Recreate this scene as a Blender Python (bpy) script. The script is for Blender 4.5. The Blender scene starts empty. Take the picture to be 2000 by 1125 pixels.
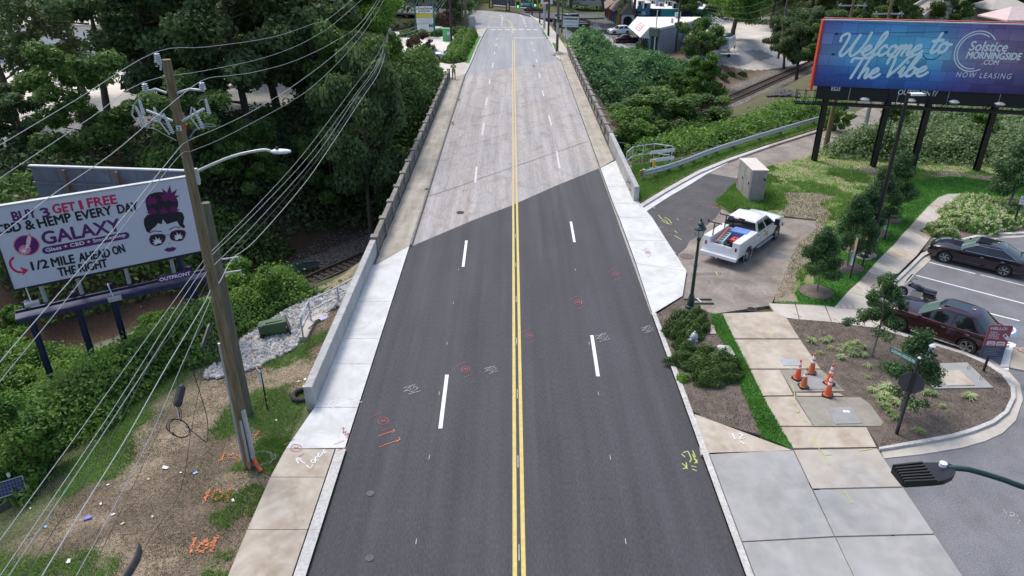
import bpy,bmesh,math,random
import numpy as np
from mathutils import Vector,Matrix
random.seed(7);rng=np.random.default_rng(7)
R=math.radians
S=bpy.context.scene
COL=S.collection
# camera, light
H=16.0;TH=R(26.8);FPX=1400.0
cam=bpy.data.cameras.new('camera');camo=bpy.data.objects.new('camera',cam);COL.objects.link(camo)
camo.location=(0,0,H);camo.rotation_euler=(R(90)-TH,0,0)
cam.sensor_width=36;cam.lens=36*FPX/2000;cam.clip_end=3000;cam.clip_start=.1
S.camera=camo
SUN_EL,SUN_AZ=R(58),R(-38)
w=bpy.data.worlds.new('World');S.world=w;w.use_nodes=True
nt=w.node_tree;bg=nt.nodes['Background'];sk=nt.nodes.new('ShaderNodeTexSky')
sk.sky_type='NISHITA';sk.sun_disc=False;sk.sun_elevation=SUN_EL;sk.sun_rotation=SUN_AZ
sk.air_density=1.0;sk.dust_density=3.0;sk.ozone_density=1.0
nt.links.new(sk.outputs[0],bg.inputs[0]);bg.inputs[1].default_value=0.15
sl=bpy.data.lights.new('sun','SUN');slo=bpy.data.objects.new('sun',sl);COL.objects.link(slo)
sl.energy=1.5;sl.angle=R(20);sl.color=(1,.955,.9)
sd=Vector((math.sin(SUN_AZ)*math.cos(SUN_EL),math.cos(SUN_AZ)*math.cos(SUN_EL),math.sin(SUN_EL)))
slo.rotation_euler=sd.to_track_quat('Z','Y').to_euler();slo.location=(0,0,60)
S.view_settings.view_transform='Standard';S.view_settings.look='None'
S.view_settings.exposure=0.62;S.view_settings.gamma=1;S.view_settings.use_curve_mapping=False
S.render.engine='CYCLES';S.cycles.max_bounces=5;S.cycles.transparent_max_bounces=4
# surveying helpers
ST,CT=math.sin(TH),math.cos(TH)
def ray(px,py):
 u=(px-1000)/FPX;v=(562.5-py)/FPX
 return Vector((u,CT+v*ST,-ST+v*CT))
def G(px,py,z=0.0):
 d=ray(px,py);t=(z-H)/d.z
 return Vector((d.x*t,d.y*t,z))
def GX(px,py,X):
 d=ray(px,py);t=X/d.x
 return Vector((X,d.y*t,H+d.z*t))
def GY(px,py,Y):
 d=ray(px,py);t=Y/d.y
 return Vector((d.x*t,Y,H+d.z*t))
def ptop(base,py):
 v=(562.5-py)/FPX;Y=base[1]
 dz=Y*(ST+v*CT)/(CT-v*ST)*1.0
 return H-dz
# materials
MATS={}
def nodes_of(name):
 m=bpy.data.materials.new(name);m.use_nodes=True
 return m,m.node_tree,m.node_tree.nodes['Principled BSDF']
def M(name,c1,c2=None,scale=3.0,rough=.8,metal=0.0,bump=0.0,bscale=None,c3=None,s3=40.0,f3=.5,world=True,stretch=None,coat=0.0,spec=None,ramp=(.35,.65),detail=6.0):
 """c1..c2 vary by a broad noise, c3 by a fine one; bump gives fine relief."""
 if name in MATS:return MATS[name]
 m,t,b=nodes_of(name);N=t.nodes.new;L=t.links.new
 b.inputs['Roughness'].default_value=rough;b.inputs['Metallic'].default_value=metal
 if coat:b.inputs['Coat Weight'].default_value=coat;b.inputs['Coat Roughness'].default_value=.04
 if spec is not None:b.inputs['Specular IOR Level'].default_value=spec
 b.inputs['Base Color'].default_value=(*c1,1)
 if c2 or c3 or bump:
  if world:co=N('ShaderNodeNewGeometry').outputs['Position']
  else:co=N('ShaderNodeTexCoord').outputs['Object']
  if stretch:
   mp=N('ShaderNodeMapping');mp.inputs['Scale'].default_value=stretch;L(co,mp.inputs[0]);co=mp.outputs[0]
 col=None
 if c2:
  n=N('ShaderNodeTexNoise');n.inputs['Scale'].default_value=scale;n.inputs['Detail'].default_value=detail
  n.inputs['Roughness'].default_value=.62;L(co,n.inputs['Vector'])
  r=N('ShaderNodeValToRGB');r.color_ramp.elements[0].position=ramp[0];r.color_ramp.elements[1].position=ramp[1]
  r.color_ramp.elements[0].color=(*c1,1);r.color_ramp.elements[1].color=(*c2,1)
  L(n.outputs[0],r.inputs[0]);col=r.outputs[0]
 if c3:
  n3=N('ShaderNodeTexNoise');n3 .inputs['Scale'].default_value=s3;n3 .inputs['Detail'].default_value=3
  L(co,n3 .inputs['Vector'])
  r3=N('ShaderNodeValToRGB');r3 .color_ramp.elements[0].position=.42;r3 .color_ramp.elements[1].position=.68
  L(n3 .outputs[0],r3 .inputs[0])
  mx=N('ShaderNodeMix');mx.data_type='RGBA';ml=N('ShaderNodeMath');ml.operation='MULTIPLY'
  L(r3 .outputs[0],ml.inputs[0]);ml.inputs[1].default_value=f3;L(ml.outputs[0],mx.inputs[0])
  if col:L(col,mx.inputs[6])
  else:mx.inputs[6].default_value=(*c1,1)
  mx.inputs[7].default_value=(*c3,1);col=mx.outputs[2]
 if col:L(col,b.inputs['Base Color'])
 if bump:
  nb=N('ShaderNodeTexNoise');nb.inputs['Scale'].default_value=bscale or s3;nb.inputs['Detail'].default_value=5
  L(co,nb.inputs['Vector']);bp=N('ShaderNodeBump');bp.inputs['Strength'].default_value=min(1,bump*2)
  bp.inputs['Distance'].default_value=bump*.06;L(nb.outputs[0],bp.inputs['Height']);L(bp.outputs[0],b.inputs['Normal'])
 MATS[name]=m;return m
def leafmat(name,dark,light,trans=.25,hue=None):
 m,t,b=nodes_of(name);N=t.nodes.new;L=t.links.new
 g=N('ShaderNodeNewGeometry');n=N('ShaderNodeTexNoise');n.inputs['Scale'].default_value=.8;n.inputs['Detail'].default_value=3
 L(g.outputs['Position'],n.inputs['Vector'])
 a=N('ShaderNodeMath');a.operation='MULTIPLY_ADD';a.inputs[1].default_value=.42;L(g.outputs['Random Per Island'],a.inputs[0]);n.inputs['Detail'].default_value=4;n.inputs['Scale'].default_value=.55;q=N('ShaderNodeMath');q.operation='MULTIPLY';q.inputs[1].default_value=1.5;L(n.outputs[0],q.inputs[0])
 s=N('ShaderNodeMath');s.operation='SUBTRACT';s.inputs[1].default_value=.55;L(q.outputs[0],s.inputs[0]);L(s.outputs[0],a.inputs[2])
 r=N('ShaderNodeValToRGB');r.color_ramp.elements[0].color=(*dark,1);r.color_ramp.elements[1].color=(*light,1)
 r.color_ramp.elements[0].position=.05;r.color_ramp.elements[1].position=.85
 if hue:
  e=r.color_ramp.elements.new(.97);e.color=(*hue,1)
 L(a.outputs[0],r.inputs[0]);L(r.outputs[0],b.inputs['Base Color'])
 b.inputs['Roughness'].default_value=.55;b.inputs['Specular IOR Level'].default_value=.35
 tr=N('ShaderNodeBsdfTranslucent');L(r.outputs[0],tr.inputs[0])
 mx=N('ShaderNodeMixShader');mx.inputs[0].default_value=trans
 L(b.outputs[0],mx.inputs[1]);L(tr.outputs[0],mx.inputs[2]);L(mx.outputs[0],t.nodes['Material Output'].inputs[0])
 MATS[name]=m;return m
def streak(m,sx,sy,lo,hi,tint=None,pos=(.35,.65),blot=0):
 """long lengthwise bands (wheel paths, stains) multiplied into a pavement's own colour"""
 t=m.node_tree;N=t.nodes.new;L=t.links.new;b=t.nodes['Principled BSDF'];lk=b.inputs['Base Color'].links[0].from_socket
 g=N('ShaderNodeNewGeometry');mp=N('ShaderNodeMapping');mp.inputs['Scale'].default_value=(sx,sy,1);L(g.outputs['Position'],mp.inputs[0])
 n=N('ShaderNodeTexNoise');n.inputs['Scale'].default_value=1;n.inputs['Detail'].default_value=5;n.inputs['Roughness'].default_value=.6;n.inputs['Distortion'].default_value=blot;L(mp.outputs[0],n.inputs['Vector'])
 r=N('ShaderNodeValToRGB');r.color_ramp.elements[0].position,r.color_ramp.elements[1].position=pos;r.color_ramp.elements[0].color=(*lo,1);r.color_ramp.elements[1].color=(*hi,1);L(n.outputs[0],r.inputs[0])
 x=N('ShaderNodeMix');x.data_type='RGBA';x.blend_type='MULTIPLY';x.inputs[0].default_value=1;L(lk,x.inputs[6]);L(r.outputs[0],x.inputs[7]);L(x.outputs[2],b.inputs['Base Color'])
def glassmat(name,c,rough=.03):
 m,t,b=nodes_of(name);b.inputs['Base Color'].default_value=(*c,1);b.inputs['Roughness'].default_value=rough
 b.inputs['Specular IOR Level'].default_value=.9;MATS[name]=m;return m
# mesh helpers
def smoothy(me,ang=35):
 me.polygons.foreach_set('use_smooth',[True]*len(me.polygons))
 try:me.set_sharp_from_angle(angle=R(ang))
 except Exception:pass
class MB:
 def __init__(s):s.v=[];s.f=[];s.m=[];s.mats=[]
 def mi(s,m):
  if m not in s.mats:s.mats.append(m)
  return s.mats.index(m)
 def add(s,vs,fs,m):
  o=len(s.v);s.v+=[tuple(v)for v in vs];k=s.mi(m)
  for f in fs:s.f.append([i+o for i in f]);s.m.append(k)
 def box(s,c,d,m,rz=0,mat=None):
  x,y,z=[q/2 for q in d]
  vs=[Vector((a*x,b*y,e*z))for a in(-1,1)for b in(-1,1)for e in(-1,1)]
  Mx=mat if mat else Matrix.Rotation(rz,3,'Z')
  vs=[Mx@v+Vector(c)for v in vs]
  s.add(vs,[(0,1,3,2),(4,6,7,5),(0,4,5,1),(2,3,7,6),(0,2,6,4),(1,5,7,3)],m)
 def bar(s,a,b,wd,ht,m,up=(0,0,1)):
  a=Vector(a);b=Vector(b);d=(b-a);l=d.length;d.normalize()
  up=Vector(up)
  if abs(d.dot(up))>.99:up=Vector((1,0,0))
  sx=d.cross(up).normalized();u=sx.cross(d)
  Mx=Matrix((d,sx,u)).transposed();s.box((a+b)/2,(l,wd,ht),m,mat=Mx)
 def tube(s,pts,r,m,n=8,cap=True):
  pts=[Vector(p)for p in pts];k=len(pts);rr=r if hasattr(r,'__len__')else[r]*k
  vs=[];px=None
  for i,p in enumerate(pts):
   d=(pts[min(i+1,k-1)]-pts[max(i-1,0)]).normalized()
   if px is None:
    px=d.cross(Vector((0,0,1)));
    if px.length<.05:px=d.cross(Vector((1,0,0)))
   px=(px-d*px.dot(d)).normalized();py=d.cross(px)
   vs+=[p+(px*math.cos(2*math.pi*j/n)+py*math.sin(2*math.pi*j/n))*rr[i]for j in range(n)]
  fs=[(i*n+j,i*n+(j+1)%n,(i+1)*n+(j+1)%n,(i+1)*n+j)for i in range(k-1)for j in range(n)]
  if cap:fs+=[tuple(range(n))[::-1],tuple(range((k-1)*n,k*n))]
  s.add(vs,fs,m)
 def lathe(s,prof,c,m,n=16,axis='Z',cap=True):
  vs=[]
  for r,h in prof:
   for j in range(n):
    a=2*math.pi*j/n;x,y=r*math.cos(a),r*math.sin(a)
    vs.append(Vector((x,y,h)if axis=='Z'else((x,h,y)if axis=='Y'else(h,x,y)))+Vector(c))
  k=len(prof)
  fs=[(i*n+j,i*n+(j+1)%n,(i+1)*n+(j+1)%n,(i+1)*n+j)for i in range(k-1)for j in range(n)]
  if cap:fs+=[tuple(range(n))[::-1],tuple(range((k-1)*n,k*n))]
  s.add(vs,fs,m)
 def prism(s,poly,z0,z1,m):
  n=len(poly);vs=[(p[0],p[1],z0)for p in poly]+[(p[0],p[1],z1)for p in poly]
  s.add(vs,[tuple(range(n))[::-1],tuple(range(n,2*n))]+[(i,(i+1)%n,(i+1)%n+n,i+n)for i in range(n)],m)
 def loft(s,rings,m,cap=True,closed=True):
  n=len(rings[0]);vs=[v for r in rings for v in r];k=len(rings)
  rg=range(n)if closed else range(n-1)
  fs=[(i*n+j,i*n+(j+1)%n,(i+1)*n+(j+1)%n,(i+1)*n+j)for i in range(k-1)for j in rg]
  if cap:fs+=[tuple(range(n))[::-1],tuple(range((k-1)*n,k*n))]
  s.add(vs,fs,m)
 def mesh(s,name,smooth=None):
  me=bpy.data.meshes.new(name);me.from_pydata(s.v,[],s.f)
  for m in s.mats:me.materials.append(m)
  me.polygons.foreach_set('material_index',s.m);me.update()
  bm=bmesh.new();bm.from_mesh(me);bmesh.ops.recalc_face_normals(bm,faces=bm.faces);bm.to_mesh(me);bm.free()
  if smooth:smoothy(me,smooth)
  return me
 def build(s,name,parent=None,smooth=None,**k):
  return obj(name,s.mesh(name,smooth),parent,**k)
def obj(name,me,parent=None,label=None,cat=None,group=None,kind=None,loc=None):
 o=bpy.data.objects.new(name,me);COL.objects.link(o)
 if parent:o.parent=parent
 if loc is not None:o.location=loc
 if label:o['label']=label
 if cat:o['category']=cat
 if group:o['group']=group
 if kind:o['kind']=kind
 return o
def thing(name,label,cat,loc=(0,0,0),rz=0,group=None,kind=None):
 o=bpy.data.objects.new(name,None);COL.objects.link(o);o.location=loc;o.rotation_euler=(0,0,rz)
 o.empty_display_size=.2
 if label:o['label']=label
 if cat:o['category']=cat
 if group:o['group']=group
 if kind:o['kind']=kind
 return o
def dup(root,loc,rz=0,label=None,scale=None):
 kids={}
 for o in bpy.data.objects:
  if o.parent:kids.setdefault(o.parent.name,[]).append(o)
 def rec(o,par):
  c=o.copy();COL.objects.link(c);c.parent=par
  for q in kids.get(o.name,[]):rec(q,c)
  return c
 r=rec(root,None);r.location=loc;r.rotation_euler=(0,0,rz)
 if label:r['label']=label
 if scale:r.scale=scale if hasattr(scale,'__len__')else(scale,)*3
 return r
def fast(name,V,F,mats,midx=None,smooth=False):
 V=np.asarray(V,dtype=np.float32);F=np.asarray(F,dtype=np.int32);k=F.shape[1]
 me=bpy.data.meshes.new(name);me.vertices.add(len(V));me.vertices.foreach_set('co',V.ravel())
 me.loops.add(F.size);me.loops.foreach_set('vertex_index',F.ravel())
 me.polygons.add(len(F));me.polygons.foreach_set('loop_start',np.arange(0,F.size,k,dtype=np.int32))
 for m in(mats if isinstance(mats,(list,tuple))else[mats]):me.materials.append(m)
 if midx is not None:me.polygons.foreach_set('material_index',np.asarray(midx,dtype=np.int32))
 if smooth:me.polygons.foreach_set('use_smooth',np.ones(len(F),dtype=bool))
 me.update(calc_edges=True);return me
def vn(x,y,sc,seed=0):
 x=np.asarray(x,dtype=float)/sc;y=np.asarray(y,dtype=float)/sc
 xi,yi=np.floor(x).astype(np.int64),np.floor(y).astype(np.int64);fx,fy=x-xi,y-yi
 fx=fx*fx*(3-2*fx);fy=fy*fy*(3-2*fy)
 def h(a,b):
  n=(a*374761393+b*668265263+seed*974711)&0x7fffffff
  n=((n^(n>>13))*1274126177)&0x7fffffff
  return((n^(n>>16))&0xffff)/65535.0
 return(h(xi,yi)*(1-fx)+h(xi+1,yi)*fx)*(1-fy)+(h(xi,yi+1)*(1-fx)+h(xi+1,yi+1)*fx)*fy
def fbm(x,y,sc,seed=0):return .55*vn(x,y,sc,seed)+.3*vn(x,y,sc/2.3,seed+1)+.15*vn(x,y,sc/5.1,seed+2)
def inpoly(x,y,poly):
 x=np.asarray(x);y=np.asarray(y);c=np.zeros(x.shape,bool);n=len(poly)
 for i in range(n):
  x1,y1=poly[i][0],poly[i][1];x2,y2=poly[(i+1)%n][0],poly[(i+1)%n][1]
  if y1==y2:continue
  t=((y1>y)!=(y2>y))&(x<(x2-x1)*(y-y1)/(y2-y1)+x1);c^=t
 return c
def leaves(C,size,up=.35,out=None,aspect=.55,jit=.35):
 """one folded diamond leaf per centre; returns verts, faces (2 tris as one quad)"""
 n=len(C);a=rng.normal(size=(n,3))
 if out is not None:a=a*.75+out
 a[:,2]+=up;a/=np.linalg.norm(a,axis=1,keepdims=True)+1e-9
 b=rng.normal(size=(n,3));b-=a*(a*b).sum(1,keepdims=True);b/=np.linalg.norm(b,axis=1,keepdims=True)+1e-9
 c=np.cross(a,b);s=size*(1+jit*rng.uniform(-1,1,(n,1)))
 V=np.stack([C-b*s,C-c*s*aspect+a*s*.12,C+b*s,C+c*s*aspect+a*s*.12],1).reshape(-1,3)
 F=np.arange(4*n).reshape(-1,4);return V,F
def polyline_ribbon(mb,pts,wd,m,z=.0,frame=None,step=.00004,taper=False):
 """flat stroke; frame maps (u,v,h)->3D"""
 fr=frame or(lambda u,v,h:Vector((u,v,h)))
 k=len(pts);L_,R_=[],[]
 for i,p in enumerate(pts):
  a=pts[max(i-1,0)];b=pts[min(i+1,k-1)];dx,dy=b[0]-a[0],b[1]-a[1];l=math.hypot(dx,dy)or 1
  ww=wd*(.5 if not taper else .5*(.55+.45*math.sin(math.pi*i/max(1,k-1))))
  nx,ny=-dy/l*ww,dx/l*ww;h=z+step*i
  L_.append(fr(p[0]+nx,p[1]+ny,h));R_.append(fr(p[0]-nx,p[1]-ny,h))
 mb.add(L_+R_,[(i,i+1,k+i+1,k+i)for i in range(k-1)],m)
def cr(pts,n=6):
 out=[];P=[pts[0]]+list(pts)+[pts[-1]]
 for i in range(1,len(P)-2):
  for j in range(n):
   t=j/n
   out.append(tuple(.5*((2*P[i][q])+(-P[i-1][q]+P[i+1][q])*t+(2*P[i-1][q]-5*P[i][q]+4*P[i+1][q]-P[i+2][q])*t*t+(-P[i-1][q]+3*P[i][q]-3*P[i+1][q]+P[i+2][q])*t**3)for q in range(len(pts[0]))))
 out.append(tuple(pts[-1]));return out
class Plane:
 def __init__(s,O,Rv,Uv):
  s.O=Vector(O);s.R=Vector(Rv).normalized();s.U=Vector(Uv);s.U=(s.U-s.R*s.U.dot(s.R)).normalized();s.N=s.R.cross(s.U)
 def p(s,u,v,h=0):return s.O+s.R*u+s.U*v+s.N*h
 def uv(s,px,py):
  d=ray(px,py);C=Vector((0,0,H));t=(s.O-C).dot(s.N)/d.dot(s.N);q=C+d*t-s.O
  return q.dot(s.R),q.dot(s.U)
def rawtext(t,bold=0.0,shear=0.0,spacing=1.0):
 cu=bpy.data.curves.new('t','FONT');cu.body=t;cu.offset=bold;cu.shear=shear;cu.space_character=spacing
 cu.resolution_u=3;o=bpy.data.objects.new('t',cu);me=bpy.data.meshes.new_from_object(o)
 V=[v.co.copy()for v in me.vertices];F=[tuple(p.vertices)for p in me.polygons]
 bpy.data.objects.remove(o);bpy.data.curves.remove(cu);bpy.data.meshes.remove(me);return V,F
def fit_text(mb,pl,t,u0,u1,v0,v1,m,h=.012,bold=.02,shear=0,spacing=1.0):
 V,F=rawtext(t,0,shear,spacing)
 if not V:return
 cb=bold;bold=0
 x0=min(v.x for v in V);x1=max(v.x for v in V);y0=min(v.y for v in V);y1=max(v.y for v in V)
 d=cb*(v1-v0)*1.5
 for k,(a,c)in enumerate(((0,0),(-d,0),(d,0),(0,d),(0,-d))if cb>.012 else((0,0),)):
  mb.add([pl.p(u0+a+(v.x-x0)/(x1-x0)*(u1-u0),v0+c+(v.y-y0)/(y1-y0)*(v1-v0),h+k*.0007)for v in V],F,m)
def flat(mb,pl,pts,m,h=.01):
 mb.add([pl.p(a,b,h)for a,b in pts],[tuple(range(len(pts)))],m)
def disc(pts_c,r,n=24,ry=None,a0=0):
 return[(pts_c[0]+r*math.cos(a0+2*math.pi*i/n),pts_c[1]+(ry or r)*math.sin(a0+2*math.pi*i/n))for i in range(n)]
def evalmesh(o,name):
 bpy.context.view_layer.update();dg=bpy.context.evaluated_depsgraph_get()
 return bpy.data.meshes.new_from_object(o.evaluated_get(dg))
def skinmesh(name,pts,edges,radii,mats,sub=1):
 me=bpy.data.meshes.new(name);me.from_pydata(pts,edges,[])
 o=bpy.data.objects.new(name,me);COL.objects.link(o);o.modifiers.new('s','SKIN')
 for i,r in enumerate(radii):me.skin_vertices[0].data[i].radius=(r,r)
 me.skin_vertices[0].data[0].use_root=True
 if sub:q=o.modifiers.new('b','SUBSURF');q.levels=sub
 m2=evalmesh(o,name);bpy.data.objects.remove(o);m2 .materials.clear()
 for m in mats:m2 .materials.append(m)
 smoothy(m2,80);return m2
# palette
asphalt_new=M('asphalt_new',(.040,.041,.047),(.052,.053,.060),scale=.35,rough=.85,bump=.25,bscale=60,c3=(.085,.087,.094),s3=26,f3=.55,stretch=(1,.22,1))
asphalt_old=M('asphalt_old',(.32,.318,.322),(.41,.375,.345),scale=.5,rough=.9,bump=.2,bscale=50,c3=(.22,.215,.22),s3=9,f3=.5,stretch=(1,.16,1),ramp=(.3,.7))
asphalt_far=M('asphalt_far',(.28,.29,.305),(.34,.345,.355),scale=.3,rough=.9,c3=(.17,.175,.18),s3=6,f3=.4,stretch=(1,.2,1))
asphalt_lot=M('asphalt_lot',(.125,.128,.138),(.165,.167,.178),scale=.5,rough=.9,bump=.3,bscale=45,c3=(.27,.27,.28),s3=22,f3=.6)
asphalt_dark=M('asphalt_dark',(.06,.062,.07),(.11,.11,.115),scale=.3,rough=.9,c3=(.2,.2,.2),s3=8,f3=.35)
asphalt_patch=M('asphalt_patch',(.05,.05,.054),(.085,.084,.086),scale=.7,rough=.9,bump=.3,bscale=50,c3=(.12,.115,.11),s3=12,f3=.5)
drive_old=M('driveway_aged',(.20,.175,.15),(.31,.275,.24),scale=.5,rough=.9,bump=.3,bscale=30,c3=(.13,.12,.11),s3=7,f3=.45)
conc_new=M('concrete_new',(.53,.54,.54),(.62,.63,.62),scale=.8,rough=.8,c3=(.46,.46,.45),s3=9,f3=.3)
conc_wall=M('concrete_wall',(.33,.335,.335),(.43,.43,.425),scale=1.1,rough=.8,c3=(.27,.27,.27),s3=5,f3=.5,stretch=(1,1,.5))
conc_old=M('concrete_aged',(.19,.175,.15),(.30,.28,.245),scale=1.6,rough=.9,bump=.4,bscale=20,c3=(.09,.085,.075),s3=11,f3=.7)
walk_old=M('walk_aged',(.33,.30,.25),(.43,.395,.335),scale=.9,rough=.9,bump=.1,bscale=40,c3=(.27,.25,.21),s3=7,f3=.5)
walk_tan=M('walk_tan',(.35,.29,.225),(.47,.42,.35),scale=.7,rough=.85,c3=(.50,.46,.39),s3=3,f3=.5)
walk_grey=M('walk_grey',(.25,.258,.262),(.34,.338,.328),scale=.33,rough=.85,c3=(.38,.37,.35),s3=2.1,f3=.45)
walk_mix=M('walk_mixed',(.30,.29,.27),(.42,.37,.30),scale=.4,rough=.85,c3=(.46,.44,.41),s3=2.3,f3=.5)
walk_pale=M('walk_pale',(.42,.39,.34),(.52,.48,.42),scale=.6,rough=.85,c3=(.36,.33,.28),s3=4,f3=.4)
curb_m=M('kerb_concrete',(.46,.45,.42),(.58,.57,.54),scale=1.5,rough=.85,c3=(.3,.29,.27),s3=9,f3=.55)
pad_m=M('pad_concrete',(.22,.205,.165),(.29,.27,.22),scale=1.2,rough=.85,c3=(.33,.32,.28),s3=6,f3=.4)
steel_pl=M('vault_lid',(.25,.25,.245),(.31,.31,.31),scale=2,rough=.6)
joint_m=M('joint_dark',(.13,.115,.10))
lot_white=M('pale_lot',(.60,.56,.50),(.74,.70,.64),scale=.12,rough=.9,c3=(.5,.46,.41),s3=.7,f3=.4)
mulch_m=M('mulch',(.085,.063,.050),(.17,.135,.108),scale=2.2,rough=1,bump=1,bscale=22,c3=(.30,.26,.22),s3=34,f3=.5)
lawn_m=M('lawn',(.04,.17,.02),(.075,.25,.035),scale=2.0,rough=.9,bump=.8,bscale=30,c3=(.11,.30,.05),s3=16,f3=.5)
rough_m=M('rough_grass_ground',(.09,.20,.03),(.20,.28,.08),scale=.8,rough=1,bump=1,bscale=18,c3=(.36,.30,.21),s3=1.1,f3=.85)
straw_m=M('straw_ground',(.24,.19,.14),(.36,.30,.23),scale=1.2,rough=1,bump=1,bscale=22,c3=(.36,.31,.24),s3=20,f3=.6)
ballast_m=M('ballast',(.20,.185,.165),(.34,.32,.29),scale=1.5,rough=1,bump=1,bscale=14,c3=(.10,.09,.08),s3=9,f3=.8)
white_p=M('paint_white',(.78,.79,.79),(.62,.63,.63),scale=6,rough=.7,ramp=(.5,.8))
white_old=M('paint_white_worn',(.72,.71,.69),(.36,.35,.34),scale=9,rough=.8,ramp=(.4,.62))
yellow_p=M('paint_yellow',(.62,.50,.16),(.52,.41,.13),scale=5,rough=.75)
yellow_old=M('paint_yellow_worn',(.58,.47,.22),(.45,.38,.22),scale=7,rough=.85)
spray_w=M('spray_white',(.50,.50,.51),(.12,.12,.125),scale=14,ramp=(.42,.62))
spray_r=M('spray_red',(.40,.09,.10),(.12,.06,.065),scale=9,ramp=(.5,.75))
spray_o=M('spray_orange',(.62,.20,.08),(.30,.14,.08),scale=8,ramp=(.5,.75))
spray_y=M('spray_yellow',(.46,.52,.16),(.26,.28,.12),scale=9,ramp=(.5,.75))
wood_pole=M('pole_timber',(.17,.125,.065),(.26,.20,.12),scale=3,rough=.9,bump=.3,bscale=8,c3=(.08,.06,.035),s3=5,f3=.7,stretch=(4,4,.35))
wood_old=M('pole_timber_old',(.115,.105,.075),(.19,.18,.14),scale=3,rough=.95,bump=.3,bscale=8,c3=(.05,.05,.035),s3=6,f3=.6,stretch=(4,4,.35))
wood_dark=M('pole_timber_dark',(.045,.038,.032),(.09,.075,.06),scale=2,rough=.95,stretch=(3,3,.4))
galv=M('galvanised',(.44,.46,.48),(.54,.56,.58),scale=5,rough=.45,metal=.25)
steel_g=M('grey_metal',(.36,.38,.41),(.44,.46,.48),scale=4,rough=.5,metal=.3)
porcelain=M('porcelain_grey',(.50,.53,.58),rough=.25)
black_m=M('black_paint',(.012,.012,.014),(.02,.02,.022),scale=3,rough=.35)
black_mt=M('black_matte',(.018,.018,.02),rough=.75)
rubber=M('rubber',(.02,.02,.021),(.035,.034,.033),scale=12,rough=.85)
wire_w=M('bare_conductor',(.40,.42,.43),rough=.5,metal=.2)
wire_g=M('grey_cable',(.26,.28,.30),rough=.5)
wire_b=M('black_cable',(.02,.022,.026),rough=.5)
orange_m=M('cone_orange',(.83,.125,.04),(.72,.10,.035),scale=4,rough=.5)
orange_dull=M('cone_orange_faded',(.62,.17,.06),(.50,.14,.06),scale=4,rough=.65)
refl_w=M('reflective_white',(.80,.80,.82),rough=.35)
dark_green=M('dark_green_paint',(.012,.035,.034),(.02,.05,.048),scale=4,rough=.4)
teal_m=M('teal_steel',(.03,.13,.12),rough=.5)
red_m=M('red_paint',(.55,.05,.03),rough=.5)
rust_m=M('rusty_rail',(.11,.065,.045),(.2,.12,.08),scale=3,rough=.8)
railtop=M('rail_polished',(.45,.44,.43),rough=.35,metal=.8)
tie_m=M('tie_timber',(.075,.055,.042),(.15,.115,.09),scale=3,rough=.95)
bark=M('bark',(.07,.055,.045),(.13,.105,.085),scale=4,rough=1,bump=.8,bscale=9,stretch=(3,3,.6))
bark_l=M('bark_pale',(.17,.15,.125),(.25,.225,.19),scale=4,rough=1,stretch=(3,3,.6))
white_v=M('vehicle_white',(.72,.73,.75),rough=.28,coat=.7)
silver_v=M('vehicle_silver',(.52,.53,.55),rough=.3,coat=.7,metal=.3)
maroon_v=M('vehicle_maroon',(.055,.021,.032),rough=.24,coat=1,metal=.9)
plum_v=M('vehicle_plum_black',(.042,.031,.042),rough=.22,coat=1,metal=.9)
black_v=M('vehicle_black',(.012,.013,.017),rough=.25,coat=1)
glass_d=glassmat('glass_dark',(.012,.015,.018));glass_g=glassmat('glass_green',(.10,.16,.145))
glass_b=glassmat('glass_blue',(.02,.03,.06))
lamp_r=M('tail_lamp',(.30,.012,.015),rough=.15);lamp_w=M('head_lamp',(.60,.62,.65),rough=.1,spec=.8);lamp_o=M('amber_lamp',(.7,.25,.03),rough=.2)
chrome=M('chrome',(.62,.63,.65),rough=.15,metal=1.0)
alloy=M('alloy_rim',(.48,.49,.51),rough=.25,metal=.9)
white_pl=M('white_board',(.70,.71,.74),rough=.6)
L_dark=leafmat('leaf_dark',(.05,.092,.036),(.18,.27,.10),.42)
L_mid=leafmat('leaf_mid',(.055,.115,.024),(.19,.31,.075),.4)
L_bright=leafmat('leaf_bright',(.09,.19,.025),(.27,.46,.08),trans=.45)
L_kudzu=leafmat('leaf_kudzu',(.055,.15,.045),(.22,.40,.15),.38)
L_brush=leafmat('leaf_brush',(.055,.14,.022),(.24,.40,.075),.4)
L_oak=leafmat('leaf_oak',(.03,.085,.028),(.12,.22,.075),.36)
L_box=leafmat('leaf_shrub',(.045,.095,.02),(.15,.23,.06),hue=(.35,.22,.16))
L_reed=leafmat('leaf_reed',(.10,.17,.06),(.32,.42,.20),.35)
L_myrtle=leafmat('leaf_myrtle',(.06,.06,.03),(.22,.08,.07))
L_lirio=leafmat('leaf_variegated',(.16,.27,.08),(.6,.68,.36),.35)
L_hyd=leafmat('leaf_hydrangea',(.08,.20,.03),(.20,.38,.06),.3)
L_flow=leafmat('flower_lime',(.55,.60,.30),(.85,.86,.58),.3)
L_brown=leafmat('leaf_withered',(.10,.07,.05),(.26,.18,.11))
L_grass=leafmat('grass_blade',(.045,.16,.02),(.12,.33,.05),.4)
L_grassR=leafmat('grass_blade_rough',(.09,.20,.03),(.24,.42,.09),.4)
L_straw=leafmat('straw_blade',(.18,.14,.09),(.42,.36,.26))
streak(asphalt_new,1.5,.035,(.84,.84,.83),(1.2,1.18,1.17));streak(asphalt_new,.35,.12,(.9,.9,.9),(1.1,1.1,1.1))
streak(asphalt_old,1.7,.05,(.82,.79,.76),(1.10,1.11,1.12));streak(asphalt_old,.8,.4,(.80,.75,.70),(1.04,1.04,1.04),pos=(.3,.48),blot=1.0);streak(asphalt_far,1.6,.05,(.88,.87,.86),(1.06,1.06,1.06))
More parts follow.
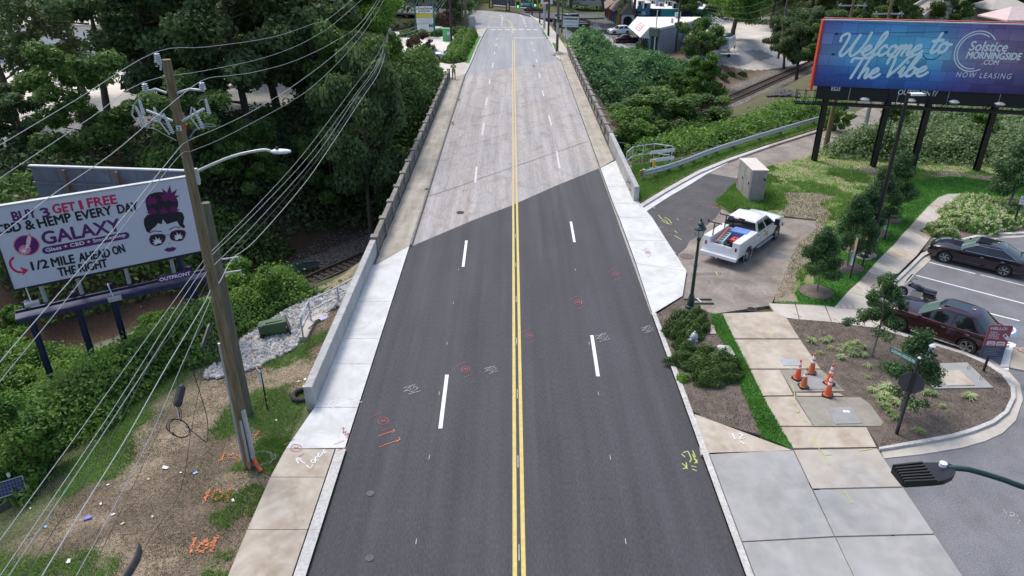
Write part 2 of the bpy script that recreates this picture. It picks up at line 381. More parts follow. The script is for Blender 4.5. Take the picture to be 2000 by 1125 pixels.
streak(conc_new,1.1,.9,(.86,.85,.82),(1.05,1.05,1.05),pos=(.3,.6),blot=1.2);streak(conc_wall,1.0,.8,(.78,.77,.74),(1.06,1.06,1.06),pos=(.3,.6));streak(walk_tan,.9,.7,(.86,.82,.76),(1.06,1.06,1.06),pos=(.33,.6),blot=1.5);streak(walk_grey,.7,.5,(.88,.87,.84),(1.06,1.06,1.06),pos=(.3,.6),blot=1.5)
streak(walk_old,2.0,.3,(.74,.71,.66),(1.05,1.05,1.05),pos=(.3,.6));streak(drive_old,.8,.8,(.75,.72,.68),(1.08,1.07,1.06),pos=(.3,.6),blot=1.2);streak(asphalt_lot,.9,.7,(.84,.83,.83),(1.05,1.05,1.05),pos=(.3,.55));streak(lawn_m,.5,.5,(.8,.8,.7),(1.25,1.1,1.1));streak(rough_m,.45,.45,(.85,.8,.7),(1.3,1.1,1.3));streak(lot_white,.2,.12,(.82,.80,.78),(1.03,1.03,1.03),pos=(.35,.6))
# terrain
DX,DY=.607,.795;P0=(-16.3,45.5)
def s_of(x,y):return(x-P0[0])*(-DY)+(y-P0[1])*DX
def sm(t):t=np.clip(t,0,1);return t*t*(3-2*t)
def terr(x,y):
 x=np.asarray(x,float);y=np.asarray(y,float);s=s_of(x,y)
 left=np.clip(-7.5-x,0,None)
 nearL=-.06-.045*np.minimum(left,6)-.33*np.clip(left-6,0,9)
 nearL-=.5*sm((left-.3)/2.0)*sm((y-23)/4)
 near=np.where(x<0,nearL,-.14)
 k0=np.where(x<0,-13.0,-16.4)
 near=near-2.5*sm((x-45)/30)*0
 farR=-.14-2.86*sm((x-9)/9)-1.0*sm((x-26)/9)
 farL=-.14-.9*sm((-12-x)/10)
 far=np.where(x<0,farL,farR)
 k1=np.where(x<0,14.0,17-5*sm((x-8)/12))
 tn=sm((s-k0)/(-3.1-k0));tf=sm((k1-s)/(k1-3.3))
 h=np.where(s<0,near*(1-tn)+-7.25*tn,far*(1-tf)+-7.25*tf)
 rough=np.maximum(0,np.minimum(1,np.where(s<0,(s-k0+2)/4,(k1+3-s)/5)))
 rough=rough*np.clip((np.abs(s)-2.8)/2,0,1)
 h=h+rough*(fbm(x,y,4,5)-.5)*1.1
 h=h+np.where(x<-7.6,(fbm(x,y,2.2,9)-.5)*.12,0)
 h=np.where((x>-7.8)&(x<8.4)&(y>30),np.minimum(h,-.7-.0*y),h)
 return h
def tz(x,y):return float(terr(np.array([x]),np.array([y]))[0])
def land(px,py,z0=-1.0,n=25):
 z=z0
 for _ in range(n):
  p=G(px,py,z);z=.5*z+.5*tz(p.x,p.y)
 return Vector((p.x,p.y,tz(p.x,p.y)))
def terrain_mesh(name,xs,ys,colf,drop=0):
 X,Y=np.meshgrid(xs,ys);Z=terr(X,Y)-drop
 nx,ny=len(xs),len(ys);V=np.stack([X,Y,Z],-1).reshape(-1,3)
 i=np.arange(nx*ny).reshape(ny,nx);F=np.stack([i[:-1,:-1],i[:-1,1:],i[1:,1:],i[1:,:-1]],-1).reshape(-1,4)
 me=fast(name,V,F,gm,smooth=True);C=colf(X.ravel(),Y.ravel(),Z.ravel())
 at=me.attributes.new('tint','FLOAT_COLOR','POINT');at.data.foreach_set('color',np.c_[C,np.ones(len(C))].astype(np.float32).ravel())
 return me
gm,t,b=nodes_of('earth');N=t.nodes.new;L=t.links.new
at=N('ShaderNodeAttribute');at.attribute_name='tint'
ge=N('ShaderNodeNewGeometry');n1=N('ShaderNodeTexNoise');n1 .inputs['Scale'].default_value=9;n1 .inputs['Detail'].default_value=7;n1 .inputs['Roughness'].default_value=.7
L(ge.outputs['Position'],n1 .inputs['Vector'])
r1=N('ShaderNodeValToRGB');r1 .color_ramp.elements[0].color=(.45,.45,.45,1);r1 .color_ramp.elements[1].color=(1.6,1.55,1.5,1)
r1 .color_ramp.elements[0].position=.3;r1 .color_ramp.elements[1].position=.7;L(n1 .outputs[0],r1 .inputs[0])
mx=N('ShaderNodeMix');mx.data_type='RGBA';mx.blend_type='MULTIPLY';mx.inputs[0].default_value=1;L(at.outputs['Color'],mx.inputs[6]);L(r1 .outputs[0],mx.inputs[7])
L(mx.outputs[2],b.inputs['Base Color']);b.inputs['Roughness'].default_value=1
bp=N('ShaderNodeBump');bp.inputs['Strength'].default_value=.9;bp.inputs['Distance'].default_value=.08
n2=N('ShaderNodeTexNoise');n2 .inputs['Scale'].default_value=22;n2 .inputs['Detail'].default_value=5;L(ge.outputs['Position'],n2 .inputs['Vector']);L(n2 .outputs[0],bp.inputs['Height']);L(bp.outputs[0],b.inputs['Normal'])
def mixc(C,c,k):return C*(1-k[:,None])+np.array(c)[None]*k[:,None]
def tint(x,y,z):
 C=np.tile(np.array([.10,.10,.045]),(len(x),1));s=s_of(x,y);f=fbm(x,y,3,3);g=fbm(x,y,1.4,21)
 nl=(x<-6.5)&(s<-12.5)
 C=mixc(C,(.27,.22,.155),nl*1.0)
 C=mixc(C,(.115,.088,.058),nl*sm((fbm(x,y,1.8,33)-.52)/.1)*.7)
 gp=sm((fbm(x,y,2.4,12)-.5+.10*sm((-7-x)/-2))/.09)
 C=mixc(C,(.055,.11,.022),nl*gp*.85)
 C=mixc(C,(.050,.10,.02),nl*sm((-12.5-x+(y-20)*.25)/3)*.8)
 C=mixc(C,(.085,.055,.038),((s>-12.5)&(s<-3))*1.0)
 C=mixc(C,(.06,.10,.025),((s>-12.5)&(s<-3))*sm((g-.45)/.1)*.8)
 C=mixc(C,(.22,.20,.18),sm((3.6-np.abs(s))/.8)*1.0)
 C=mixc(C,(.075,.046,.030),((s>3.2)&(x<4)&(s<22))*1.0)
 C=mixc(C,(.19,.145,.10),((s>3.2)&(x>4)&(s<17))*.9)
 C=mixc(C,(.085,.13,.04),((x>10)&(y>158))*1.0)
 C=mixc(C,(.42,.41,.38),((x<-24)&(s>24))*1.0)
 return C
bpy_ground=obj('ground',terrain_mesh('ground',np.arange(-75,75.01,.5),np.arange(5,190.01,.5),tint),kind='structure')
obj('terrain',terrain_mesh('terrain',np.arange(-600,601,8.0),np.arange(-60,901,8.0),lambda x,y,z:np.tile(np.array([.09,.12,.05]),(len(x),1)),drop=.0),kind='structure')
o_=bpy.data.objects['terrain'];me_=o_.data
bm=bmesh.new();bm.from_mesh(me_)
kill=[f for f in bm.faces if-74<f.calc_center_median().x<74 and 6<f.calc_center_median().y<186 and all(-76<v.co.x<76 and 4<v.co.y<191 for v in f.verts)]
bmesh.ops.delete(bm,geom=kill,context='FACES')
for v in bm.verts:v.co.z-=.25
bm.to_mesh(me_);bm.free()
def drape(name,poly,m,dz=.03,step=.4,zf=terr,kind='structure',par=None):
 xs=[p[0]for p in poly];ys=[p[1]for p in poly];X,Y=np.meshgrid(np.arange(min(xs),max(xs),step),np.arange(min(ys),max(ys),step));ny,nx=X.shape
 V=np.stack([X,Y,zf(X,Y)+dz],-1).reshape(-1,3);i=np.arange(nx*ny).reshape(ny,nx);F=np.stack([i[:-1,:-1],i[:-1,1:],i[1:,1:],i[1:,:-1]],-1).reshape(-1,4)
 ok=inpoly(V[F].mean(1)[:,0],V[F].mean(1)[:,1],poly);F=F[ok];u,inv=np.unique(F,return_inverse=True);return obj(name,fast(name,V[u],inv.reshape(-1,4),m,smooth=True),par,kind=kind if not par else None)
LPt=lambda l,z0=-2:[(lambda v:(v.x,v.y))(land(a,b_,z0))for a,b_ in l]
# flat layers
def sheet(name,poly,z,m,parent=None,th=.25,kind=None,label=None):
 pts=[Vector((p[0],p[1]))for p in poly]
 ar=sum(pts[i].x*pts[(i+1)%len(pts)].y-pts[(i+1)%len(pts)].x*pts[i].y for i in range(len(pts)))
 if ar<0:pts.reverse()
 mb=MB();mb.prism([(p.x,p.y)for p in pts],z-th,z,m)
 return mb.build(name,parent,kind=kind if kind else(None if parent else 'structure'),label=label)
def P(l,z=0):return[(G(a,b,z).x,G(a,b,z).y)for a,b in l]
XL,XR=-5.65,6.42
def skew(x,c):return c+(x-0)*(DY/DX)*.93
sheet('road',[(XL-.3,2),(XR+.3,2),(XR+.3,118),(XL-.3,118)],-.008,asphalt_old,th=.5)
y_s=lambda x:43.6+x*1.2
sheet('road_resurfaced',[(XL,3),(XR,3),(XR,y_s(XR)),(3,y_s(3)+.1),(0,y_s(0)-.15),(-2.4,y_s(-2.4)+.1),(XL,y_s(XL))],0,asphalt_new,th=.2)
sheet('road_beyond_bridge',[(XL,88.5),(XR,99.5),(6.5,130),(4.5,148),(1,156),(-6,162),(-40,176),(-44,166),(-14,154),(-7,146),(-6.4,132),(-5.7,118)],-.002,asphalt_far,th=.3)
sheet('cross_street',P([(1010,24),(1045,34),(1090,36),(1180,34),(1180,27),(1060,24)]),-.004,asphalt_dark,th=.3)
rp=thing('road_markings',None,None,kind='structure')
def line(name,pts,wd,m,z=.006,par=rp):
 mb=MB();polyline_ribbon(mb,pts,wd,m,z);return mb.build(name,par)
for dx in(-.12,.12):
 line('yellow_line',[(.2+dx,y)for y in np.arange(4,44.3,2)]+[(.2+dx,43.9)],.125,yellow_p)
 line('yellow_line',[(.2+dx,y)for y in np.arange(44,119.6,2)],.125,yellow_old)
 line('yellow_line',cr([(.15+dx,126.5),(.1+dx,134),(-.4+dx,142),(-2.5+dx,149),(-8+dx,156)]),.14,yellow_old)
def dashes(spec,m):
 for(x0,y0,x1,y1)in spec:
  a,b=G(x0,y0),G(x1,y1);line('lane_dash',[(a.x,a.y),(b.x,b.y)],.14,m)
dashes([(860,837,873,732),(904.5,521,911,470),(1168,735,1156,655),(1122,473,1115,433)],white_p)
dashes([(928,357,931,326),(942,264,945,240),(949,206,951.5,190),(955.5,164,957,155),(962,132,963,123),(965,106,966.5,101),(968.5,89.5,969.3,85),(970.7,77.5,971.3,74),(1093,329,1087,295),(1077,245,1072,226),(1062,188,1059,176),(1055,152,1053,143),(1048.5,122,1047,115.5),(1044,101,1042.5,97),(1039.5,87,1038,82)],white_old)
for p in[(1027,51),(1025,46),(1023.5,41),(1022,37),(1020,33),(1017,30),(979.3,49),(980,44.5),(981,40),(981.3,36.5),(981,33.5),(978,30)]:
 a=G(*p);line('lane_dash',[(a.x,a.y-.8),(a.x,a.y+.8)],.3,white_old)
for k in range(7):
 a=G(962+k*13.8,57.8);line('crosswalk_dash',[(a.x-.28,a.y),(a.x+.5,a.y)],1.0,white_old)
a,b2=G(1002,74),G(1067,75.5);line('stop_line',[(a.x,a.y),(b2 .x,a.y)],.5,white_old)
a,b2=G(953,53.3),G(1002,53.6);line('stop_line',[(a.x,a.y),(b2 .x,a.y)],.5,white_old)
for k in range(6):
 for xx in(-2.75,3.35):line('lane_tick',[(xx-.04,15.2+k*3.7),(xx-.04,15.42+k*3.7)],.016,white_old)
for k in range(7):line('lane_tick',[(.2,14.6+k*3.9),(.2,15.2+k*3.9)],.022,white_old)
ck=M('crack_dark',(.12,.11,.10))
rc=thing('deck_cracks',None,None,kind='structure')
for c in(51.5,61.5,70.5,84.5):
 pts=[(x,c+x*1.15+(vn([x*1.0],[c],.5,3)[0]-.5)*.2)for x in np.arange(XL+.1,XR,.22)]
 line('joint_crack',pts,.06 if c<52 else .03,ck,.003,rc)
for k,xx in enumerate((-4.6,-2.9,-1.3,2.0,3.4,4.9)):
 y=46;seg=[]
 while y<95:
  seg.append((xx+(vn([y],[k*7.],2.4,8)[0]-.5)*.22,y));y+=.35
  if vn([y],[k*3.],3.2,14)[0]>.50 and len(seg)>3:line('crack',seg,.016,ck,.003,rc);seg=[];y+=1.2
 if len(seg)>2:line('crack',seg,.016,ck,.003,rc)
def slabs(name,strip,m,z,gap=.012,jm=joint_m):
 """strip: list of (left, right) edge points; one slab between successive pairs"""
 root=thing(name,None,None,kind='structure')
 lo=[s[0]for s in strip];hi=[s[1]for s in strip]
 sheet('joint_bed',[*lo,*hi[::-1]],z-.02,jm,root,th=.2)
 for i in range(len(strip)-1):
  a,b_,c,d=[Vector(q)for q in(strip[i][0],strip[i][1],strip[i+1][1],strip[i+1][0])]
  u=(d-a).normalized()*gap;v=(c-b_).normalized()*gap
  mm=m[i%len(m)]if isinstance(m,list)else m
  sheet('slab',[a+u,b_+v,c-v,d-u],z,mm,root,th=.12)
 return root
ZW=.12
ysl=[17.95,21.7,26.4,28.3,31.4,36.2]
def lefty(x):return x
L_in=XL-.05
st=[]
for y,yo in((19.35,19.3),(21.65,21.65),(24.6,24.6),(26.6,26.6),(30.0,30.0),(36.6,34.1)):
 st.append(((-7.3 if y>21 else-7.7,yo),(L_in,y)))
slabs('sidewalk',st,conc_new,ZW)
slabs('sidewalk',[((-7.75,6),(XL-.38,6)),((-7.75,9.5),(XL-.38,9.5)),((-7.75,12.4),(XL-.38,12.4)),((-7.8,15.65),(XL-.38,15.65)),((-7.8,17.9),(XL-.38,17.9)),((-7.7,19.3),(XL-.38,19.3))],walk_tan,ZW)
slabs('kerb',[((XL-.34,y),(XL-.003,y))for y in(6,9.5,12.4,15.65,19.3)],curb_m,ZW,.004)
strip=[((-7.2,34.1),(L_in,36.6))]+[((-7.2,y-2.0),(L_in,y))for y in(42,49.5,57,64,72,80,88)]
slabs('sidewalk',strip,walk_old,ZW,.01,conc_old)
line('kerb_face',[(XL-.02,y)for y in(36.8,88)],.12,conc_old,ZW+.004,rp)
slabs('sidewalk',[((6.5,51.0),(7.85,52.9)),((6.5,46.8),(7.85,46.8)),((6.5,43.5),(8.2,43.5)),((6.55,41.0),(8.55,41.0)),((6.55,37.4),(8.75,37.4)),((6.55,34.3),(9.0,33.4)),((6.45,28.8),(8.2,30.6))][::-1],conc_new,ZW)
strip=[((6.5,y),(7.75,y+1.9))for y in(51.1,58,66,73,80,88,97,103)]
slabs('sidewalk',strip,walk_old,ZW,.01,conc_old)
slabs('kerb',[((XR,y),(6.62,y))for y in(5,9,13.2,16.6,20.0,22.2,24.6,26.8,28.9)],curb_m,ZW+.01,.006)
ap=thing('pavement',None,None,kind='structure')
B=P([(1352,815),(1548,877),(1712,874),(1876,1125),(2000,1400),(1500,1400)],ZW)
sheet('joint_bed',[(6.62,4),(6.62,21.5),*B[0:4],(B[3][0]+3.5,5)],ZW-.02,joint_m,ap,th=.2)
def slabpx(name,l,m,par,z=ZW,th=.1,inset=.02):
 pts=[Vector(q)for q in P(l,z)];c=sum(pts,Vector((0,0)))/len(pts)
 return sheet(name,[p+(c-p).normalized()*inset for p in pts],z,m,par,th=th)
X1=6.66
def col(px,py):q=G(px,py,ZW);return(q.x,q.y)
sheet('slab',[(X1,21.25),col(1369,888),col(1546,879)],ZW,walk_tan,ap,th=.1)
sheet('slab',[(X1,19.1),(X1,15.2),col(1629,1047),col(1549,880)],ZW,walk_grey,ap,th=.1)
sheet('slab',[(X1,15.15),(X1,10),col(1764,1330),col(1631,1050)],ZW,walk_grey,ap,th=.1)
sheet('slab',[col(1551,879),col(1713,876),col(1762,950),col(1587,954)],ZW,walk_mix,ap,th=.1)
sheet('slab',[col(1589,957),col(1764,953),col(1824,1042),col(1631,1047)],ZW,walk_grey,ap,th=.1)
sheet('slab',[col(1633,1050),col(1826,1045),col(1990,1290),col(1750,1300)],ZW,walk_grey,ap,th=.1)
tw=thing('sidewalk',None,None,kind='structure')
sheet('joint_bed',P([(1411,613),(1511,610),(1535,623),(1562,660),(1604,720),(1590,750),(1690,834),(1713,874),(1549,877)],ZW-.02),ZW-.02,joint_m,tw,th=.2)
for q in([(1410,612),(1512,608),(1537,621),(1562,661),(1433,661)],[(1434,663),(1563,663),(1603,720),(1463,720)],[(1465,722),(1524,722),(1550,772),(1489,773)],[(1490,775),(1551,774),(1589,832),(1520,832)],[(1521,834),(1693,834),(1713,873),(1549,875)]):
 slabpx('slab',q,walk_tan,tw)
vp=thing('utility_pad','tan concrete pad with grey vault lid, traffic cones standing on it','utility pad')
sheet('pad',P([(1524,722),(1604,722),(1650,764),(1549,765)],ZW+.01),ZW+.012,pad_m,vp,th=.12)
sheet('lid',P([(1558,734),(1600,731),(1622,759),(1566,760)],ZW+.03),ZW+.03,steel_pl,vp,th=.03)
vp=thing('utility_pad','tan concrete pad with round white caps on its grey lid','utility pad')
sheet('pad',P([(1554,775),(1680,776),(1700,790),(1726,826),(1720,832),(1590,832)],ZW+.01),ZW+.012,pad_m,vp,th=.12)
sheet('lid',P([(1615,796),(1663,795),(1684,826),(1632,828)],ZW+.03),ZW+.03,steel_pl,vp,th=.03)
for q in((1650,804),(1656,804)):
 a=G(*q,ZW+.03);mb=MB();mb.lathe([(.07,0),(.07,.012)],a,white_p,14);mb.build('cap',vp)
slabpx('slab',[(1553,767),(1640,767),(1648,773),(1556,773)],walk_tan,tw)
up=thing('access_cover','small grey lid set in the tan walk behind the cones','utility lid')
sheet('lid',P([(1523,701),(1556,701),(1563,713),(1530,714)],ZW+.02),ZW+.015,steel_g,up,th=.03)
# right-hand ground
def psheet(name,l,z,m,parent=None,th=.25,**k):return sheet(name,P(l,z),z,m,parent,th,**k)
psheet('driveway',[(1240,402),(1384,330),(1420,308),(1500,281),(1606,248),(1726,194),(1768,198),(1712,244),(1650,273),(1576,306),(1482,331),(1425,372),(1440,412),(1524,424),(1593,428),(1594,449),(1563,471),(1546,503),(1532,540),(1519,567),(1506,596),(1388,614),(1325,590),(1290,500)],0,drive_old,th=.4)
psheet('driveway_patch',[(1254,415),(1308,383),(1384,338),(1448,350),(1416,378),(1396,396),(1412,404),(1398,425),(1379,441),(1363,461),(1347,470),(1340,484),(1325,496),(1318,512),(1325,528),(1310,521),(1290,492),(1269,449)],.008,asphalt_patch,th=.05)
psheet('driveway_patch',[(1500,491),(1516,492),(1534,497),(1538,503),(1525,506),(1508,503),(1499,497)],.008,asphalt_lot,th=.05)
root=thing('kerb',None,None,kind='structure')
ko=[(1247,400),(1297,370),(1330,351),(1365,332),(1420,310),(1500,283),(1606,250),(1672,221)]
ki=[(1250,406),(1300,375),(1333,356),(1368,337),(1423,314),(1503,286),(1608,253),(1674,224)]
kg=[(1257,416),(1308,383),(1343,363),(1378,341),(1421,319)]
for i in range(len(ko)-1):psheet('kerb_stone',[ko[i],ko[i+1],ki[i+1],ki[i]],.13,curb_m if i<5 else walk_old,root)
for i in range(len(kg)-1):psheet('gutter',[ki[i],ki[i+1],kg[i+1],kg[i]],.03,conc_new,root)
lawnR=psheet('lawn',[(1512,590),(1518,566),(1531,540),(1545,503),(1562,471),(1594,449),(1594,428),(1524,420),(1424,412),(1405,402),(1396,397),(1418,377),(1446,349),(1482,329),(1576,305),(1650,272),(1712,243),(1748,216),(1768,200),(1800,204),(2100,240),(2400,400),(2010,393),(1917,381),(1879,378),(1850,379),(1830,386),(1810,405),(1780,437),(1764,457),(1728,495),(1695,531),(1657,569),(1630,600)],.10,rough_m)
verge=psheet('verge',[(1247,398),(1297,368),(1330,349),(1365,330),(1420,308),(1500,280),(1606,247),(1672,219),(1650,217),(1600,235),(1500,265),(1420,288),(1330,312),(1235,322),(1230,330)],.10,rough_m)
psheet('straw_patch',[(1594,428),(1524,421),(1519,415),(1538,400),(1548,385),(1530,377),(1548,369),(1575,376),(1600,372),(1632,384),(1628,396),(1600,398),(1612,412),(1625,418),(1612,432),(1607,455),(1612,462),(1590,470),(1578,490),(1590,500),(1568,520),(1556,532),(1560,545),(1545,560),(1550,575),(1560,590),(1512,587),(1519,566),(1531,540),(1545,503),(1562,471),(1594,449)],.106,straw_m,th=.1)
psheet('bare_soil',[(1665,331),(1690,328),(1740,330),(1790,333),(1850,333),(1900,338),(1945,345),(1960,353),(1930,352),(1890,345),(1850,343),(1800,348),(1770,350),(1735,345),(1700,342)],.106,mulch_m,th=.1)
psheet('mown_lawn',[(1512,589),(1560,590),(1552,573),(1566,552),(1590,560),(1590,520),(1625,470),(1640,440),(1700,372),(1760,352),(1800,350),(1850,345),(1895,347),(1935,354),(1965,356),(2080,372),(2200,400),(2010,393),(1917,381),(1879,378),(1850,379),(1830,386),(1810,405),(1780,437),(1764,457),(1728,495),(1695,531),(1657,569),(1630,600)],.110,lawn_m,th=.1)
wl=[(1630,600),(1657,569),(1679,549),(1695,531),(1713,510),(1728,495),(1746,478),(1760,461),(1774,446),(1789,429),(1800,417),(1814,402),(1832,386),(1852,379),(1890,378),(1930,383)]
wr=[(1700,606),(1712,586),(1722,570),(1737,551),(1755,533),(1772,516),(1789,500),(1803,483),(1814,469),(1827,451),(1838,438),(1849,425),(1862,411),(1876,396),(1886,390),(1932,390)]
slabs('sidewalk',[(P([a],ZW)[0],P([b3],ZW)[0])for a,b3 in zip(wl,wr)],[walk_pale,walk_pale,walk_tan],ZW+.005,.012)
cw=thing('sidewalk',None,None,kind='structure')
for q in([(1501,592),(1553,594),(1561,624),(1536,621),(1512,609)],[(1554,594),(1611,597),(1624,629),(1562,624)],[(1612,597),(1630,600),(1700,606),(1722,606),(1720,641),(1660,635),(1625,629)]):
 slabpx('slab',q,walk_pale,cw)
mbL=psheet('mulch_bed',[(1279,616),(1331,583),(1389,612),(1393,640),(1412,665),(1440,740),(1478,828),(1490,851),(1353,812),(1300,680)],.10,mulch_m)
psheet('grass_strip',[(1388,612),(1411,614),(1434,663),(1500,794),(1548,877),(1524,866),(1488,852),(1478,828),(1440,740),(1412,665),(1393,640)],.125,lawn_m)
mbR=psheet('mulch_bed',[(1536,622),(1625,630),(1660,636),(1720,642),(1750,652),(1812,670),(1880,691),(1925,710),(1957,732),(1974,755),(1975,775),(1962,802),(1937,820),(1900,835),(1860,847),(1800,858),(1717,873),(1693,834),(1604,720)],.115,mulch_m)
psheet('mulch_bed',[(1802,489),(1822,459),(1877,397),(1888,391),(1990,398),(2200,420),(2200,452),(2000,452),(1954,454),(1904,459),(1872,467),(1838,478),(1813,490)],.115,mulch_m)
psheet('parking_lot',[(1700,606),(1740,556),(1800,500),(1838,480),(1954,460),(2300,440),(3200,700),(3200,1500),(1990,1300),(1876,1125),(1712,875),(1800,880),(1900,840),(1970,780),(1940,720),(1830,680),(1720,645)],.004,asphalt_lot,th=.4)
def kerbline(inner,outer,gut=None,w_=.13):
 root=thing('kerb',None,None,kind='structure')
 for i in range(len(inner)-1):
  psheet('kerb_stone',[inner[i],inner[i+1],outer[i+1],outer[i]],w_,curb_m,root)
  if gut:psheet('gutter',[outer[i],outer[i+1],gut[i+1],gut[i]],.03,walk_pale,root)
kerbline([(1717,873),(1800,858),(1860,847),(1900,835),(1937,820),(1962,802),(1975,775),(1974,755),(1957,732),(1925,710),(1880,691),(1812,670),(1750,652),(1720,642)],[(1719,877),(1801,864),(1862,853),(1904,841),(1943,825),(1970,804),(1984,776),(1983,753),(1965,729),(1932,706),(1885,687),(1815,666),(1752,648),(1722,638)],[(1727,895),(1801,887),(1880,874),(1925,861),(1958,846),(1984,821),(1998,780),(1992,750),(1972,727),(1938,703),(1889,684),(1817,664),(1753,646),(1723,636)])
kerbline([(1722,574),(1740,554),(1757,537),(1775,520),(1792,503),(1800,494),(1813,489)],[(1728,577),(1745,557),(1762,540),(1780,523),(1797,506),(1805,499),(1816,494)],[(1746,580),(1760,566),(1775,549),(1790,533),(1805,520),(1812,513),(1818,507)])
kerbline([(1838,478),(1872,467),(1904,459),(1954,454),(2000,452),(2150,450)],[(1840,481),(1874,470),(1906,462.5),(1955,457.5),(2000,455.5),(2150,453)],[(1850,490),(1880,480),(1910,473),(1955,466),(2000,463),(2150,461)])
pm=thing('parking_markings',None,None,kind='structure')
def gl(name,a,b_,wd,m,par=pm,z=.011):
 a=G(*a);b_=G(*b_);line(name,[(a.x,a.y),(b_.x,b_.y)],wd,m,z,par)
gl('bay_line',(1809,511),(1905,535),.1,white_p);gl('bay_line',(1915,537),(2040,568),.1,white_old);gl('bay_line',(1789,538),(2060,609),.1,white_p)
gl('bay_line',(1880,599),(1991,627),.1,white_p);gl('bay_line',(1949,665),(1979,671),.1,white_p);gl('bay_line',(1979,671),(1964,722),.2,white_p)
gl('bay_line',(1909,698),(1976,691),.1,white_p);gl('bay_line',(1940,676),(1976,673),.1,white_p)
blue_m=M('paint_blue',(.10,.19,.30),(.16,.22,.28),scale=5)
psheet('blue_square',[(1955,632),(1992,637),(1986,660),(1950,655)],.011,blue_m,pm,th=.006)
def gpoly(name,pts,wd,m,z=.019,par=pm):
 q=[G(*p)for p in cr(pts,5)];line(name,[(a.x,a.y)for a in q],wd,m,z,par)
gpoly('wheelchair_symbol',[(1962,639),(1978,640),(1982,647),(1974,652),(1960,649)],.1,white_p)
gpoly('wheelchair_symbol',[(1958,640),(1976,638.5),(1975,642)],.1,white_p,.023)
rmp=thing('access_ramp','pale concrete kerb ramp with herringbone brick paving at right edge','ramp')
psheet('ramp_side',[(1964,680),(1979,676),(1970,716),(1953,716)],.06,conc_new,rmp)
psheet('ramp_bed',[(1980,677),(2100,700),(2100,745),(1971,717)],.075,walk_old,rmp)
brick_m=M('brick_paver',(.34,.25,.21),(.44,.34,.29),scale=6,rough=.9)
a0=G(1984,684);mb=MB();mb.box((0,0,0),(.2,.1,.03),brick_m);brk=mb.mesh('brick')
for i in range(12):
 for j in range(9):
  k=(i+j)%2;o=obj('brick',brk,rmp,loc=(a0 .x+i*.155+j*.06,a0 .y-j*.165-i*.02,.09));o.rotation_euler=(0,0,R(45 if k else-45)+R(-20))
def manhole(px,py,r,label,m,z=.012,rm=None):
 p=G(px,py,z);t_=thing('manhole_cover',label,'manhole',p)
 mb=MB();mb.lathe([(r,0),(r,.008)],(0,0,0),rm or joint_m,24);mb.build('rim',t_)
 mb=MB();mb.lathe([(r*.88,0),(r*.88,.014)],(0,0,0),m,24)
 for k in range(-3,4):
  h_=math.sqrt(max(0,1-(k/4)**2))*r*.8;mb.box((0,k*r*.21,.017),(h_*2,r*.06,.008),m)
 mb.build('lid',t_)
manhole(1341,500,.38,'rusty round manhole cover at the edge of the black driveway patch',M('manhole_rust',(.17,.11,.10),(.24,.17,.15),scale=6))
manhole(723,964,.13,'small round cover in the left lane, the farther one',asphalt_lot,.006,asphalt_patch);manhole(722,1090,.13,'small round cover in the left lane, the nearest to the bottom',asphalt_lot,.006,asphalt_patch)
manhole(899,415,.25,'worn round manhole on old asphalt beyond the dark seam',asphalt_patch,.004,asphalt_patch)
manhole(1468,604,.22,'dark cover at the end of the tan walk beside the driveway',black_mt)
dg=thing('drain_grate','row of slots of a storm grate on the driveway behind the lamp','grate',G(1382,536));
for k in range(16):
 mb=MB();mb.box((k*.1-.8,k*.008,.008),(.045,.28,.01),joint_m);mb.build('slot',dg)
wp=thing('timber_pallet','two weathered planks joined by a white bar lying at the lamp base','planks',G(1362,590,0))
for dy in(-.2,.22):
 mb=MB();mb.box((0,dy,.05),(1.45,.07,.06),wood_old);mb.build('plank',wp)
mb=MB();mb.bar((.12,-.2,.1),(.02,.22,.1),.05,.04,white_pl);mb.build('bar',wp)
pmk=thing('utility_marks',None,None,kind='structure')
zc=[0]
def spray(pts,m,wd=.035,z=.012,curve=True):
 wd*=.72
 zc[0]+=1
 q=cr(pts,5)if(curve and len(pts)>2)else pts
 q=[G(*p,z)for p in q];line('paint_stroke',[(a.x,a.y)for a in q],wd,m,z+(zc[0]%7)*.0006,pmk)
def nbox(cx,cy,s=1.0,m=spray_w,z=.012):
 f=lambda l:[(cx+a*s,cy+b_*s)for a,b_ in l]
 spray(f([(-10,4),(0,-6),(14,-1),(4,7),(-10,4)]),m,z=z,curve=False)
 spray(f([(-16,0),(10,-8)]),m,z=z);spray(f([(-6,12),(18,5)]),m,z=z);spray(f([(-3,4),(0,-3),(2,4),(6,-3)]),m,.03,z=z,curve=False);spray(f([(-14,7),(-10,4)]),m,z=z)
nbox(803,758);nbox(959,720,.8);nbox(1176,657,.85);nbox(1264,641,.75);nbox(650,787,.9,white_p,.13);nbox(693,780,.8,white_p,.13)
for cx,cy,s,m,z in((748,822,1,spray_r,.012),(909,721,.8,spray_r,.012),(1034,655,.7,spray_r,.012),(1129,590,.7,spray_r,.012),(1202,535,.6,spray_r,.012),(578,875,1,spray_r,.13),(1265,493,.45,spray_r,.13)):
 spray([(cx-10*s,cy),(cx-4*s,cy-7*s),(cx+8*s,cy-5*s),(cx+10*s,cy+3*s),(cx,cy+7*s),(cx-9*s,cy+4*s),(cx-10*s,cy)],m,.03,z)
 spray([(cx-5*s,cy+2*s),(cx-2*s,cy-3*s),(cx,cy+2*s),(cx+3*s,cy-3*s),(cx+5*s,cy+2*s)],m,.03,z)
 spray([(cx-24*s,cy-6*s),(cx-2*s,cy-18*s)],m,.03,z);spray([(cx-2*s,cy+20*s),(cx+16*s,cy+12*s)],m,.03,z)
for l in([(738,852),(772,840)],[(768,838),(770,842),(765,845)],[(741,873),(782,858)],[(778,854),(781,858),(774,863)]):spray(l,spray_o,.035)
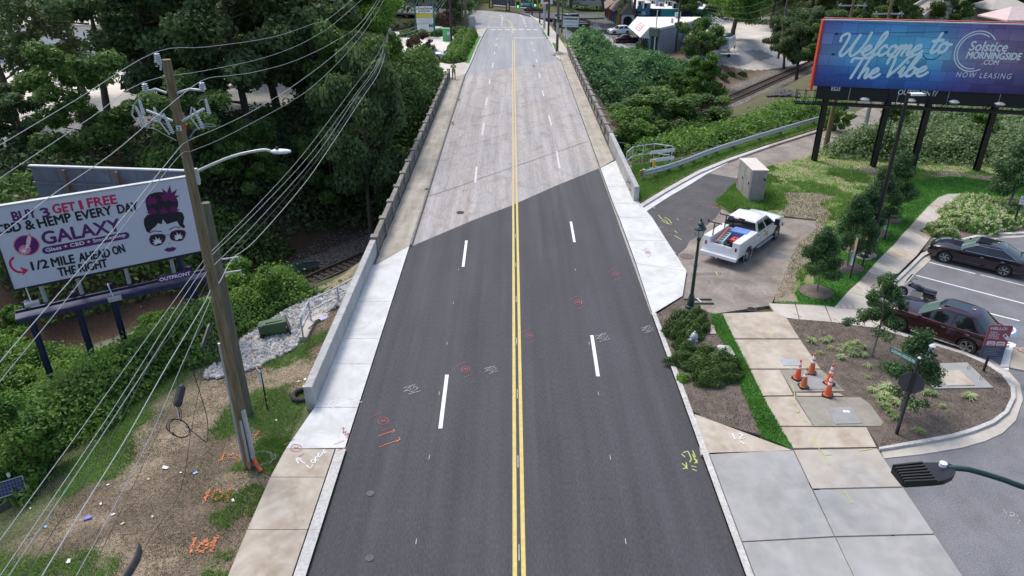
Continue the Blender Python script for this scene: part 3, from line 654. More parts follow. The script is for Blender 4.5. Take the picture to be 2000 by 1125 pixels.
spray([(652,868),(673,860)],spray_o,.035,.13);spray([(658,880),(677,874)],spray_o,.035,.13)
spray([(668,838),(672,835),(670,846),(676,842),(674,850),(681,846),(677,856)],spray_r,.04,.13)
for l in([(583,905),(578,893),(590,897)],[(580,895),(596,905)],[(598,908),(606,914),(611,907)],[(612,904),(607,900),(613,897),(616,903),(612,904)],[(621,893),(616,892),(617,898),(623,898)],[(625,886),(621,886),(623,892),(628,888),(630,884)],[(636,878),(632,879),(634,885),(638,881)]):spray(l,white_p,.045,.13)
for k,l in enumerate(([(1334,884),(1344,881)],[(1344,882),(1350,896),(1347,903)],[(1353,880),(1358,893)],[(1352,887),(1362,905)],[(1331,886),(1338,893)],[(1332,905),(1340,912),(1334,916)],[(1340,903),(1342,916)],[(1350,910),(1360,912)],[(1352,916),(1361,920)],[(1355,897),(1362,900),(1356,905)])):spray(l,spray_y,.05)
for l in([(1286,420),(1292,427),(1300,431),(1306,437)],[(1292,430),(1302,436),(1311,438)],[(1298,424),(1306,429),(1312,436)],[(1275,403),(1279,407)],[(1317,450),(1323,455)],[(1317,460),(1331,468)],[(1397,530),(1402,537)]):spray(l,spray_y,.07,.014)
for x,y in((1349,429),(1309,459),(1376,401),(1387,403),(1396,405),(1405,406)):spray([(x-5,y),(x,y-1),(x+4,y)],spray_r,.08,.014)
for l in([(1283,446),(1296,443)],[(1288,458),(1298,461)],[(1322,426),(1325,430)],[(1338,492),(1346,495)],[(1309,487),(1321,494)],[(1345,510),(1349,514)]):spray(l,spray_w,.05,.014)
for l in([(1541,712),(1545,722)],[(1545,750),(1551,764),(1553,790)],[(1554,799),(1558,806),(1562,800)],[(1560,810),(1566,815)],[(1567,820),(1577,824)],[(1587,850),(1598,874),(1609,886),(1620,906)],[(1678,880),(1704,876)],[(1610,888),(1625,887)],[(1649,959),(1664,982)],[(1500,640),(1503,652),(1508,662)],[(1490,660),(1500,668)]):spray(l,spray_y,.035,.14)
for l in([(1430,846),(1436,858)],[(1444,846),(1450,850),(1445,856),(1455,855)],[(1446,862),(1454,868)]):spray(l,white_p,.05,.14)
for x in(1640,1652,1664):spray([(x,596),(x+5,602)],spray_r,.04,.14)
for x,y in((1550,612),(1560,616),(1628,622),(1636,628),(1671,558),(1676,561),(1663,556)):spray([(x,y),(x+6,y+3)],spray_r,.04,.14)
for l in([(1960,995),(1966,1003)],[(1972,1003),(1978,1000),(1981,1006),(1975,1008),(1972,1003)],[(1978,1012),(1990,1022)],[(1986,1005),(1993,1020)]):spray(l,spray_w,.03,.014)
og=thing('utility_marks',None,None,kind='structure')
def gspray(l,m=spray_o,wd=.10):
 q=[land(px,py)for px,py in cr(l,4)]if len(l)>2 else[land(*l[0]),land(*l[0]).lerp(land(*l[1]),.5),land(*l[1])]
 mb=MB()
 for i in range(len(q)-1):
  d=q[i+1]-q[i];
  for k in range(max(3,int(d.length/.018))):
   c=q[i]+d*random.random()+Vector((random.gauss(0,wd*.26),random.gauss(0,wd*.26),0));c.z=tz(c.x,c.y)+.03
   a=random.random()*6.28;u=Vector((math.cos(a),math.sin(a),random.uniform(-.3,.9)))*.035;v_=Vector((-math.sin(a),math.cos(a),0))*.014
   mb.add([c-u+v_,c-u-v_,c+u-v_,c+u+v_],[(0,1,2,3)],m)
 mb.build('paint_stroke',og)
for l in([(409,958),(398,983)],[(427,957),(416,966),(423,977),(434,968),(427,957)],[(449,955),(443,982)],[(382,1049),(373,1081)],[(404,1054),(388,1070),(395,1080),(404,1066),(401,1054)],[(424,1050),(412,1066),(416,1064)],[(424,1050),(412,1082)],[(440,885),(432,900)],[(453,887),(448,898)],[(461,890),(470,892)],[(472,892),(467,902)],[(497,855),(505,843)]):gspray(l)
# bridge, parapets
br=thing('road_bridge','concrete road bridge carrying four lanes over the railway cutting','bridge')
mb=MB();mb.prism([(-7.55,35),(8.1,53),(8.1,106),(-7.4,88)],-.95,-.56,conc_old);mb.build('deck',br)
for x in(-6.2,-3.2,0,3.2,6.4):
 mb=MB();mb.box((x,70+x*1.1,-1.5),(.45,52,1.1),conc_old);mb.build('girder',br)
for c in(-8.5,8.5):
 for k in range(5):
  x=-6.2+k*3.1;s0=P0[1]+21+c/DX*.8+(x)*1.25;mb=MB();mb.lathe([(.4,-8),(.4,-2.0)],(x,s0,0),conc_old,12);mb.build('pier',br)
def solid_wall(label,x0,x1,ys,zt=1.0,rust=None):
 t_=thing('parapet_wall',label,'wall',(0,0,0))
 for i in range(len(ys)-1):
  a,b_=ys[i]+.012,ys[i+1]-.012;mb=MB();xc=(x0+x1)/2;w2=(x1-x0)/2
  sec=[(-w2,-.4),(w2,-.4),(w2,zt-.02),(w2-.02,zt),(-w2+.02,zt),(-w2,zt-.02)]
  mb.loft([[Vector((xc+p,y,q))for p,q in sec]for y in(a,b_)],conc_wall);mb.build('panel',t_)
 return t_
wl_=solid_wall('pale new solid concrete parapet on the left of the road',-7.62,-7.30,[21.7,27.2,35.5],.98)
wr_=solid_wall('pale new solid concrete parapet on the right with scribbled black graffiti',7.86,8.18,[43.9,50.2,57.4],1.08)
pw=Plane((7.86,57.4,0),(0,-1,0),(0,0,1))
mb=MB()
def pst(l,m,wd=.05):polyline_ribbon(mb,[pw.uv(*p)for p in cr(l,4)],wd,m,.006,frame=lambda a,b_,h:pw.p(a,b_,h),step=.0002)
for l in([(1225,347),(1228,358),(1226,352)],[(1227,350),(1231,362)],[(1224,355),(1232,357)],[(1229,363),(1232,372),(1228,369)],[(1231,353),(1230,368)]):pst(l,black_mt,.05)
for l in([(1208,318),(1209,322)],):pst(l,spray_o,.18)
mb.build('graffiti',wr_)
pw2=Plane((-7.30,21.7,0),(0,1,0),(0,0,1));mb=MB()
polyline_ribbon(mb,[pw2 .uv(*p)for p in((639,729),(641,738),(642,752))],.16,spray_o,.006,frame=lambda a,b_,h:pw2 .p(a,b_,h),taper=True);mb.build('paint_mark',wl_)
def parapet(label,x,y0,n,pitch,side):
 t_=thing('balustrade',label,'balustrade',(0,0,0));t_.location=(x,y0,0)
 mb=MB();mb.box((0,0,.42),(.34,.36,1.24),conc_old);mb.box((0,0,1.07),(.40,.44,.09),conc_old);post=mb.mesh('post')
 mb=MB();mb.box((0,0,.93),(.26,pitch-.37,.2),conc_old);top=mb.mesh('rail')
 mb=MB();mb.box((0,0,.12),(.26,pitch-.37,.3),conc_old);bot=mb.mesh('base')
 mb=MB();mb.box((0,0,.55),(.15,.19,.56),conc_old);bal=mb.mesh('baluster')
 for i in range(n+1):
  obj('post',post,t_,loc=(0,i*pitch,0))
  if i==n:break
  c=(i+.5)*pitch;obj('rail',top,t_,loc=(0,c,0));obj('base',bot,t_,loc=(0,c,0))
  for k in range(7):obj('baluster',bal,t_,loc=(0,c+(k-3)*(pitch-.5)/7,0))
 return t_
parapet('weathered concrete balustrade with square posts along the left of the old bridge',-7.42,35.75,18,2.8,-1)
parapet('weathered concrete balustrade along the right of the old bridge',8.0,57.65,17,2.85,1)
pb=thing('pipe_brackets','teal pipe with short crosswise brackets fixed outside the right balustrade','pipe brackets',(8.2,56,0))
for k in range(13):
 mb=MB();mb.box((.42,k*2.95+1,.35),(.8,.07,.07),teal_m);mb.build('bracket',pb)
mb=MB();mb.tube([(.3,-1,.2),(.3,38,.2)],.07,dark_green,8);mb.build('pipe',pb)
def pipe_rail(label,pts,hs=(.55,1.05),r=.035,curb=None,base_z=None,closed_posts=None,mcurb=None):
 t_=thing('pipe_railing',label,'railing')
 for i,p in enumerate(pts):
  mb=MB();mb.tube([p,p+Vector((0,0,hs[-1]))],r,galv,8);mb.build('post',t_)
 for h_ in hs:
  mb=MB();mb.tube([p+Vector((0,0,h_))for p in pts],r*.85,galv,8);mb.build('rail',t_)
 if curb:
  for i in range(len(pts)-1):
   mb=MB();mb.bar(pts[i]+Vector((0,0,-.35)),pts[i+1]+Vector((0,0,-.35)),curb,.7,mcurb or walk_old);mb.build('kerb',t_)
 return t_
pr=pipe_rail('low galvanised pipe railing on a concrete kerb above the right abutment',[G(1222,335,.1),G(1234,324,.1),G(1254,321,.1),G(1275,318,.1),G(1310,323,.1)],(.75,1.45),.04,.25)
q=[land(705,565,-.6),land(663,598,-.6),land(608,626,-.6),land(592,658,-.6)]
q=[G(705,572,-.2),G(663,597,-.25),G(607.5,625,-.3),G(592,658,-.35)]
pipe_rail('galvanised pipe railing on a cranked concrete kerb beside the riprap',q,(.5,1.0),.042,.36,mcurb=walk_pale)
gr=thing('guard_rail','galvanised w-beam guard rail on stubby posts beside the driveway','guard rail')
gp=[G(x,y,.1)for x,y in((1259,352),(1300,341),(1340,327),(1380,311),(1420,297),(1500,272),(1560,254),(1610,239),(1660,222))]
gpc=[Vector(v)for v in cr([tuple(v)for v in gp],5)]
sec=[(.0,.32),(.07,.38),(.07,.44),(.01,.50),(.01,.55),(.07,.61),(.07,.67),(0,.73)]
rings=[]
for i,p in enumerate(gpc):
 d=(gpc[min(i+1,len(gpc)-1)]-gpc[max(i-1,0)]).normalized();nrm=Vector((d.y,-d.x,0))
 rings.append([p+nrm*a+Vector((0,0,b_))for a,b_ in sec]+[p+nrm*(a-.012)+Vector((0,0,b_))for a,b_ in sec[::-1]])
mb=MB();mb.loft(rings,galv);mb.build('beam',gr,smooth=50)
for i in range(0,len(gpc),3):
 p=gpc[i];d=(gpc[min(i+1,len(gpc)-1)]-gpc[max(i-1,0)]).normalized();nrm=Vector((d.y,-d.x,0));mb=MB()
 steel=i<4
 mb.box(p-nrm*.14+Vector((0,0,.33)),(.12 if steel else .2,.2,.86),galv if steel else wood_old,math.atan2(d.y,d.x));mb.build('post',gr)
a=gpc[0];mb=MB();mb.box(a+Vector((-.16,.1,.45)),(.42,.05,.5),yellow_p,R(20));mt=mb.build('marker_plate',gr)
mb=MB()
for k in range(3):
 mb.bar(a+Vector((-.36,.0,.28+k*.16)),a+Vector((.03,.14,.42+k*.16)),.012,.06,black_mt,up=(0,0,1))
mb.build('marker_stripe',mt)
yp=thing('marker_post','yellow utility marker post behind the guard rail end','post',G(1275,345,.1));mb=MB();mb.box((0,0,.62),(.14,.14,1.25),M('marker_yellow',(.7,.42,.04),rough=.5));mb.build('post',yp)
bc=thing('barricade','leaning white slatted barricade behind the guard rail','barricade',G(1287,338,.1),R(22))
for x in(-.75,.75):
 mb=MB();mb.bar((x,0,0),(x+.35,.35,1.75),.06,.05,black_mt);mb.build('leg',bc)
for z in(.35,.95,1.5):
 mb=MB();mb.box((.15+z*.12,z*.2-.03,z),(2.0,.03,.24),white_pl);mb.build('slat',bc)
# railway
rw=thing('railway_track','single railway track on stained timber ties in ballast below the bridge','railway track')
def tp(s,off,z):return Vector((P0[0]+DX*s+DY*off,P0[1]+DY*s-DX*off,z))
TA=math.atan2(DY,DX)
for off in(-.15,1.29):
 mb=MB();rp_=[tp(s,off,-7.0)for s in(-45,180)]
 mb.bar(rp_[0],rp_[1],.07,.17,rust_m);mb.bar(rp_[0]+Vector((0,0,.1)),rp_[1]+Vector((0,0,.1)),.075,.035,railtop);mb.bar(rp_[0]-Vector((0,0,.09)),rp_[1]-Vector((0,0,.09)),.14,.03,rust_m);mb.build('rail',rw)
mb=MB();mb.box((0,0,0),(.24,2.6,.16),tie_m);tie=mb.mesh('tie')
for i in range(290):
 s=-6+i*.55
 if 26<s<42:continue
 o=obj('tie',tie,rw,loc=tp(s,.57+random.uniform(-.04,.04),-7.17+random.uniform(-.015,.015)));o.rotation_euler=(0,0,TA+random.uniform(-.02,.02))
n=26000;s_=rng.uniform(-8,160,n);o_2=rng.normal(.57,1.7,n);C=np.stack([P0[0]+DX*s_+DY*o_2,P0[1]+DY*s_-DX*o_2,np.zeros(n)],1)
C[:,2]=terr(C[:,0],C[:,1])+.03
mst=M('ballast_stone',(.25,.23,.215),(.42,.40,.38),scale=7,rough=1,c3=(.12,.10,.09),s3=3,f3=.7)
def stones(C,size,m,name,flatten=.7,jit=.6):
 T=np.array([[1,0,0],[-.4,.9,0],[-.5,-.8,0],[.1,.1,1],[0,0,-.7]],float);n=len(C)
 a=rng.uniform(0,6.28,n);ca,sa=np.cos(a),np.sin(a);s=size*(1+jit*rng.uniform(-.7,1,n))
 V=T[None]*(1+rng.uniform(-.3,.3,(n,5,3)));X=V[...,0]*ca[:,None]-V[...,1]*sa[:,None];Y=V[...,0]*sa[:,None]+V[...,1]*ca[:,None]
 V=np.stack([X,Y,V[...,2]*flatten],-1)*s[:,None,None]+C[:,None]
 f=np.array([[0,1,3],[1,2,3],[2,0,3],[1,0,4],[2,1,4],[0,2,4]]);F=(f[None]+np.arange(n)[:,None,None]*5).reshape(-1,3)
 return fast(name,V.reshape(-1,3),F,m)
obj('ballast',stones(C,.06,mst,'ballast'),kind='stuff')
rip=thing('riprap',None,None,kind='structure')
def pick(poly,n,world=True):
 xs=[p[0]for p in poly];ys=[p[1]for p in poly];out=np.zeros((0,2))
 while len(out)<n:
  a=np.c_[rng.uniform(min(xs),max(xs),n*2),rng.uniform(min(ys),max(ys),n*2)]
  a=a[inpoly(a[:,0],a[:,1],poly)];out=np.r_[out,a]
 return out[:n]
rp_poly=[(lambda v:(v.x,v.y))(land(*p))for p in[(470,668),(505,640),(560,606),(620,580),(680,560),(712,545),(702,575),(664,600),(606,630),(588,662),(578,682),(540,700),(505,718),(470,730),(430,740),(402,742),(398,730),(425,714),(455,700)]]
rk=[M('riprap_grey',(.26,.265,.27),(.40,.40,.40),scale=4,rough=1),M('riprap_pale',(.42,.43,.44),(.52,.52,.52),scale=4,rough=1),M('riprap_dark',(.17,.18,.20),(.27,.28,.30),scale=4,rough=1),M('riprap_tan',(.38,.31,.24),(.50,.43,.34),scale=4,rough=1)]
def rock(seed,m,n=1):
 bm=bmesh.new();bmesh.ops.create_icosphere(bm,subdivisions=n,radius=1);r_=random.Random(seed)
 for v in bm.verts:v.co*=r_.uniform(.72,1.15)
 for v in bm.verts:v.co.z*=.62;v.co.x*=1.2
 me=bpy.data.meshes.new('stone');bm.to_mesh(me);bm.free();me.materials.append(m);return me
rocks=[rock(i,rk[[0,0,1,2,0,3,1,0][i]])for i in range(8)]
pts=pick(rp_poly,290)
for i,(x,y)in enumerate(pts):
 k=5 if(tz(x,y)>-1.6 and i%3==0)else i%5
 o=obj('stone',rocks[k],rip,loc=(x,y,tz(x,y)+.08));s=random.uniform(.09,.18);o.scale=(s,s,s*1.15);o.rotation_euler=(random.uniform(-.4,.4),random.uniform(-.4,.4),random.uniform(0,6.3))
pp=pick(rp_poly,1500);C=np.c_[pp,terr(pp[:,0],pp[:,1])+.04]
o=obj('stone',stones(C,.12,rk[0],'stone',.9),rip,kind='stuff')
pp=pick(rp_poly,700);C=np.c_[pp,terr(pp[:,0],pp[:,1])+.07]
o=obj('stone',stones(C,.10,rk[1],'stone',.9),rip,kind='stuff')
pp=pick(rp_poly,900);C=np.c_[pp,terr(pp[:,0],pp[:,1])+.05];obj('stone',stones(C,.11,rk[2],'stone',1.0),rip,kind='stuff')
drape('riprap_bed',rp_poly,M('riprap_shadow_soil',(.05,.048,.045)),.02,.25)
# vegetation
def tree_mesh(seed,ht,cr_,tr,nb=9,ncl=60,nl=220,lsz=.2,shape='round',m=None,bk=None,gap=.15,base=.3,clr=None):
 """returns (trunk mesh, crown mesh); limbs grow from the bole, leaf clumps sit at their tips"""
 r_=random.Random(seed);mb=MB();tips=[]
 lean=Vector((r_.uniform(-.05,.05),r_.uniform(-.05,.05),1))*ht
 bole=[lean*(t)+Vector((math.sin(t*5+seed)*.02*ht,math.cos(t*4+seed)*.02*ht,0))for t in(0,.12,.3,.5,.7,.88)]
 mb.tube(bole,[tr*1.25,tr,tr*.82,tr*.6,tr*.38,tr*.12],bk or bark,8)
 for i in range(nb):
  t0=base+(1-base)*(i+r_.random()*.6)/nb*.92;p=lean*t0;a=i*2.4+r_.uniform(-.4,.4)
  if shape=='cone':ln=cr_*(1.05-t0)/(1-base)*1.0
  else:ln=cr_*math.sqrt(max(.08,1-((t0-base)/(1-base)*1.75-.75)**2))*r_.uniform(.75,1.05)
  up=r_.uniform(.15,.6)*ln;e=p+Vector((math.cos(a)*ln,math.sin(a)*ln,up));mid=p.lerp(e,.5)+Vector((0,0,-.06*ln))
  mb.tube([p,mid,e],[tr*.36*(1.1-t0*.7),tr*.22*(1.1-t0*.7),tr*.05],bk or bark,5)
  tips+=[(p.lerp(e,f),ln)for f in(.55,.8,1.0)]
  for j in range(2):
   b_=a+r_.choice((-1,1))*r_.uniform(.5,1.0);q0=p.lerp(e,r_.uniform(.35,.7));q1=q0+Vector((math.cos(b_),math.sin(b_),r_.uniform(.1,.8)))*ln*.5
   mb.tube([q0,q1],[tr*.14,tr*.03],bk or bark,4);tips+=[(q1,ln),(q0 .lerp(q1,.6),ln)]
 tips.append((lean*.97,cr_));tips.append((lean*.88,cr_))
 if r_.random()<2:trunk=mb.mesh('trunk',60)
 C,O=[],[]
 g=np.random.default_rng(seed);cs=clr or cr_*.26
 sel=[tips[r_.randrange(len(tips))]for _ in range(ncl)]
 for k,(p,ln)in enumerate(sel):
  if r_.random()<gap:continue
  rad=cs*r_.uniform(.6,1.15);d=g.normal(size=(nl,3));d/=np.linalg.norm(d,axis=1,keepdims=True)
  rr=rad*g.uniform(.55,1.08,(nl,1));pos=np.array(p)[None]+np.array([r_.gauss(0,cs*.35),r_.gauss(0,cs*.35),r_.gauss(0,cs*.25)])[None]+d*rr*np.array([[1,1,.72]])
  C.append(pos);O.append(d)
 C=np.concatenate(C);O=np.concatenate(O);ok=C[:,2]>ht*.06;C,O=C[ok],O[ok]
 V,F=leaves(C,lsz,.3,O*.8);return trunk,fast('crown',V,F,m)
def plant_tree(name,label,cat,me,loc,rz=0,sc=1.0,group=None):
 t_=thing(name,label,cat,loc,rz,group);t_.scale=sc if hasattr(sc,'__len__')else(sc,sc,sc)
 obj('trunk',me[0],t_);obj('crown',me[1],t_);return t_
big=[tree_mesh(11,17,6.0,.42,14,130,260,.26,m=L_dark,gap=.05,base=.25),tree_mesh(23,16,5.4,.36,12,110,260,.26,m=L_dark,gap=.12,base=.22),tree_mesh(37,15,5.2,.34,12,100,240,.25,m=L_mid,gap=.15,base=.2)]
airy=tree_mesh(51,16,6.6,.34,14,60,190,.22,m=L_dark,gap=.15,base=.28,clr=1.25)
brt=tree_mesh(61,12,5.2,.4,12,110,260,.22,m=L_bright,gap=.05,base=.22)
midb=tree_mesh(71,7,3.4,.18,10,90,240,.17,m=L_mid,gap=.05,base=.08)
midk=tree_mesh(73,6.5,3.4,.16,10,80,240,.17,m=L_brush,gap=.05,base=.05)
gL='tall dark trees beyond the railway on the left'
TL=[(-18.5,79,2,.62,'leafy tree beside the left balustrade, nearest the pale left lot'),(-17.2,66,1,.84,'dark tree just left of the old bridge, behind the street lamp arm'),(-11.2,53.5,1,(.55,.55,.95),'tall narrow dark tree against the left balustrade, hiding a metal pole'),(-13.2,60,2,(.62,.62,.95),'tall narrow leafy tree by the left balustrade, second from the dark seam'),(-14.8,57.5,2,.50,'low bushy tree hugging the left balustrade at mid bridge'),(-22.5,60,0,.88,'tall dark tree directly above the street lamp head'),(-24,73,0,.95,'tall dark tree behind the lamp, its crown crossed by the three upper wires'),(-30,63,1,.95,'dense dark tree right behind the top of the timber utility pole'),(-31.5,76,0,1.0,'tall dark tree at top edge, right of the utility pole top'),(-38,68,3,1.0,'open-crowned dark tree left of the utility pole, pale lot showing through it'),(-39,84,3,.95,'tall thin-leaved tree at top edge, left of the utility pole'),(-46,66,3,1.02,'open-crowned tree with bare limbs near the upper left corner'),(-47,80,3,.95,'thin dark tree against the upper left corner'),(-31,52,2,.62,'bushy tree rising behind the bluish back of the left billboard'),(-38,55,1,.42,'dark tree at the left edge above the left billboard'),(-24,52,2,.60,'dark bushy tree between the billboard and the street lamp'),(-20.2,54.5,2,.46,'low dark tree beyond the railway cutting, right of the street lamp'),(-22,88,1,.85,'tall dark tree at the top edge behind the wires'),(-19.5,95,2,.72,'rounded tree bordering the pale left lot, top edge'),(-30,92,0,.9,'dark tree farthest back on the left, at the top edge'),(-45,57,2,.42,'dark bushy tree at the left edge behind the billboard'),]
for x,y,k,sc,lab in TL:
 mm=big[k]if k<3 else airy
 plant_tree('broadleaf_tree',lab,'tree',mm,(x,y,tz(x,y)-.2),random.uniform(0,6),sc,gL)
tb=tree_mesh(77,11,3.0,.22,12,70,230,.2,m=L_mid,gap=.05,base=.15)
plant_tree('broadleaf_tree','sunlit yellow-green tree at the edge of the pale left lot','tree',(brt[0],brt[1]),(-14.6,73,tz(-14.6,73)),1,(.66,.66,.98))
def mound(name,poly,hf,dens,size,m,label=None,under=None,seed=0,jit=.25,up=.5,kind='stuff',cat=None):
 a=abs(sum(poly[i][0]*poly[(i+1)%len(poly)][1]-poly[(i+1)%len(poly)][0]*poly[i][1]for i in range(len(poly))))/2
 n=int(a*dens);p=pick(poly,n);e=.25
 z=hf(p[:,0],p[:,1]);gx=(hf(p[:,0]+e,p[:,1])-z)/e;gy=(hf(p[:,0],p[:,1]+e)-z)/e
 nr=np.stack([-gx,-gy,np.ones(n)],1);nr/=np.linalg.norm(nr,axis=1,keepdims=True)
 C=np.c_[p,z]+nr*rng.normal(0,jit,(n,1));V,F=leaves(C,size,0,nr*1.1)
 return obj(name,fast(name,V,F,m),kind=kind,label=label,cat=cat)
def edge_fade(poly,wd):
 E_=[(np.array(poly[i]),np.array(poly[(i+1)%len(poly)]))for i in range(len(poly))]
 def f(x,y):
  d=np.full(np.shape(x),1e9);P_=np.stack([x,y],-1)
  for a,b_ in E_:
   ab=b_-a;t=np.clip(((P_-a)@ab)/(ab@ab),0,1);d=np.minimum(d,np.linalg.norm(P_-(a+t[...,None]*ab),axis=-1))
  return sm(d/wd)
 return f
def hump(poly,hh,sc,seed,fade=2.0,basef=terr,sharp=1.0):
 ef=edge_fade(poly,fade)
 def f(x,y):return basef(x,y)+ef(x,y)*hh*((.25 if sharp==1 else .05)+.95*fbm(x,y,sc,seed)**sharp)
 return f
LP=LPt;LPx=lambda l,z0=-2:[(lambda v:(v.x,v.y))(land(a,b_,z0))for a,b_ in l]
kz=LP([(1106,88),(1135,84),(1180,94),(1240,106),(1300,118),(1345,128),(1392,134),(1397,165),(1388,188),(1340,196),(1290,194),(1245,206),(1210,226),(1186,214),(1150,160),(1125,115)],-3)
mound('kudzu',kz,hump(kz,4.0,3.4,4,2.0,terr,2.2),95,.21,L_kudzu,jit=.32)
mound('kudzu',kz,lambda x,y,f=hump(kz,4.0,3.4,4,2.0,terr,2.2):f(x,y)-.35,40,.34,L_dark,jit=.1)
wz=LP([(1192,238),(1240,205),(1290,192),(1345,196),(1370,205),(1330,222),(1290,235),(1230,265)],-5)
mound('withered_vines',wz,hump(wz,1.0,2,6,1),60,.16,L_brown,jit=.3)
bz=LP([(1232,322),(1320,306),(1420,286),(1500,263),(1600,232),(1652,214),(1640,205),(1560,200),(1510,212),(1460,230),(1420,243),(1380,252),(1300,256),(1218,270)],-2)
bh=hump(bz,1.5,2.4,44,1.2,terr,1.6)
mound('brambles',bz,bh,110,.14,L_brush,jit=.3)
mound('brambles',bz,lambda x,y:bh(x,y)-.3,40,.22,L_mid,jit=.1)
for x,y,s_1,me,lab in((13.4,66.5,(1.12,1.12,.74),midb,'large bushy tree growing out of the cutting behind the pipe railing'),(10.5,62,(.75,.75,.62),midk,'bushy tree squeezed against the right balustrade'),(18.2,68.5,(.72,.72,.40),midb,'bushy tree in the cutting, right neighbour of the largest one'),(33,76.5,(.35,.35,.2),midb,'farthest shrubby tree beside the ballast, left of the right billboard')):
 t_=plant_tree('bushy_tree',lab,'tree',me,(x,y,tz(x,y)),x,1);t_.scale=s_1
sapl=tree_mesh(90,7,2.3,.1,10,90,230,.13,'cone',L_brush,gap=.02,base=.03)
for px,py,z,s_1,lab in((1352,185,-6,.95,'feathery green tree at the right end of the vine slope, left of its pair'),(1380,190,-6,1.05,'feathery green tree at the foot of the vine slope beside the rails'),(1300,128,-1,.62,'upright green sapling clump against the long grey wall'),(1325,150,-3,.7,'feathery sapling on top of the vine slope under the spreading tree')):
 q=G(px,py,z);plant_tree('sapling',lab,'tree',sapl,(q.x,q.y,tz(q.x,q.y)),px,s_1)
wtree=tree_mesh(95,7.2,3.6,.2,9,60,240,.17,m=L_mid,gap=.1,base=.38)
q=G(1362,130,-4);plant_tree('broadleaf_tree','spreading dark-leaved tree in front of the long grey building wall','tree',wtree,(q.x,q.y,tz(q.x,q.y)),1,1.05)
fz=[(-45,40),(-36,50),(-26,52),(-18,53),(-12,58),(-8.2,63),(-8.2,84),(-14,84),(-22,66),(-34,58),(-50,50)]
mound('undergrowth',fz,hump(fz,2.6,3.5,14,1.5),60,.20,L_dark,jit=.35)
fz2=[(-8.0,56.5),(-8.0,86),(-13,86),(-15,70),(-12.2,60)]
mound('undergrowth',fz2,hump(fz2,4.6,3.6,17,1.6),110,.19,L_mid,jit=.3)
fz3=[(-29,39),(-23.5,44),(-18.5,48),(-17,52),(-24,52),(-33,48),(-36,42)]
mound('undergrowth',fz3,hump(fz3,2.8,3,19,1.3),90,.17,L_mid,jit=.3)
ns=LP([(-250,660),(0,640),(60,690),(110,705),(200,708),(300,680),(390,640),(450,600),(530,560),(575,545),(610,572),(660,560),(700,545),(705,555),(640,572),(560,604),(505,638),(465,660),(455,700),(410,712),(380,722),(350,725),(300,770),(262,790),(245,820),(215,845),(165,862),(130,880),(95,940),(60,990),(0,990),(-300,1020)])
hs=hump(ns,2.1,2.6,27,1.5)
mound('roadside_brush',ns,hs,420,.088,L_brush,jit=.22)
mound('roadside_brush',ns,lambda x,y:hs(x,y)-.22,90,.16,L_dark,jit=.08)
for px,py,rr_ in((120,800,1.4),(60,860,1.0),(290,700,1.2),(210,790,.9),(480,640,1.1),(20,740,1.3),(180,850,.8),(380,690,.8)):
 c_=land(px,py,-2);q=[(c_.x+rr_*math.cos(a/9*6.283)*(1+.25*math.sin(a*2.1)),c_.y+rr_*math.sin(a/9*6.283))for a in range(9)]
 mound('roadside_brush',q,hump(q,.7,1.2,px,.6,hs),260,.06+.03*(px%3),(L_bright,L_reed,L_brush)[px//10%3],jit=.3)
for px,py,s_1,lab in((500,588,.42,'round dark bush above the pale riprap'),(455,585,.40,'bush beside the riprap, just right of the paired poles'),(20,800,.55,'leafy bush at the left edge beside a blue billboard post'),(60,900,.42,'dense leafy bush at the left edge above the solar panel'),(310,660,.36,'bush between the blue billboard posts and the pole'),(200,740,.34,'bush in the middle of the left brush'),(20,660,.45,'leafy bush under the left end of the billboard')):
 p=land(px,py+30,-2);plant_tree('bush',lab,'bush',(midk[0],midk[1]),(p.x,p.y,p.z),random.random()*6,s_1)
def grass(name,poly,dens,m,hgt,zf,thr=None,wd=.02,seed=1):
 a=abs(sum(poly[i][0]*poly[(i+1)%len(poly)][1]-poly[(i+1)%len(poly)][0]*poly[i][1]for i in range(len(poly))))/2
 n=int(a*dens);p=pick(poly,n)
 if thr is not None:
  k=thr(p[:,0],p[:,1]);p=p[rng.random(len(p))<k];n=len(p)
 z=zf(p[:,0],p[:,1])if callable(zf)else np.full(n,zf);a=rng.uniform(0,6.28,n);h=hgt*rng.uniform(.5,1.3,n);ln=rng.normal(0,.55,(n,2))*h[:,None]
 u=np.stack([np.cos(a),np.sin(a),0*a],1)*wd;b_=np.c_[p,z];tp_=b_+np.c_[ln,h]
 V=np.stack([b_-u,b_+u,tp_],1).reshape(-1,3);F=np.arange(3*n).reshape(-1,3);return obj(name,fast(name,V,F,m),kind='stuff')
patch=lambda sc,sd_,c,wd=.08:(lambda x,y:.03+.97*sm((fbm(x,y,sc,sd_)-c)/wd))
PW=lambda l:P(l,.1)
mown=PW([(1512,589),(1560,590),(1552,573),(1566,552),(1590,560),(1590,520),(1625,470),(1640,440),(1700,372),(1760,352),(1800,350),(1850,345),(1895,347),(1935,354),(1965,356),(2080,372),(2100,396),(2010,392),(1917,380),(1879,377),(1850,378),(1829,386),(1809,405),(1779,437),(1763,457),(1727,495),(1694,531),(1656,569),(1629,599)])
grass('mown_grass',mown,700,L_grass,.07,.11,wd=.016)
grass('mown_grass',P([(1388,612),(1411,615),(1435,663),(1501,794),(1548,876),(1524,866),(1487,852),(1477,828),(1438,740),(1410,665),(1391,640)],.12),1100,L_grass,.075,.125,wd=.014);grass('mown_grass',P([(1388,612),(1411,615),(1435,663),(1501,794),(1548,876),(1524,866),(1487,852),(1477,828),(1438,740),(1410,665),(1391,640)],.12),260,L_grassR,.085,.125,thr=patch(.7,5,.4),wd=.014)
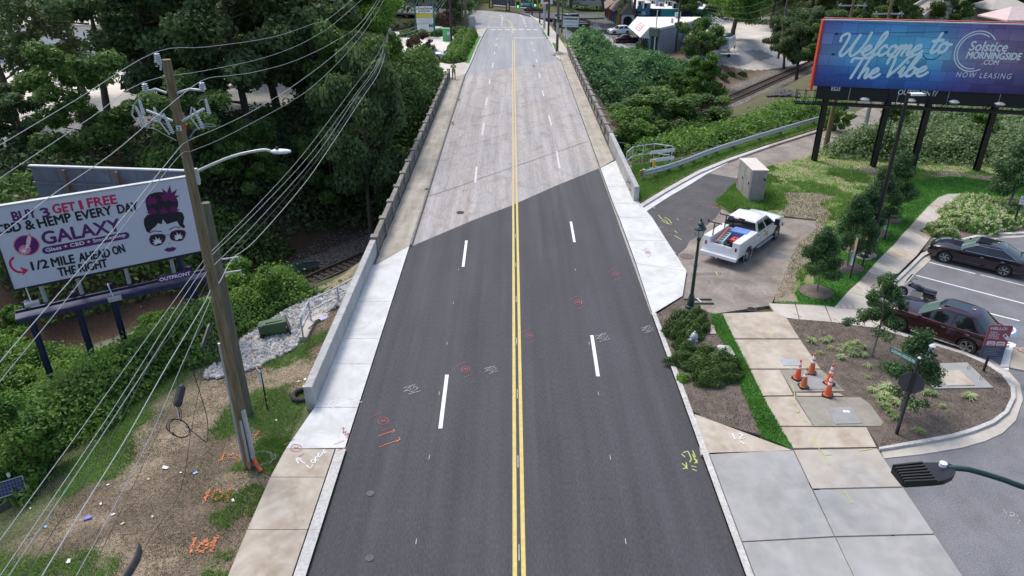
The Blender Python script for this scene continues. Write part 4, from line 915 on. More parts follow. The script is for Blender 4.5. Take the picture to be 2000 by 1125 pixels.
roughl=PW([(1532,540),(1545,503),(1562,471),(1594,449),(1594,428),(1524,421),(1424,413),(1400,400),(1418,377),(1446,350),(1484,330),(1578,307),(1652,274),(1714,245),(1750,220),(1800,230),(1960,350),(1895,347),(1800,350),(1700,372),(1640,440),(1590,520),(1566,552)])
strawp=PW([(1594,428),(1524,421),(1538,400),(1530,377),(1575,376),(1632,384),(1600,398),(1625,418),(1612,432),(1612,462),(1590,500),(1556,532),(1550,575),(1512,587),(1519,566),(1531,540),(1545,503),(1562,471),(1594,449)])
grass('rough_grass',roughl,420,L_grassR,.16,.1,thr=lambda x,y:np.where(inpoly(x,y,strawp),.08,.10+.85*sm((fbm(x,y,2.6,55)-.44)/.12)),wd=.022)
grass('rough_grass',strawp,250,L_straw,.05,.106,wd=.02)
gi=PW([(1412,405),(1398,396),(1418,377),(1446,350),(1480,330),(1500,345),(1520,400),(1500,412),(1425,411)])
grass('rough_grass',gi,700,L_grassR,.24,.1,wd=.025)
grass('rough_grass',PW([(1249,395),(1297,367),(1365,329),(1420,307),(1500,279),(1606,246),(1655,222),(1600,233),(1500,262),(1420,285),(1330,312),(1235,322),(1232,335)]),520,L_grassR,.17,.1,wd=.022)
bank=[(-7.8,7),(-7.85,17),(-7.8,19.5),(-7.75,21.7),(-7.75,31),(-10.2,29.5),(-11.3,27.5),(-14,26.5),(-16.5,24),(-17.5,20),(-17.5,15),(-14,9)]
grass('dry_grass',bank,900,L_straw,.035,terr,thr=lambda x,y:.2+.8*sm((fbm(x,y,1.1,71)-.35)/.2),wd=.013)
grass('weedy_grass',bank,650,L_grassR,.10,terr,thr=lambda x,y:.012+.99*sm((fbm(x,y,2.4,12)-.5+.10*sm((-7-x)/-2))/.09)*sm((-7.9-x+1)/.5),wd=.016)
edge=[(-7.8,13),(-7.7,20),(-8.9,20.2),(-9.6,17.8),(-8.6,14)]
grass('weedy_grass',edge,700,L_grassR,.12,terr,thr=patch(.9,83,.42),wd=.018)
def chips(name,poly,dens,m,zf,sz=.022):
 a=abs(sum(poly[i][0]*poly[(i+1)%len(poly)][1]-poly[(i+1)%len(poly)][0]*poly[i][1]for i in range(len(poly))))/2
 n=int(a*dens);p=pick(poly,n);z=zf(p[:,0],p[:,1])if callable(zf)else np.full(n,zf);C=np.c_[p,z+rng.uniform(.0,.03,n)]
 V,F=leaves(C,sz,1.2,None,.35,.6);return obj(name,fast(name,V,F,m),kind='stuff')
chip_m=leafmat('mulch_chip',(.05,.035,.026),(.26,.21,.165),trans=0,hue=(.5,.46,.40))
chips('mulch_chips',P([(1279,616),(1331,583),(1389,612),(1393,640),(1412,665),(1440,740),(1478,828),(1490,851),(1353,812),(1300,680)],.1),520,chip_m,.105)
chips('mulch_chips',P([(1536,622),(1625,630),(1720,642),(1812,670),(1880,691),(1957,732),(1975,765),(1962,802),(1900,835),(1800,858),(1717,873),(1734,832),(1704,786),(1668,771),(1652,764),(1604,720)],.1),520,chip_m,.12)
oakA=tree_mesh(101,4.0,1.45,.07,14,120,150,.062,'cone',L_oak,bark_l,gap=.03,base=.22,clr=.42)
oakB=tree_mesh(103,4.2,1.3,.06,15,85,120,.06,'cone',L_oak,bark_l,gap=.12,base=.25,clr=.33)
go='young oaks on the mown lawn'
for(px,py,me,sc,lab)in((1593,570,oakA,(.66,.66,.8),'young oak nearest the tan walk, round mulch ring under it'),(1655,522,oakA,(.72,.72,.92),'young oak behind the two nearest small banners'),(1677,490,oakA,(.68,.68,.88),'young oak behind the tall dark pole'),(1706,455,oakA,(.72,.72,.92),'fourth young oak from the tan walk, left of the tall dark pole'),(1732,428,oakA,(.8,.8,1.0),'young oak farthest along the lawn, right of the tall dark pole')):
 q=G(px,py,.1);plant_tree('young_oak',lab,'tree',me,q,px*.37,sc,go)
 mb=MB();mb.lathe([(.85,0),(.78,.05),(.45,.10),(.12,.11)],(0,0,0),mulch_m,20);obj('mulch_ring',mb.mesh('mulch_ring',60),loc=q,label='brown mulch ring under the '+lab.split(',')[0],cat='mulch ring')
q=G(1702,697,.12);plant_tree('young_oak','young oak in the mulch bed in front of the maroon car','tree',oakB,q,2,(.78,.78,.86))
q=G(1762,802,.12);plant_tree('young_oak','young oak right behind the stop sign in the mulch bed','tree',oakB,q,4,(.80,.80,.80))
q=G(1967,414,.12);plant_tree('young_oak','feathery young tree in the flower bed at the right edge','tree',(oakA[0],oakA[1]),q,1,1.12)
def bush_mesh(seed,rx,ry,h,n,sz,m):
 g=np.random.default_rng(seed);d=g.normal(size=(n,3));d[:,2]=np.abs(d[:,2])*.9;d/=np.linalg.norm(d,axis=1,keepdims=True)
 a=np.arctan2(d[:,1],d[:,0]);lump=1+.16*np.sin(a*3+seed)+.10*np.sin(a*7+2*seed)+.12*np.sin(d[:,2]*9+a*4)
 r=g.uniform(.80,1.03,(n,1))*lump[:,None];C=d*r*np.array([[rx,ry,h]]);C[:,2]=np.maximum(C[:,2],.03)
 V,F=leaves(C,sz,.2,d*1.0);return fast('foliage',V,F,m)
gs='low clipped shrubs around the hydrant'
b1=bush_mesh(5,1.0,.85,.62,9000,.042,L_box)
for px,py,sx,sy,sz,lab in((1343,633,1.05,.75,1.0,'upper lobe of shrub nearest the green lamp post'),(1352,652,1.0,.62,.95,'low shrub immediately behind the silver hydrant'),(1316,652,.55,.5,.7,'small low shrub left of the silver hydrant, behind it'),(1336,688,.52,.45,.8,'small shrub just in front of the silver hydrant'),(1355,716,.95,.62,.9,'low shrub left of the pale slab by the grass strip'),(1399,712,.95,.75,1.05,'shrub touching the grass strip in front of the pale slab'),(1396,742,.95,.62,1.0,'shrub nearest the camera in the bed by the road')):
 q=G(px,py,.1);t_=thing('shrub',lab,'shrub',q,px*.7,gs);t_.scale=(sx,sy,sz);obj('foliage',b1,t_)
q=G(1334,742,.1);t_=thing('shrub','tiny bright green seedling shrub at the kerb bed','shrub',q,0);t_.scale=(.28,.25,.35);obj('foliage',bush_mesh(8,1,1,.7,900,.11,L_bright),t_)
def tuft(seed,n=70,ln=.34,wd=.016,m=None):
 g=np.random.default_rng(seed);V=[];F=[]
 for i in range(n):
  a=g.uniform(0,6.28);el=g.uniform(.35,1.35);L_=ln*g.uniform(.6,1.1);d=np.array([math.cos(a),math.sin(a)]);s=np.array([-d[1],d[0]])*wd
  P_=[(0,0),(L_*.5*math.cos(el),L_*.6*math.sin(el)),(L_*math.cos(el)*1.05,L_*.5*math.sin(el))];k=len(V)
  for j,(r_,z)in enumerate(P_):
   w_=(1,.9,.1)[j];V+=[[d[0]*r_+s[0]*w_,d[1]*r_+s[1]*w_,z],[d[0]*r_-s[0]*w_,d[1]*r_-s[1]*w_,z]]
  F+=[[k,k+1,k+3,k+2],[k+2,k+3,k+5,k+4]]
 return fast('leaf_blades',V,F,m)
tf=[tuft(1,m=L_lirio),tuft(2,60,.3,m=L_lirio)]
TP=[(1584,668,1.0),(1610,668,.95),(1620,664,.8),(1621,680,.7),(1649,679,.9),(1642,700,1.05),(1663,675,.9),(1672,670,.8),(1668,686,1.0),(1685,680,.9),(1664,694,.9),(1685,696,1.05),(1640,686,.6),(1601,690,.65),(1694,717,.75),(1702,765,1.0),(1722,760,.9),(1733,757,1.1),(1727,775,1.1),(1745,768,1.0),(1716,780,.9),(1742,785,1.1),(1728,795,1.0),(1737,806,.9),(1750,790,.9),(1749,818,1.0),(1780,787,1.0),(1781,798,1.0),(1806,768,.95),(1822,771,1.0),(1893,778,1.1),(1840,795,.7),(1794,844,.85),(1851,803,.3),(1694,738,.5),(1728,663,.4)]
TPL={0:'small striped grass plant at the upper left of the mulch bed',1:'broad striped grass plant second from the upper left of the mulch bed',5:'striped grass plant alone below the far clump',13:'little striped plant just above the rear traffic cones',14:'striped grass plant alone in mid bed right of the cones',15:'striped grass plant left of the near clump, nearest the lid pad',25:'striped grass plant touching the stop sign post, left side',26:'striped grass plant behind the stop sign post, lower',28:'striped grass plant right of the stop sign, left of two',29:'striped grass plant right of the stop sign, right of two',30:'striped grass plant alone near the curved kerb',31:'small striped grass plant between the stop sign and the kerb',32:'striped grass plant nearest the camera in the bed',33:'tiny striped sprout in the near bed',34:'faint striped sprout in mid bed',35:'tiny striped sprout by the pale walk'}
for i,(px,py,s_1)in enumerate(TP):
 q=G(px,py,.115);t_=thing('striped_grass_plant',TPL.get(i,'striped grass plant in the '+('far'if py<730 else 'near')+' clump of the mulch bed'),'plant',q,i*1.3,'striped grass plants in the mulch bed');t_.scale=(s_1*1.15,)*3;obj('leaf_blades',tf[i%2],t_)
fb=bush_mesh(12,1.0,.9,.85,4200,.055,L_hyd)
g=np.random.default_rng(3);n=75;d=g.normal(size=(n,3));d[:,2]=np.abs(d[:,2])+.1;d/=np.linalg.norm(d,axis=1,keepdims=True);Cf=d*np.array([[1.03,.93,.9]])*g.uniform(.95,1.08,(n,1))
Cc=(Cf[:,None]+g.normal(size=(n,26,3))*.06).reshape(-1,3);V,F=leaves(Cc,.042,.6);ff=fast('blossoms',V,F,L_flow)
gf='lime-white flowering bushes in the bed by the black sedan'
for px,py,s_1 in((1837,457,.82),(1868,440,.9),(1893,436,.95),(1918,443,1.0),(1940,440,.95),(1960,441,.75),(1870,423,.95),(1895,418,1.0),(1922,424,1.0),(1948,424,.9),(1890,404,.9),(1915,405,.9),(1940,406,.7),(1990,428,.8),(2010,440,.9),(1975,400,.6),(1915,450,.8)):
 q=G(px,py,.12);t_=thing('flowering_bush','flowering bush with lime-white heads in the bed by the black sedan'if px!=1837 else 'separate small flowering bush at the near corner of the flower bed','bush',q,px,gf if px!=1837 else None);t_.scale=(s_1,s_1,s_1*.95);obj('foliage',fb,t_);obj('blossoms',ff,t_)
rz_=LPt([(1592,302),(1625,316),(1700,320),(1780,326),(1900,330),(2000,340),(2150,350),(2300,260),(2100,200),(1960,200),(1880,215),(1800,243),(1740,258),(1690,280),(1640,290)],0)
mound('tall_weeds',rz_,hump(rz_,2.0,2.6,61,1.6),170,.13,L_reed,jit=.35)
mound('tall_weeds',rz_,lambda x,y,f=hump(rz_,2.0,2.6,61,1.6):f(x,y)-.4,45,.24,L_brush,jit=.1)
for x,y,s_1,lab in((32.2,60,.42,'green bush behind the middle black billboard leg'),(28.3,62.5,.36,'small bush behind the left part of the right billboard'),(43.5,56,.55,'large grey-green bush at the right edge under the billboard'),(38.0,57.5,.42,'bush between the two rightmost billboard legs')):
 plant_tree('bush',lab,'bush',midk,(x,y,-.1),x,s_1)
for px,py in((834,372),(897,196),(884,242),(1043,130)):
 q=G(px,py,.05);t_=thing('weed_tuft','weed tuft sprouting from the kerb joint at photo row %s'%{372:'nearest the dark seam',196:'farthest but one',242:'in the middle of the left kerb',130:'far along the right lane'}[py],'weeds',q);t_['label']={372:'weed tuft in the left kerb joint nearest the dark seam',242:'weed tuft in the middle joint of the left kerb',196:'weed tuft in the far joint of the left kerb',130:'tiny weed tuft far along the old deck'}[py];obj('leaf_blades',tuft(4,50,.3,.02,L_grassR),t_)
farT=[(43.2,147,brt,1.12,'bright yellow-green tree standing in the pale yard'),(38.5,162,big[2],.8,'green tree behind the teal building, right end'),(57,166,big[0],1.0,'dark tree behind the pale yard, left of the transformer pole'),(66,168,big[1],1.05,'dark tree behind the transformer pole'),(68,150,big[0],1.0,'tall dark tree right of the transformer pole'),(61,126,big[1],.85,'large dark tree left of the right billboard'),(57.5,113.5,big[2],.62,'spreading tree touching the red edge of the right billboard'),(72,150,big[0],1.1,'dark tree at the top edge behind the two crossarm poles'),(80,155,big[2],1.0,'tree at the top edge above the billboard centre'),(70,122,big[2],.6,'light green tree just above the billboard'),(88,160,big[0],1.1,'dark tree above the billboard, behind the concrete trestle'),(99,160,big[1],1.05,'dark tree right of the concrete trestle'),(107,160,big[2],1.0,'tree in front of the tan pavilion roofs'),(118,165,big[0],1.1,'dark tree at the upper right corner'),(13,168,big[0],.8,'dark street tree beyond the junction, right of the signals'),(19.5,165,big[1],.8,'dark tree shading the far lot behind the white sign'),(25.5,158,big[0],.72,'round dark tree left of the tile-roofed building'),(8.5,182,brt,.9,'bright green tree beyond the junction'),(1,190,brt,.9,'bright tree above the far fence'),(-6,196,brt,.9,'bright tree beyond the curve of the road'),(-9.4,141,big[2],.42,'street tree on the left kerb just before the curve'),(-10.2,135,big[1],.33,'smaller street tree on the left kerb by the crossing'),(-18,146,big[0],.8,'dark tree behind the two-tone pylon sign, right'),(-24,140,big[1],.8,'dark tree behind the pylon sign'),(-30,138,big[0],.85,'dark tree left of the pylon sign'),(-36,128,big[1],.9,'dark tree beyond the pale left lot'),(-14.5,150,big[2],.7,'tree behind the kiosk on the left kerb'),(-50,105,big[1],.9,'dark tree far back at the left of the frame'),(36,186,big[0],.9,'dark tree behind the roofs, left'),(46,186,big[1],.9,'dark tree behind the roofs, centre'),(56,180,big[2],1.0,'tree behind the roofs, right'),(-22,120.5,big[2],.36,'low dark tree at the back of the pale left lot')]
for x,y,me,sc,lab in farT:
 z=tz(x,y)if y<128 else(-4 if x>28 else-.2);plant_tree('broadleaf_tree',lab,'tree',me,(x,y,z),(x*7+y)%6,sc)
ua=LP([(1395,36),(1500,50),(1600,62),(1635,100),(1700,70),(1720,8),(1560,0),(1395,2)],-4)
mound('woodland_edge',ua,hump(ua,9,9,71,3),11,.36,L_mid,jit=.7)
uc=LP([(700,62),(760,60),(812,56),(880,50),(903,45),(925,25),(940,2),(700,2)],-1)
mound('woodland_edge',uc,hump(uc,8,9,72,3),12,.34,L_dark,jit=.7)
ud=LP([(1060,22),(1130,20),(1200,18),(1240,8),(1240,1),(1060,1)],-3)
mound('woodland_edge',ud,hump(ud,6,7,73,2),14,.3,L_dark,jit=.6)
ue=LP([(940,6),(1000,12),(1060,22),(1060,1),(940,1)],0)
mound('woodland_edge',ue,hump(ue,5,7,74,2),16,.3,L_bright,jit=.6)
for px,py,z,k,s_1,lab in((1590,178,-5,2,.42,'green tree with branches hanging over the red edge of the right billboard'),(1560,125,-4,0,.62,'dark dense tree left of the red billboard edge'),(1600,128,-4,1,.6,'dark tree right behind the red billboard edge'),(1535,98,-4,0,.55,'dark tree beside the transformer pole, yard side'),(1680,105,-4,2,.5,'pale green tree low behind the left crossarm pole')):
 q=G(px,py,z);plant_tree('broadleaf_tree',lab,'tree',big[k],(q.x,q.y,tz(q.x,q.y)),px,s_1)
n=60000;a=rng.uniform(-1.15,1.15,n);r_=rng.uniform(215,330,n);xx,yy=np.sin(a)*r_,np.cos(a)*r_;zz=-4+rng.uniform(0,1,n)**.5*(9+9*vn(xx,yy,16,3))
V,F=leaves(np.c_[xx,yy,zz],.9,.6);obj('distant_woods',fast('distant_woods',V,F,L_mid),kind='stuff')
my=tree_mesh(121,3.4,1.5,.06,9,60,150,.09,m=L_myrtle,bk=bark_l,gap=.05,base=.1,clr=.45)
my2=tree_mesh(122,3.4,1.6,.06,9,70,150,.10,m=L_mid,bk=bark_l,gap=.05,base=.05,clr=.5)
q=G(822,147);plant_tree('crape_myrtle','crape myrtle with reddish flower heads in front of the silver pickup','tree',my,(q.x+.2,q.y,1.2),0,1.0)
plant_tree('evergreen_shrub','green shrub under the reddish crape myrtle','shrub',my2,(q.x,q.y-.6,-.5),0,.95)
q=G(895,60);plant_tree('crape_myrtle','small reddish crape myrtle behind the far hedge by the utility truck','tree',my,(q.x-2.2,q.y,0),0,.9)
hb=bush_mesh(31,.8,.8,.9,2600,.09,L_brush)
def hedge(label,pts,s=1.0):
 t_=thing('hedge',label,'hedge');n_=0
 pts=[Vector(p)for p in pts]
 for i in range(len(pts)-1):
  k=max(1,int((pts[i+1]-pts[i]).length/.95))
  for j in range(k):
   p=pts[i].lerp(pts[i+1],j/k);o=obj('clipped_bush',hb,t_,loc=(p.x,p.y,p.z+(.05 if n_%2 else 0)));o.scale=(s,s,s*random.uniform(.9,1.1));o.rotation_euler=(0,0,random.random()*6);n_+=1
for dx,lab in((0,'long clipped hedge row beside the far left walk, lot side'),(1.15,'long clipped hedge row beside the far left walk, walk side')):
 hedge(lab,[G(884,122)+Vector((dx-.5,0,0)),G(899,90)+Vector((dx-.3,0,0)),G(908,68)+Vector((dx,0,0))],1.15)
hedge('low hedge across the front of the left lot under the pylon sign',[G(790,72),G(838,72)]);hedge('low hedge right of the pylon sign',[G(850,71),G(898,68)])
hedge('low hedge in front of the silver pickup',[G(828,128),G(862,127)],.9);hedge('low hedge by the black mesh fence end',[G(832,150),G(872,149)],.95);hedge('second low hedge by the black mesh fence end',[G(838,144),G(874,142)],.8)
t_=thing('shrub','dark rounded shrub at the corner of the grey building','shrub',land(1262,101,-3));obj('foliage',bush_mesh(41,2.2,1.6,1.7,2600,.12,L_dark),t_)
for px,py,s_1 in((1410,152,1.1),(1428,147,.8),(1450,146,.8)):
 p=land(px,py,-5);t_=thing('shrub',{1410:'green shrub on the bare bank right of the feathery trees',1428:'middle shrub on the bare bank above the rails',1450:'small shrub on the bare bank nearest the cones'}[px],'shrub',p);t_.scale=(s_1,)*3;obj('foliage',b1,t_)
# billboards
def script_word(mb,word,ox,oy,s,m,pl,h,wd,slant=.28,sxx=1.0,rise=0.0):
 """hand-drawn connected letters; x grows to the right, baseline at 0, x-height 1"""
 GL={'W':([[(-.1,1.5),(-.15,2.0),(.2,2.25),(.45,2.0),(.45,1.2),(.35,.3),(.6,0),(.95,.6),(1.2,1.6),(1.3,2.1)],[(1.3,2.1),(1.15,1.0),(1.2,.2),(1.5,0),(1.9,.6),(2.1,1.5),(2.15,2.3)]],2.1),'e':([[(0,.35),(.35,.5),(.6,.8),(.45,1.02),(.2,.8),(.12,.4),(.3,.03),(.6,.08),(.88,.4)]],.78),'l':([[(0,.3),(.35,.9),(.62,1.9),(.5,2.35),(.3,2.0),(.22,.9),(.25,.2),(.42,0),(.7,.3)]],.58),'c':([[(.55,.82),(.4,1.0),(.15,.8),(.08,.35),(.25,0),(.55,.1),(.82,.4)]],.72),'o':([[(.45,1.0),(.18,.85),(.1,.4),(.3,0),(.58,.15),(.68,.6),(.45,1.0),(.5,.85),(.85,.8)]],.85),'m':([[(0,.7),(.12,1.0),(.15,.5),(.1,0)],[(.12,.4),(.35,.95),(.5,.9),(.48,0)],[(.5,.4),(.75,.95),(.9,.9),(.87,.2),(1.0,0),(1.2,.3)]],1.12),'t':([[(.35,1.9),(.28,.9),(.25,.2),(.42,0),(.7,.3)],[(.0,1.15),(.7,1.25)]],.62),'T':([[(-.2,1.75),(-.1,2.1),(.5,2.1),(1.3,2.2)],[(.6,2.1),(.5,1.0),(.4,0)]],1.0),'h':([[(.2,2.3),(.12,1.2),(.05,0)],[(.08,.5),(.35,1.0),(.52,.8),(.5,.2),(.62,0),(.85,.3)]],.76),'V':([[(-.1,1.4),(-.1,1.95),(.2,2.1),(.35,1.7),(.4,.8),(.45,0)],[(.45,0),(.9,.9),(1.25,1.9),(1.5,2.15)]],1.15),'i':([[(.0,.4),(.2,1.0),(.18,.3),(.3,0),(.55,.3)],[(.27,1.45),(.30,1.5)]],.48),'b':([[(.0,.3),(.3,1.2),(.5,2.2),(.32,2.2),(.15,1.2),(.12,.3),(.3,0),(.58,.2),(.62,.75),(.4,.95),(.2,.7)],[(.6,.8),(.85,.7)]],.80),' ':([],.6)}
 x=ox;k=0
 for ch in word:
  strokes,adv=GL[ch]
  for st_ in strokes:
   q=cr(st_,6);q=[(x+(a*sxx+slant*b_)*s,oy+b_*s+(x+a*s-ox)*rise)for a,b_ in q];k+=1
   polyline_ribbon(mb,q,wd*s,m,h+k*.0012,frame=lambda a,b_,c:pl.p(a,b_,c),step=.00003)
   for e in(q[0],q[-1]):flat(mb,pl,disc(e,wd*s*.5,12),m,h+k*.0012+.0006)
  x+=adv*s*sxx
 return x
A=Vector((-19.6,25.1,3.2));Bq=Vector((-13.55,28.95,3.2));HB=3.42
pl=Plane(A,Bq-A,(0,0,1));WL=(Bq-A).length
bbL=thing('billboard','white roadside billboard advertising a smoke shop, left of the timber poles','billboard')
def pbox(par,name,pl,u0,u1,v0,v1,h0,h1,m):
 mb=MB();vs=[pl.p(u,v,h)for u in(u0,u1)for v in(v0,v1)for h in(h0,h1)]
 mb.add(vs,[(0,1,3,2),(4,6,7,5),(0,4,5,1),(2,3,7,6),(0,2,6,4),(1,5,7,3)],m);return mb.build(name,par)
pbox(bbL,'panel',pl,.05,WL-.05,.05,HB-.05,-.12,0,M('vinyl_white',(.50,.52,.62),(.54,.555,.65),scale=.7,rough=.6))
navy=M('navy_steel',(.012,.016,.06),(.02,.025,.085),scale=3,rough=.5)
for a in((0,WL,HB-.05,HB+.02,-.2,.02),(0,WL,-.04,.05,-.2,.02),(0,.05,.05,HB-.05,-.2,.02),(WL-.05,WL,.05,HB-.05,-.2,.02)):pbox(bbL,'frame',pl,*a,black_mt if a[2]!=HB-.05 else steel_g)
pur=M('print_purple',(.10,.015,.13));mag=M('print_magenta',(.55,.02,.10));blk=M('print_black',(.012,.012,.02));pink=M('print_pink',(.70,.16,.30));plum=M('print_plum',(.13,.01,.10))
mb=MB()
def tpx(t,a,b_,ch,m,bold=.032,hh=.008):
 u0,v0=pl.uv(*a);u1,v1=pl.uv(*b_);fit=Plane(pl.p(u0,v0),(pl.p(u1,v1)-pl.p(u0,v0)),pl.p(0,1)-pl.p(0,0));L_=(pl.p(u1,v1)-pl.p(u0,v0)).length
 fit_text(mb,fit,t,0,L_,0,ch,m,hh,bold)
tpx('BUY',(27,432),(73,424),.36,pur);tpx('3',(84,425),(99,421),.36,pur);tpx('GET',(105,417),(149,411),.36,mag);tpx('1',(158,409),(163,408),.36,mag);tpx('FREE',(173,405),(229,397),.36,mag)
tpx('CBD',(-6,458),(43,450),.36,blk);tpx('&',(52,449),(69,446),.36,blk);tpx('HEMP',(77,445),(141,432),.36,blk);tpx('EVERY',(151,431),(220,418),.36,blk);tpx('DAY',(232,417),(271,410),.36,blk)
tpx('GALAXY',(86,478),(237,450),.52,pur,.03)
def cap_shape(a,b_,r,m,h):
 a=Vector(a);b_=Vector(b_);d=(b_-a).normalized();n=Vector((-d.y,d.x));q=[]
 for i in range(13):t=math.pi/2+math.pi*i/12;q.append(a+(d*math.cos(t)+n*math.sin(t))*r)
 for i in range(13):t=-math.pi/2+math.pi*i/12;q.append(b_+(d*math.cos(t)+n*math.sin(t))*r)
 flat(mb,pl,[(p.x,p.y)for p in q],m,h)
cap_shape(pl.uv(91,489),pl.uv(245,460),.15,pur,.006)
tpx('Glass + CBD + Smokeshop',(91,494),(246,463),.19,white_pl,.02,.012)
tpx('1/2',(64,528),(96,522),.36,blk);tpx('MILE',(103,521),(147,513),.36,blk);tpx('AHEAD',(156,511),(216,501),.36,blk);tpx('ON',(223,498),(245,492),.36,blk)
tpx('THE',(116,540),(150,534),.36,blk);tpx('RIGHT',(157,532),(211,521),.36,blk)
c=pl.uv(52,479);flat(mb,pl,disc(c,.43,32),pink,.005);flat(mb,pl,disc(c,.39,32),pur,.007);flat(mb,pl,disc((c[0]-.1,c[1]-.16),.2,20),pink,.009)
rk_=[(-.16,-.22),(-.02,.02),(.06,.26),(.22,.50),(.24,.28),(.14,.02),(.02,-.14),(.08,-.24),(-.02,-.2)]
flat(mb,pl,[(c[0]+a,c[1]+b_)for a,b_ in rk_],pink,.011);flat(mb,pl,[(c[0]+a*.72+.02,c[1]+b_*.72+.03)for a,b_ in rk_],white_pl,.013)
for k in range(3):flat(mb,pl,disc((c[0]+.06+.035*k,c[1]+.06+.09*k),.022,8),pur,.015)
st8=[(c[0]-.14+(.2 if i%2==0 else .05)*math.cos(i*math.pi/8),c[1]-.2+(.2 if i%2==0 else .05)*math.sin(i*math.pi/8))for i in range(16)];flat(mb,pl,st8,white_pl,.016)
ar=[pl.uv(*p)for p in cr([(27,502),(20,511),(22,521),(32,530),(45,532)],5)];polyline_ribbon(mb,ar,.085,mag,.006,frame=pl.p,step=.0001)
flat(mb,pl,[pl.uv(*p)for p in((39,521),(56,527),(45,538),(45,531),(44,529))],mag,.009)
def leaf7(cx,cy,s,m,h,rot=0,n=7):
 for k in range(n):
  a=R(90)+rot+(k-(n-1)/2)*R(34 if n==7 else 40);L_=s*(1-.13*abs(k-(n-1)/2));d=(math.cos(a),math.sin(a));e=(-d[1],d[0])
  q=[]
  for t in(.0,.25,.45,.6,.8):q.append((cx+d[0]*L_*t+e[0]*.13*s*math.sin(math.pi*min(1,t+.12)),cy+d[1]*L_*t+e[1]*.13*s*math.sin(math.pi*min(1,t+.12))))
  q.append((cx+d[0]*L_,cy+d[1]*L_))
  for t in(.8,.6,.45,.25,.0):q.append((cx+d[0]*L_*t-e[0]*.13*s*math.sin(math.pi*min(1,t+.12)),cy+d[1]*L_*t-e[1]*.13*s*math.sin(math.pi*min(1,t+.12))))
  flat(mb,pl,q,m,h+k*.0006)
U=pl.uv
flat(mb,pl,[U(*p)for p in cr([(286,386),(293,379),(310,375),(328,377),(343,385),(348,397),(345,410),(338,417),(310,422),(292,418),(286,405),(284,393)],4)],blk,.005)
hair=[(287,420),(300,416),(345,412),(356,415),(360,424),(358,437),(362,443),(358,446),(350,440),(346,432),(338,434),(326,438),(318,428),(316,438),(308,436),(304,442),(297,447),(291,455),(286,452),(281,438),(281,428)]
flat(mb,pl,[U(*p)for p in hair],blk,.0055)
leaf7(*U(330,388),.62,plum,.012,-.25);leaf7(*U(297,396),.42,plum,.012,.1);leaf7(*U(298,416),.34,plum,.016,.15);leaf7(*U(320,415),.34,plum,.016,0);leaf7(*U(340,412),.34,plum,.016,-.2)
flat(mb,pl,[U(*p)for p in cr([(291,468),(294,460),(305,457),(318,457),(324,462),(321,472),(313,479),(302,480),(294,476),(291,468)],3)],plum,.006)
flat(mb,pl,[U(*p)for p in cr([(331,461),(334,453),(345,449),(356,449),(363,453),(361,463),(355,470),(343,471),(334,468),(331,461)],3)],plum,.006)
flat(mb,pl,[U(*p)for p in cr([(293,468),(296,461),(306,459),(317,459),(322,463),(319,471),(312,477),(303,478),(296,475),(293,468)],3)],blk,.008)
flat(mb,pl,[U(*p)for p in cr([(333,461),(336,455),(346,451),(356,451),(361,455),(359,462),(354,468),(344,469),(336,467),(333,461)],3)],blk,.008)
leaf7(*U(308,474),.30,white_pl,.011,.1);leaf7(*U(349,465),.30,white_pl,.011,.1)
for l,w_ in(([(322,459),(331,458)],.02),([(292,455),(300,451),(316,452)],.035),([(330,449),(340,443),(353,444)],.035),([(328,474),(330,476)],.02),([(333,475),(334,476)],.02)):polyline_ribbon(mb,[U(*p)for p in l],w_,blk,.007,frame=pl.p)
flat(mb,pl,[U(*p)for p in((320,488),(328,483),(332,484),(336,482),(345,484),(340,490),(330,492),(325,491))],plum,.007)
mb.build('print',bbL)
for u in(.9,2.2,4.0,5.8):
 p=pl.p(u,0,-.55);mb=MB();mb.bar(pl.p(u,-.9,-.35),pl.p(u,3.2,-.3),.12,.12,steel_g);mb.build('upright',bbL)
lgp=Plane(pl.p(0,0,-.45),pl.R,pl.U)
for k,(px,py,q)in enumerate(((115,785,(57,612)),(179,675,(148,590)),(248,690,(217,572)),(385,640,(374,550)))):
 b0=land(px,py+15,-3);top=pl.p(.55+k*2.0,-.75,-.4);mb=MB();X_=lgp.uv(*q)[0];top=pl.p(X_,-.75,-.45);bz_=tz(top.x,top.y)
 mb.box(((top.x),(top.y),(top.z+bz_-.6)/2),(.09,.26,top.z-bz_+.6),navy,.56);mb.box((top.x,top.y,(top.z+bz_-.6)/2),(.26,.05,top.z-bz_+.6),navy,.56);mb.build('leg',bbL)
pbox(bbL,'catwalk',pl,-.2,WL+.1,-.98,-.94,.1,.62,navy);pbox(bbL,'catwalk_beam',pl,-.2,WL+.1,-1.12,-.96,.60,.66,navy);pbox(bbL,'catwalk_beam',pl,-.2,WL+.1,-1.12,-.96,-.3,-.22,navy)
sp=pbox(bbL,'name_plate',pl,0,.01,0,.01,0,.01,pur);bpy.data.objects.remove(sp)
u0,v0=pl.uv(309,551);u1,v1=pl.uv(378,540);np_=Plane(pl.p(WL*.0,0,.68),pl.R,pl.U)
ua,va=np_.uv(310,553);ub,vb=np_.uv(377,540)
sp=pbox(bbL,'name_plate',np_,ua,ub,va,va+.30,0,.02,pur);mb=MB();fit_text(mb,np_,'OUTFRONT',ua+.06,ub-.08,va+.07,va+.23,white_pl,.028,.03);mb.build('lettering',sp)
for px,py in((222,577),(62,586)):
 u,v=np_.uv(px,py);mb=MB();e=np_.p(u,v,.35);mb.tube([np_.p(u-.1,v+.3,-.6),np_.p(u-.05,v+.12,-.1),e],.025,galv,6);mb.box(e,(.5,.26,.12),steel_g,.56);mb.build('flood_lamp',bbL)
bb2=thing('billboard','blue-grey rear of a second billboard, propped behind the white one','billboard')
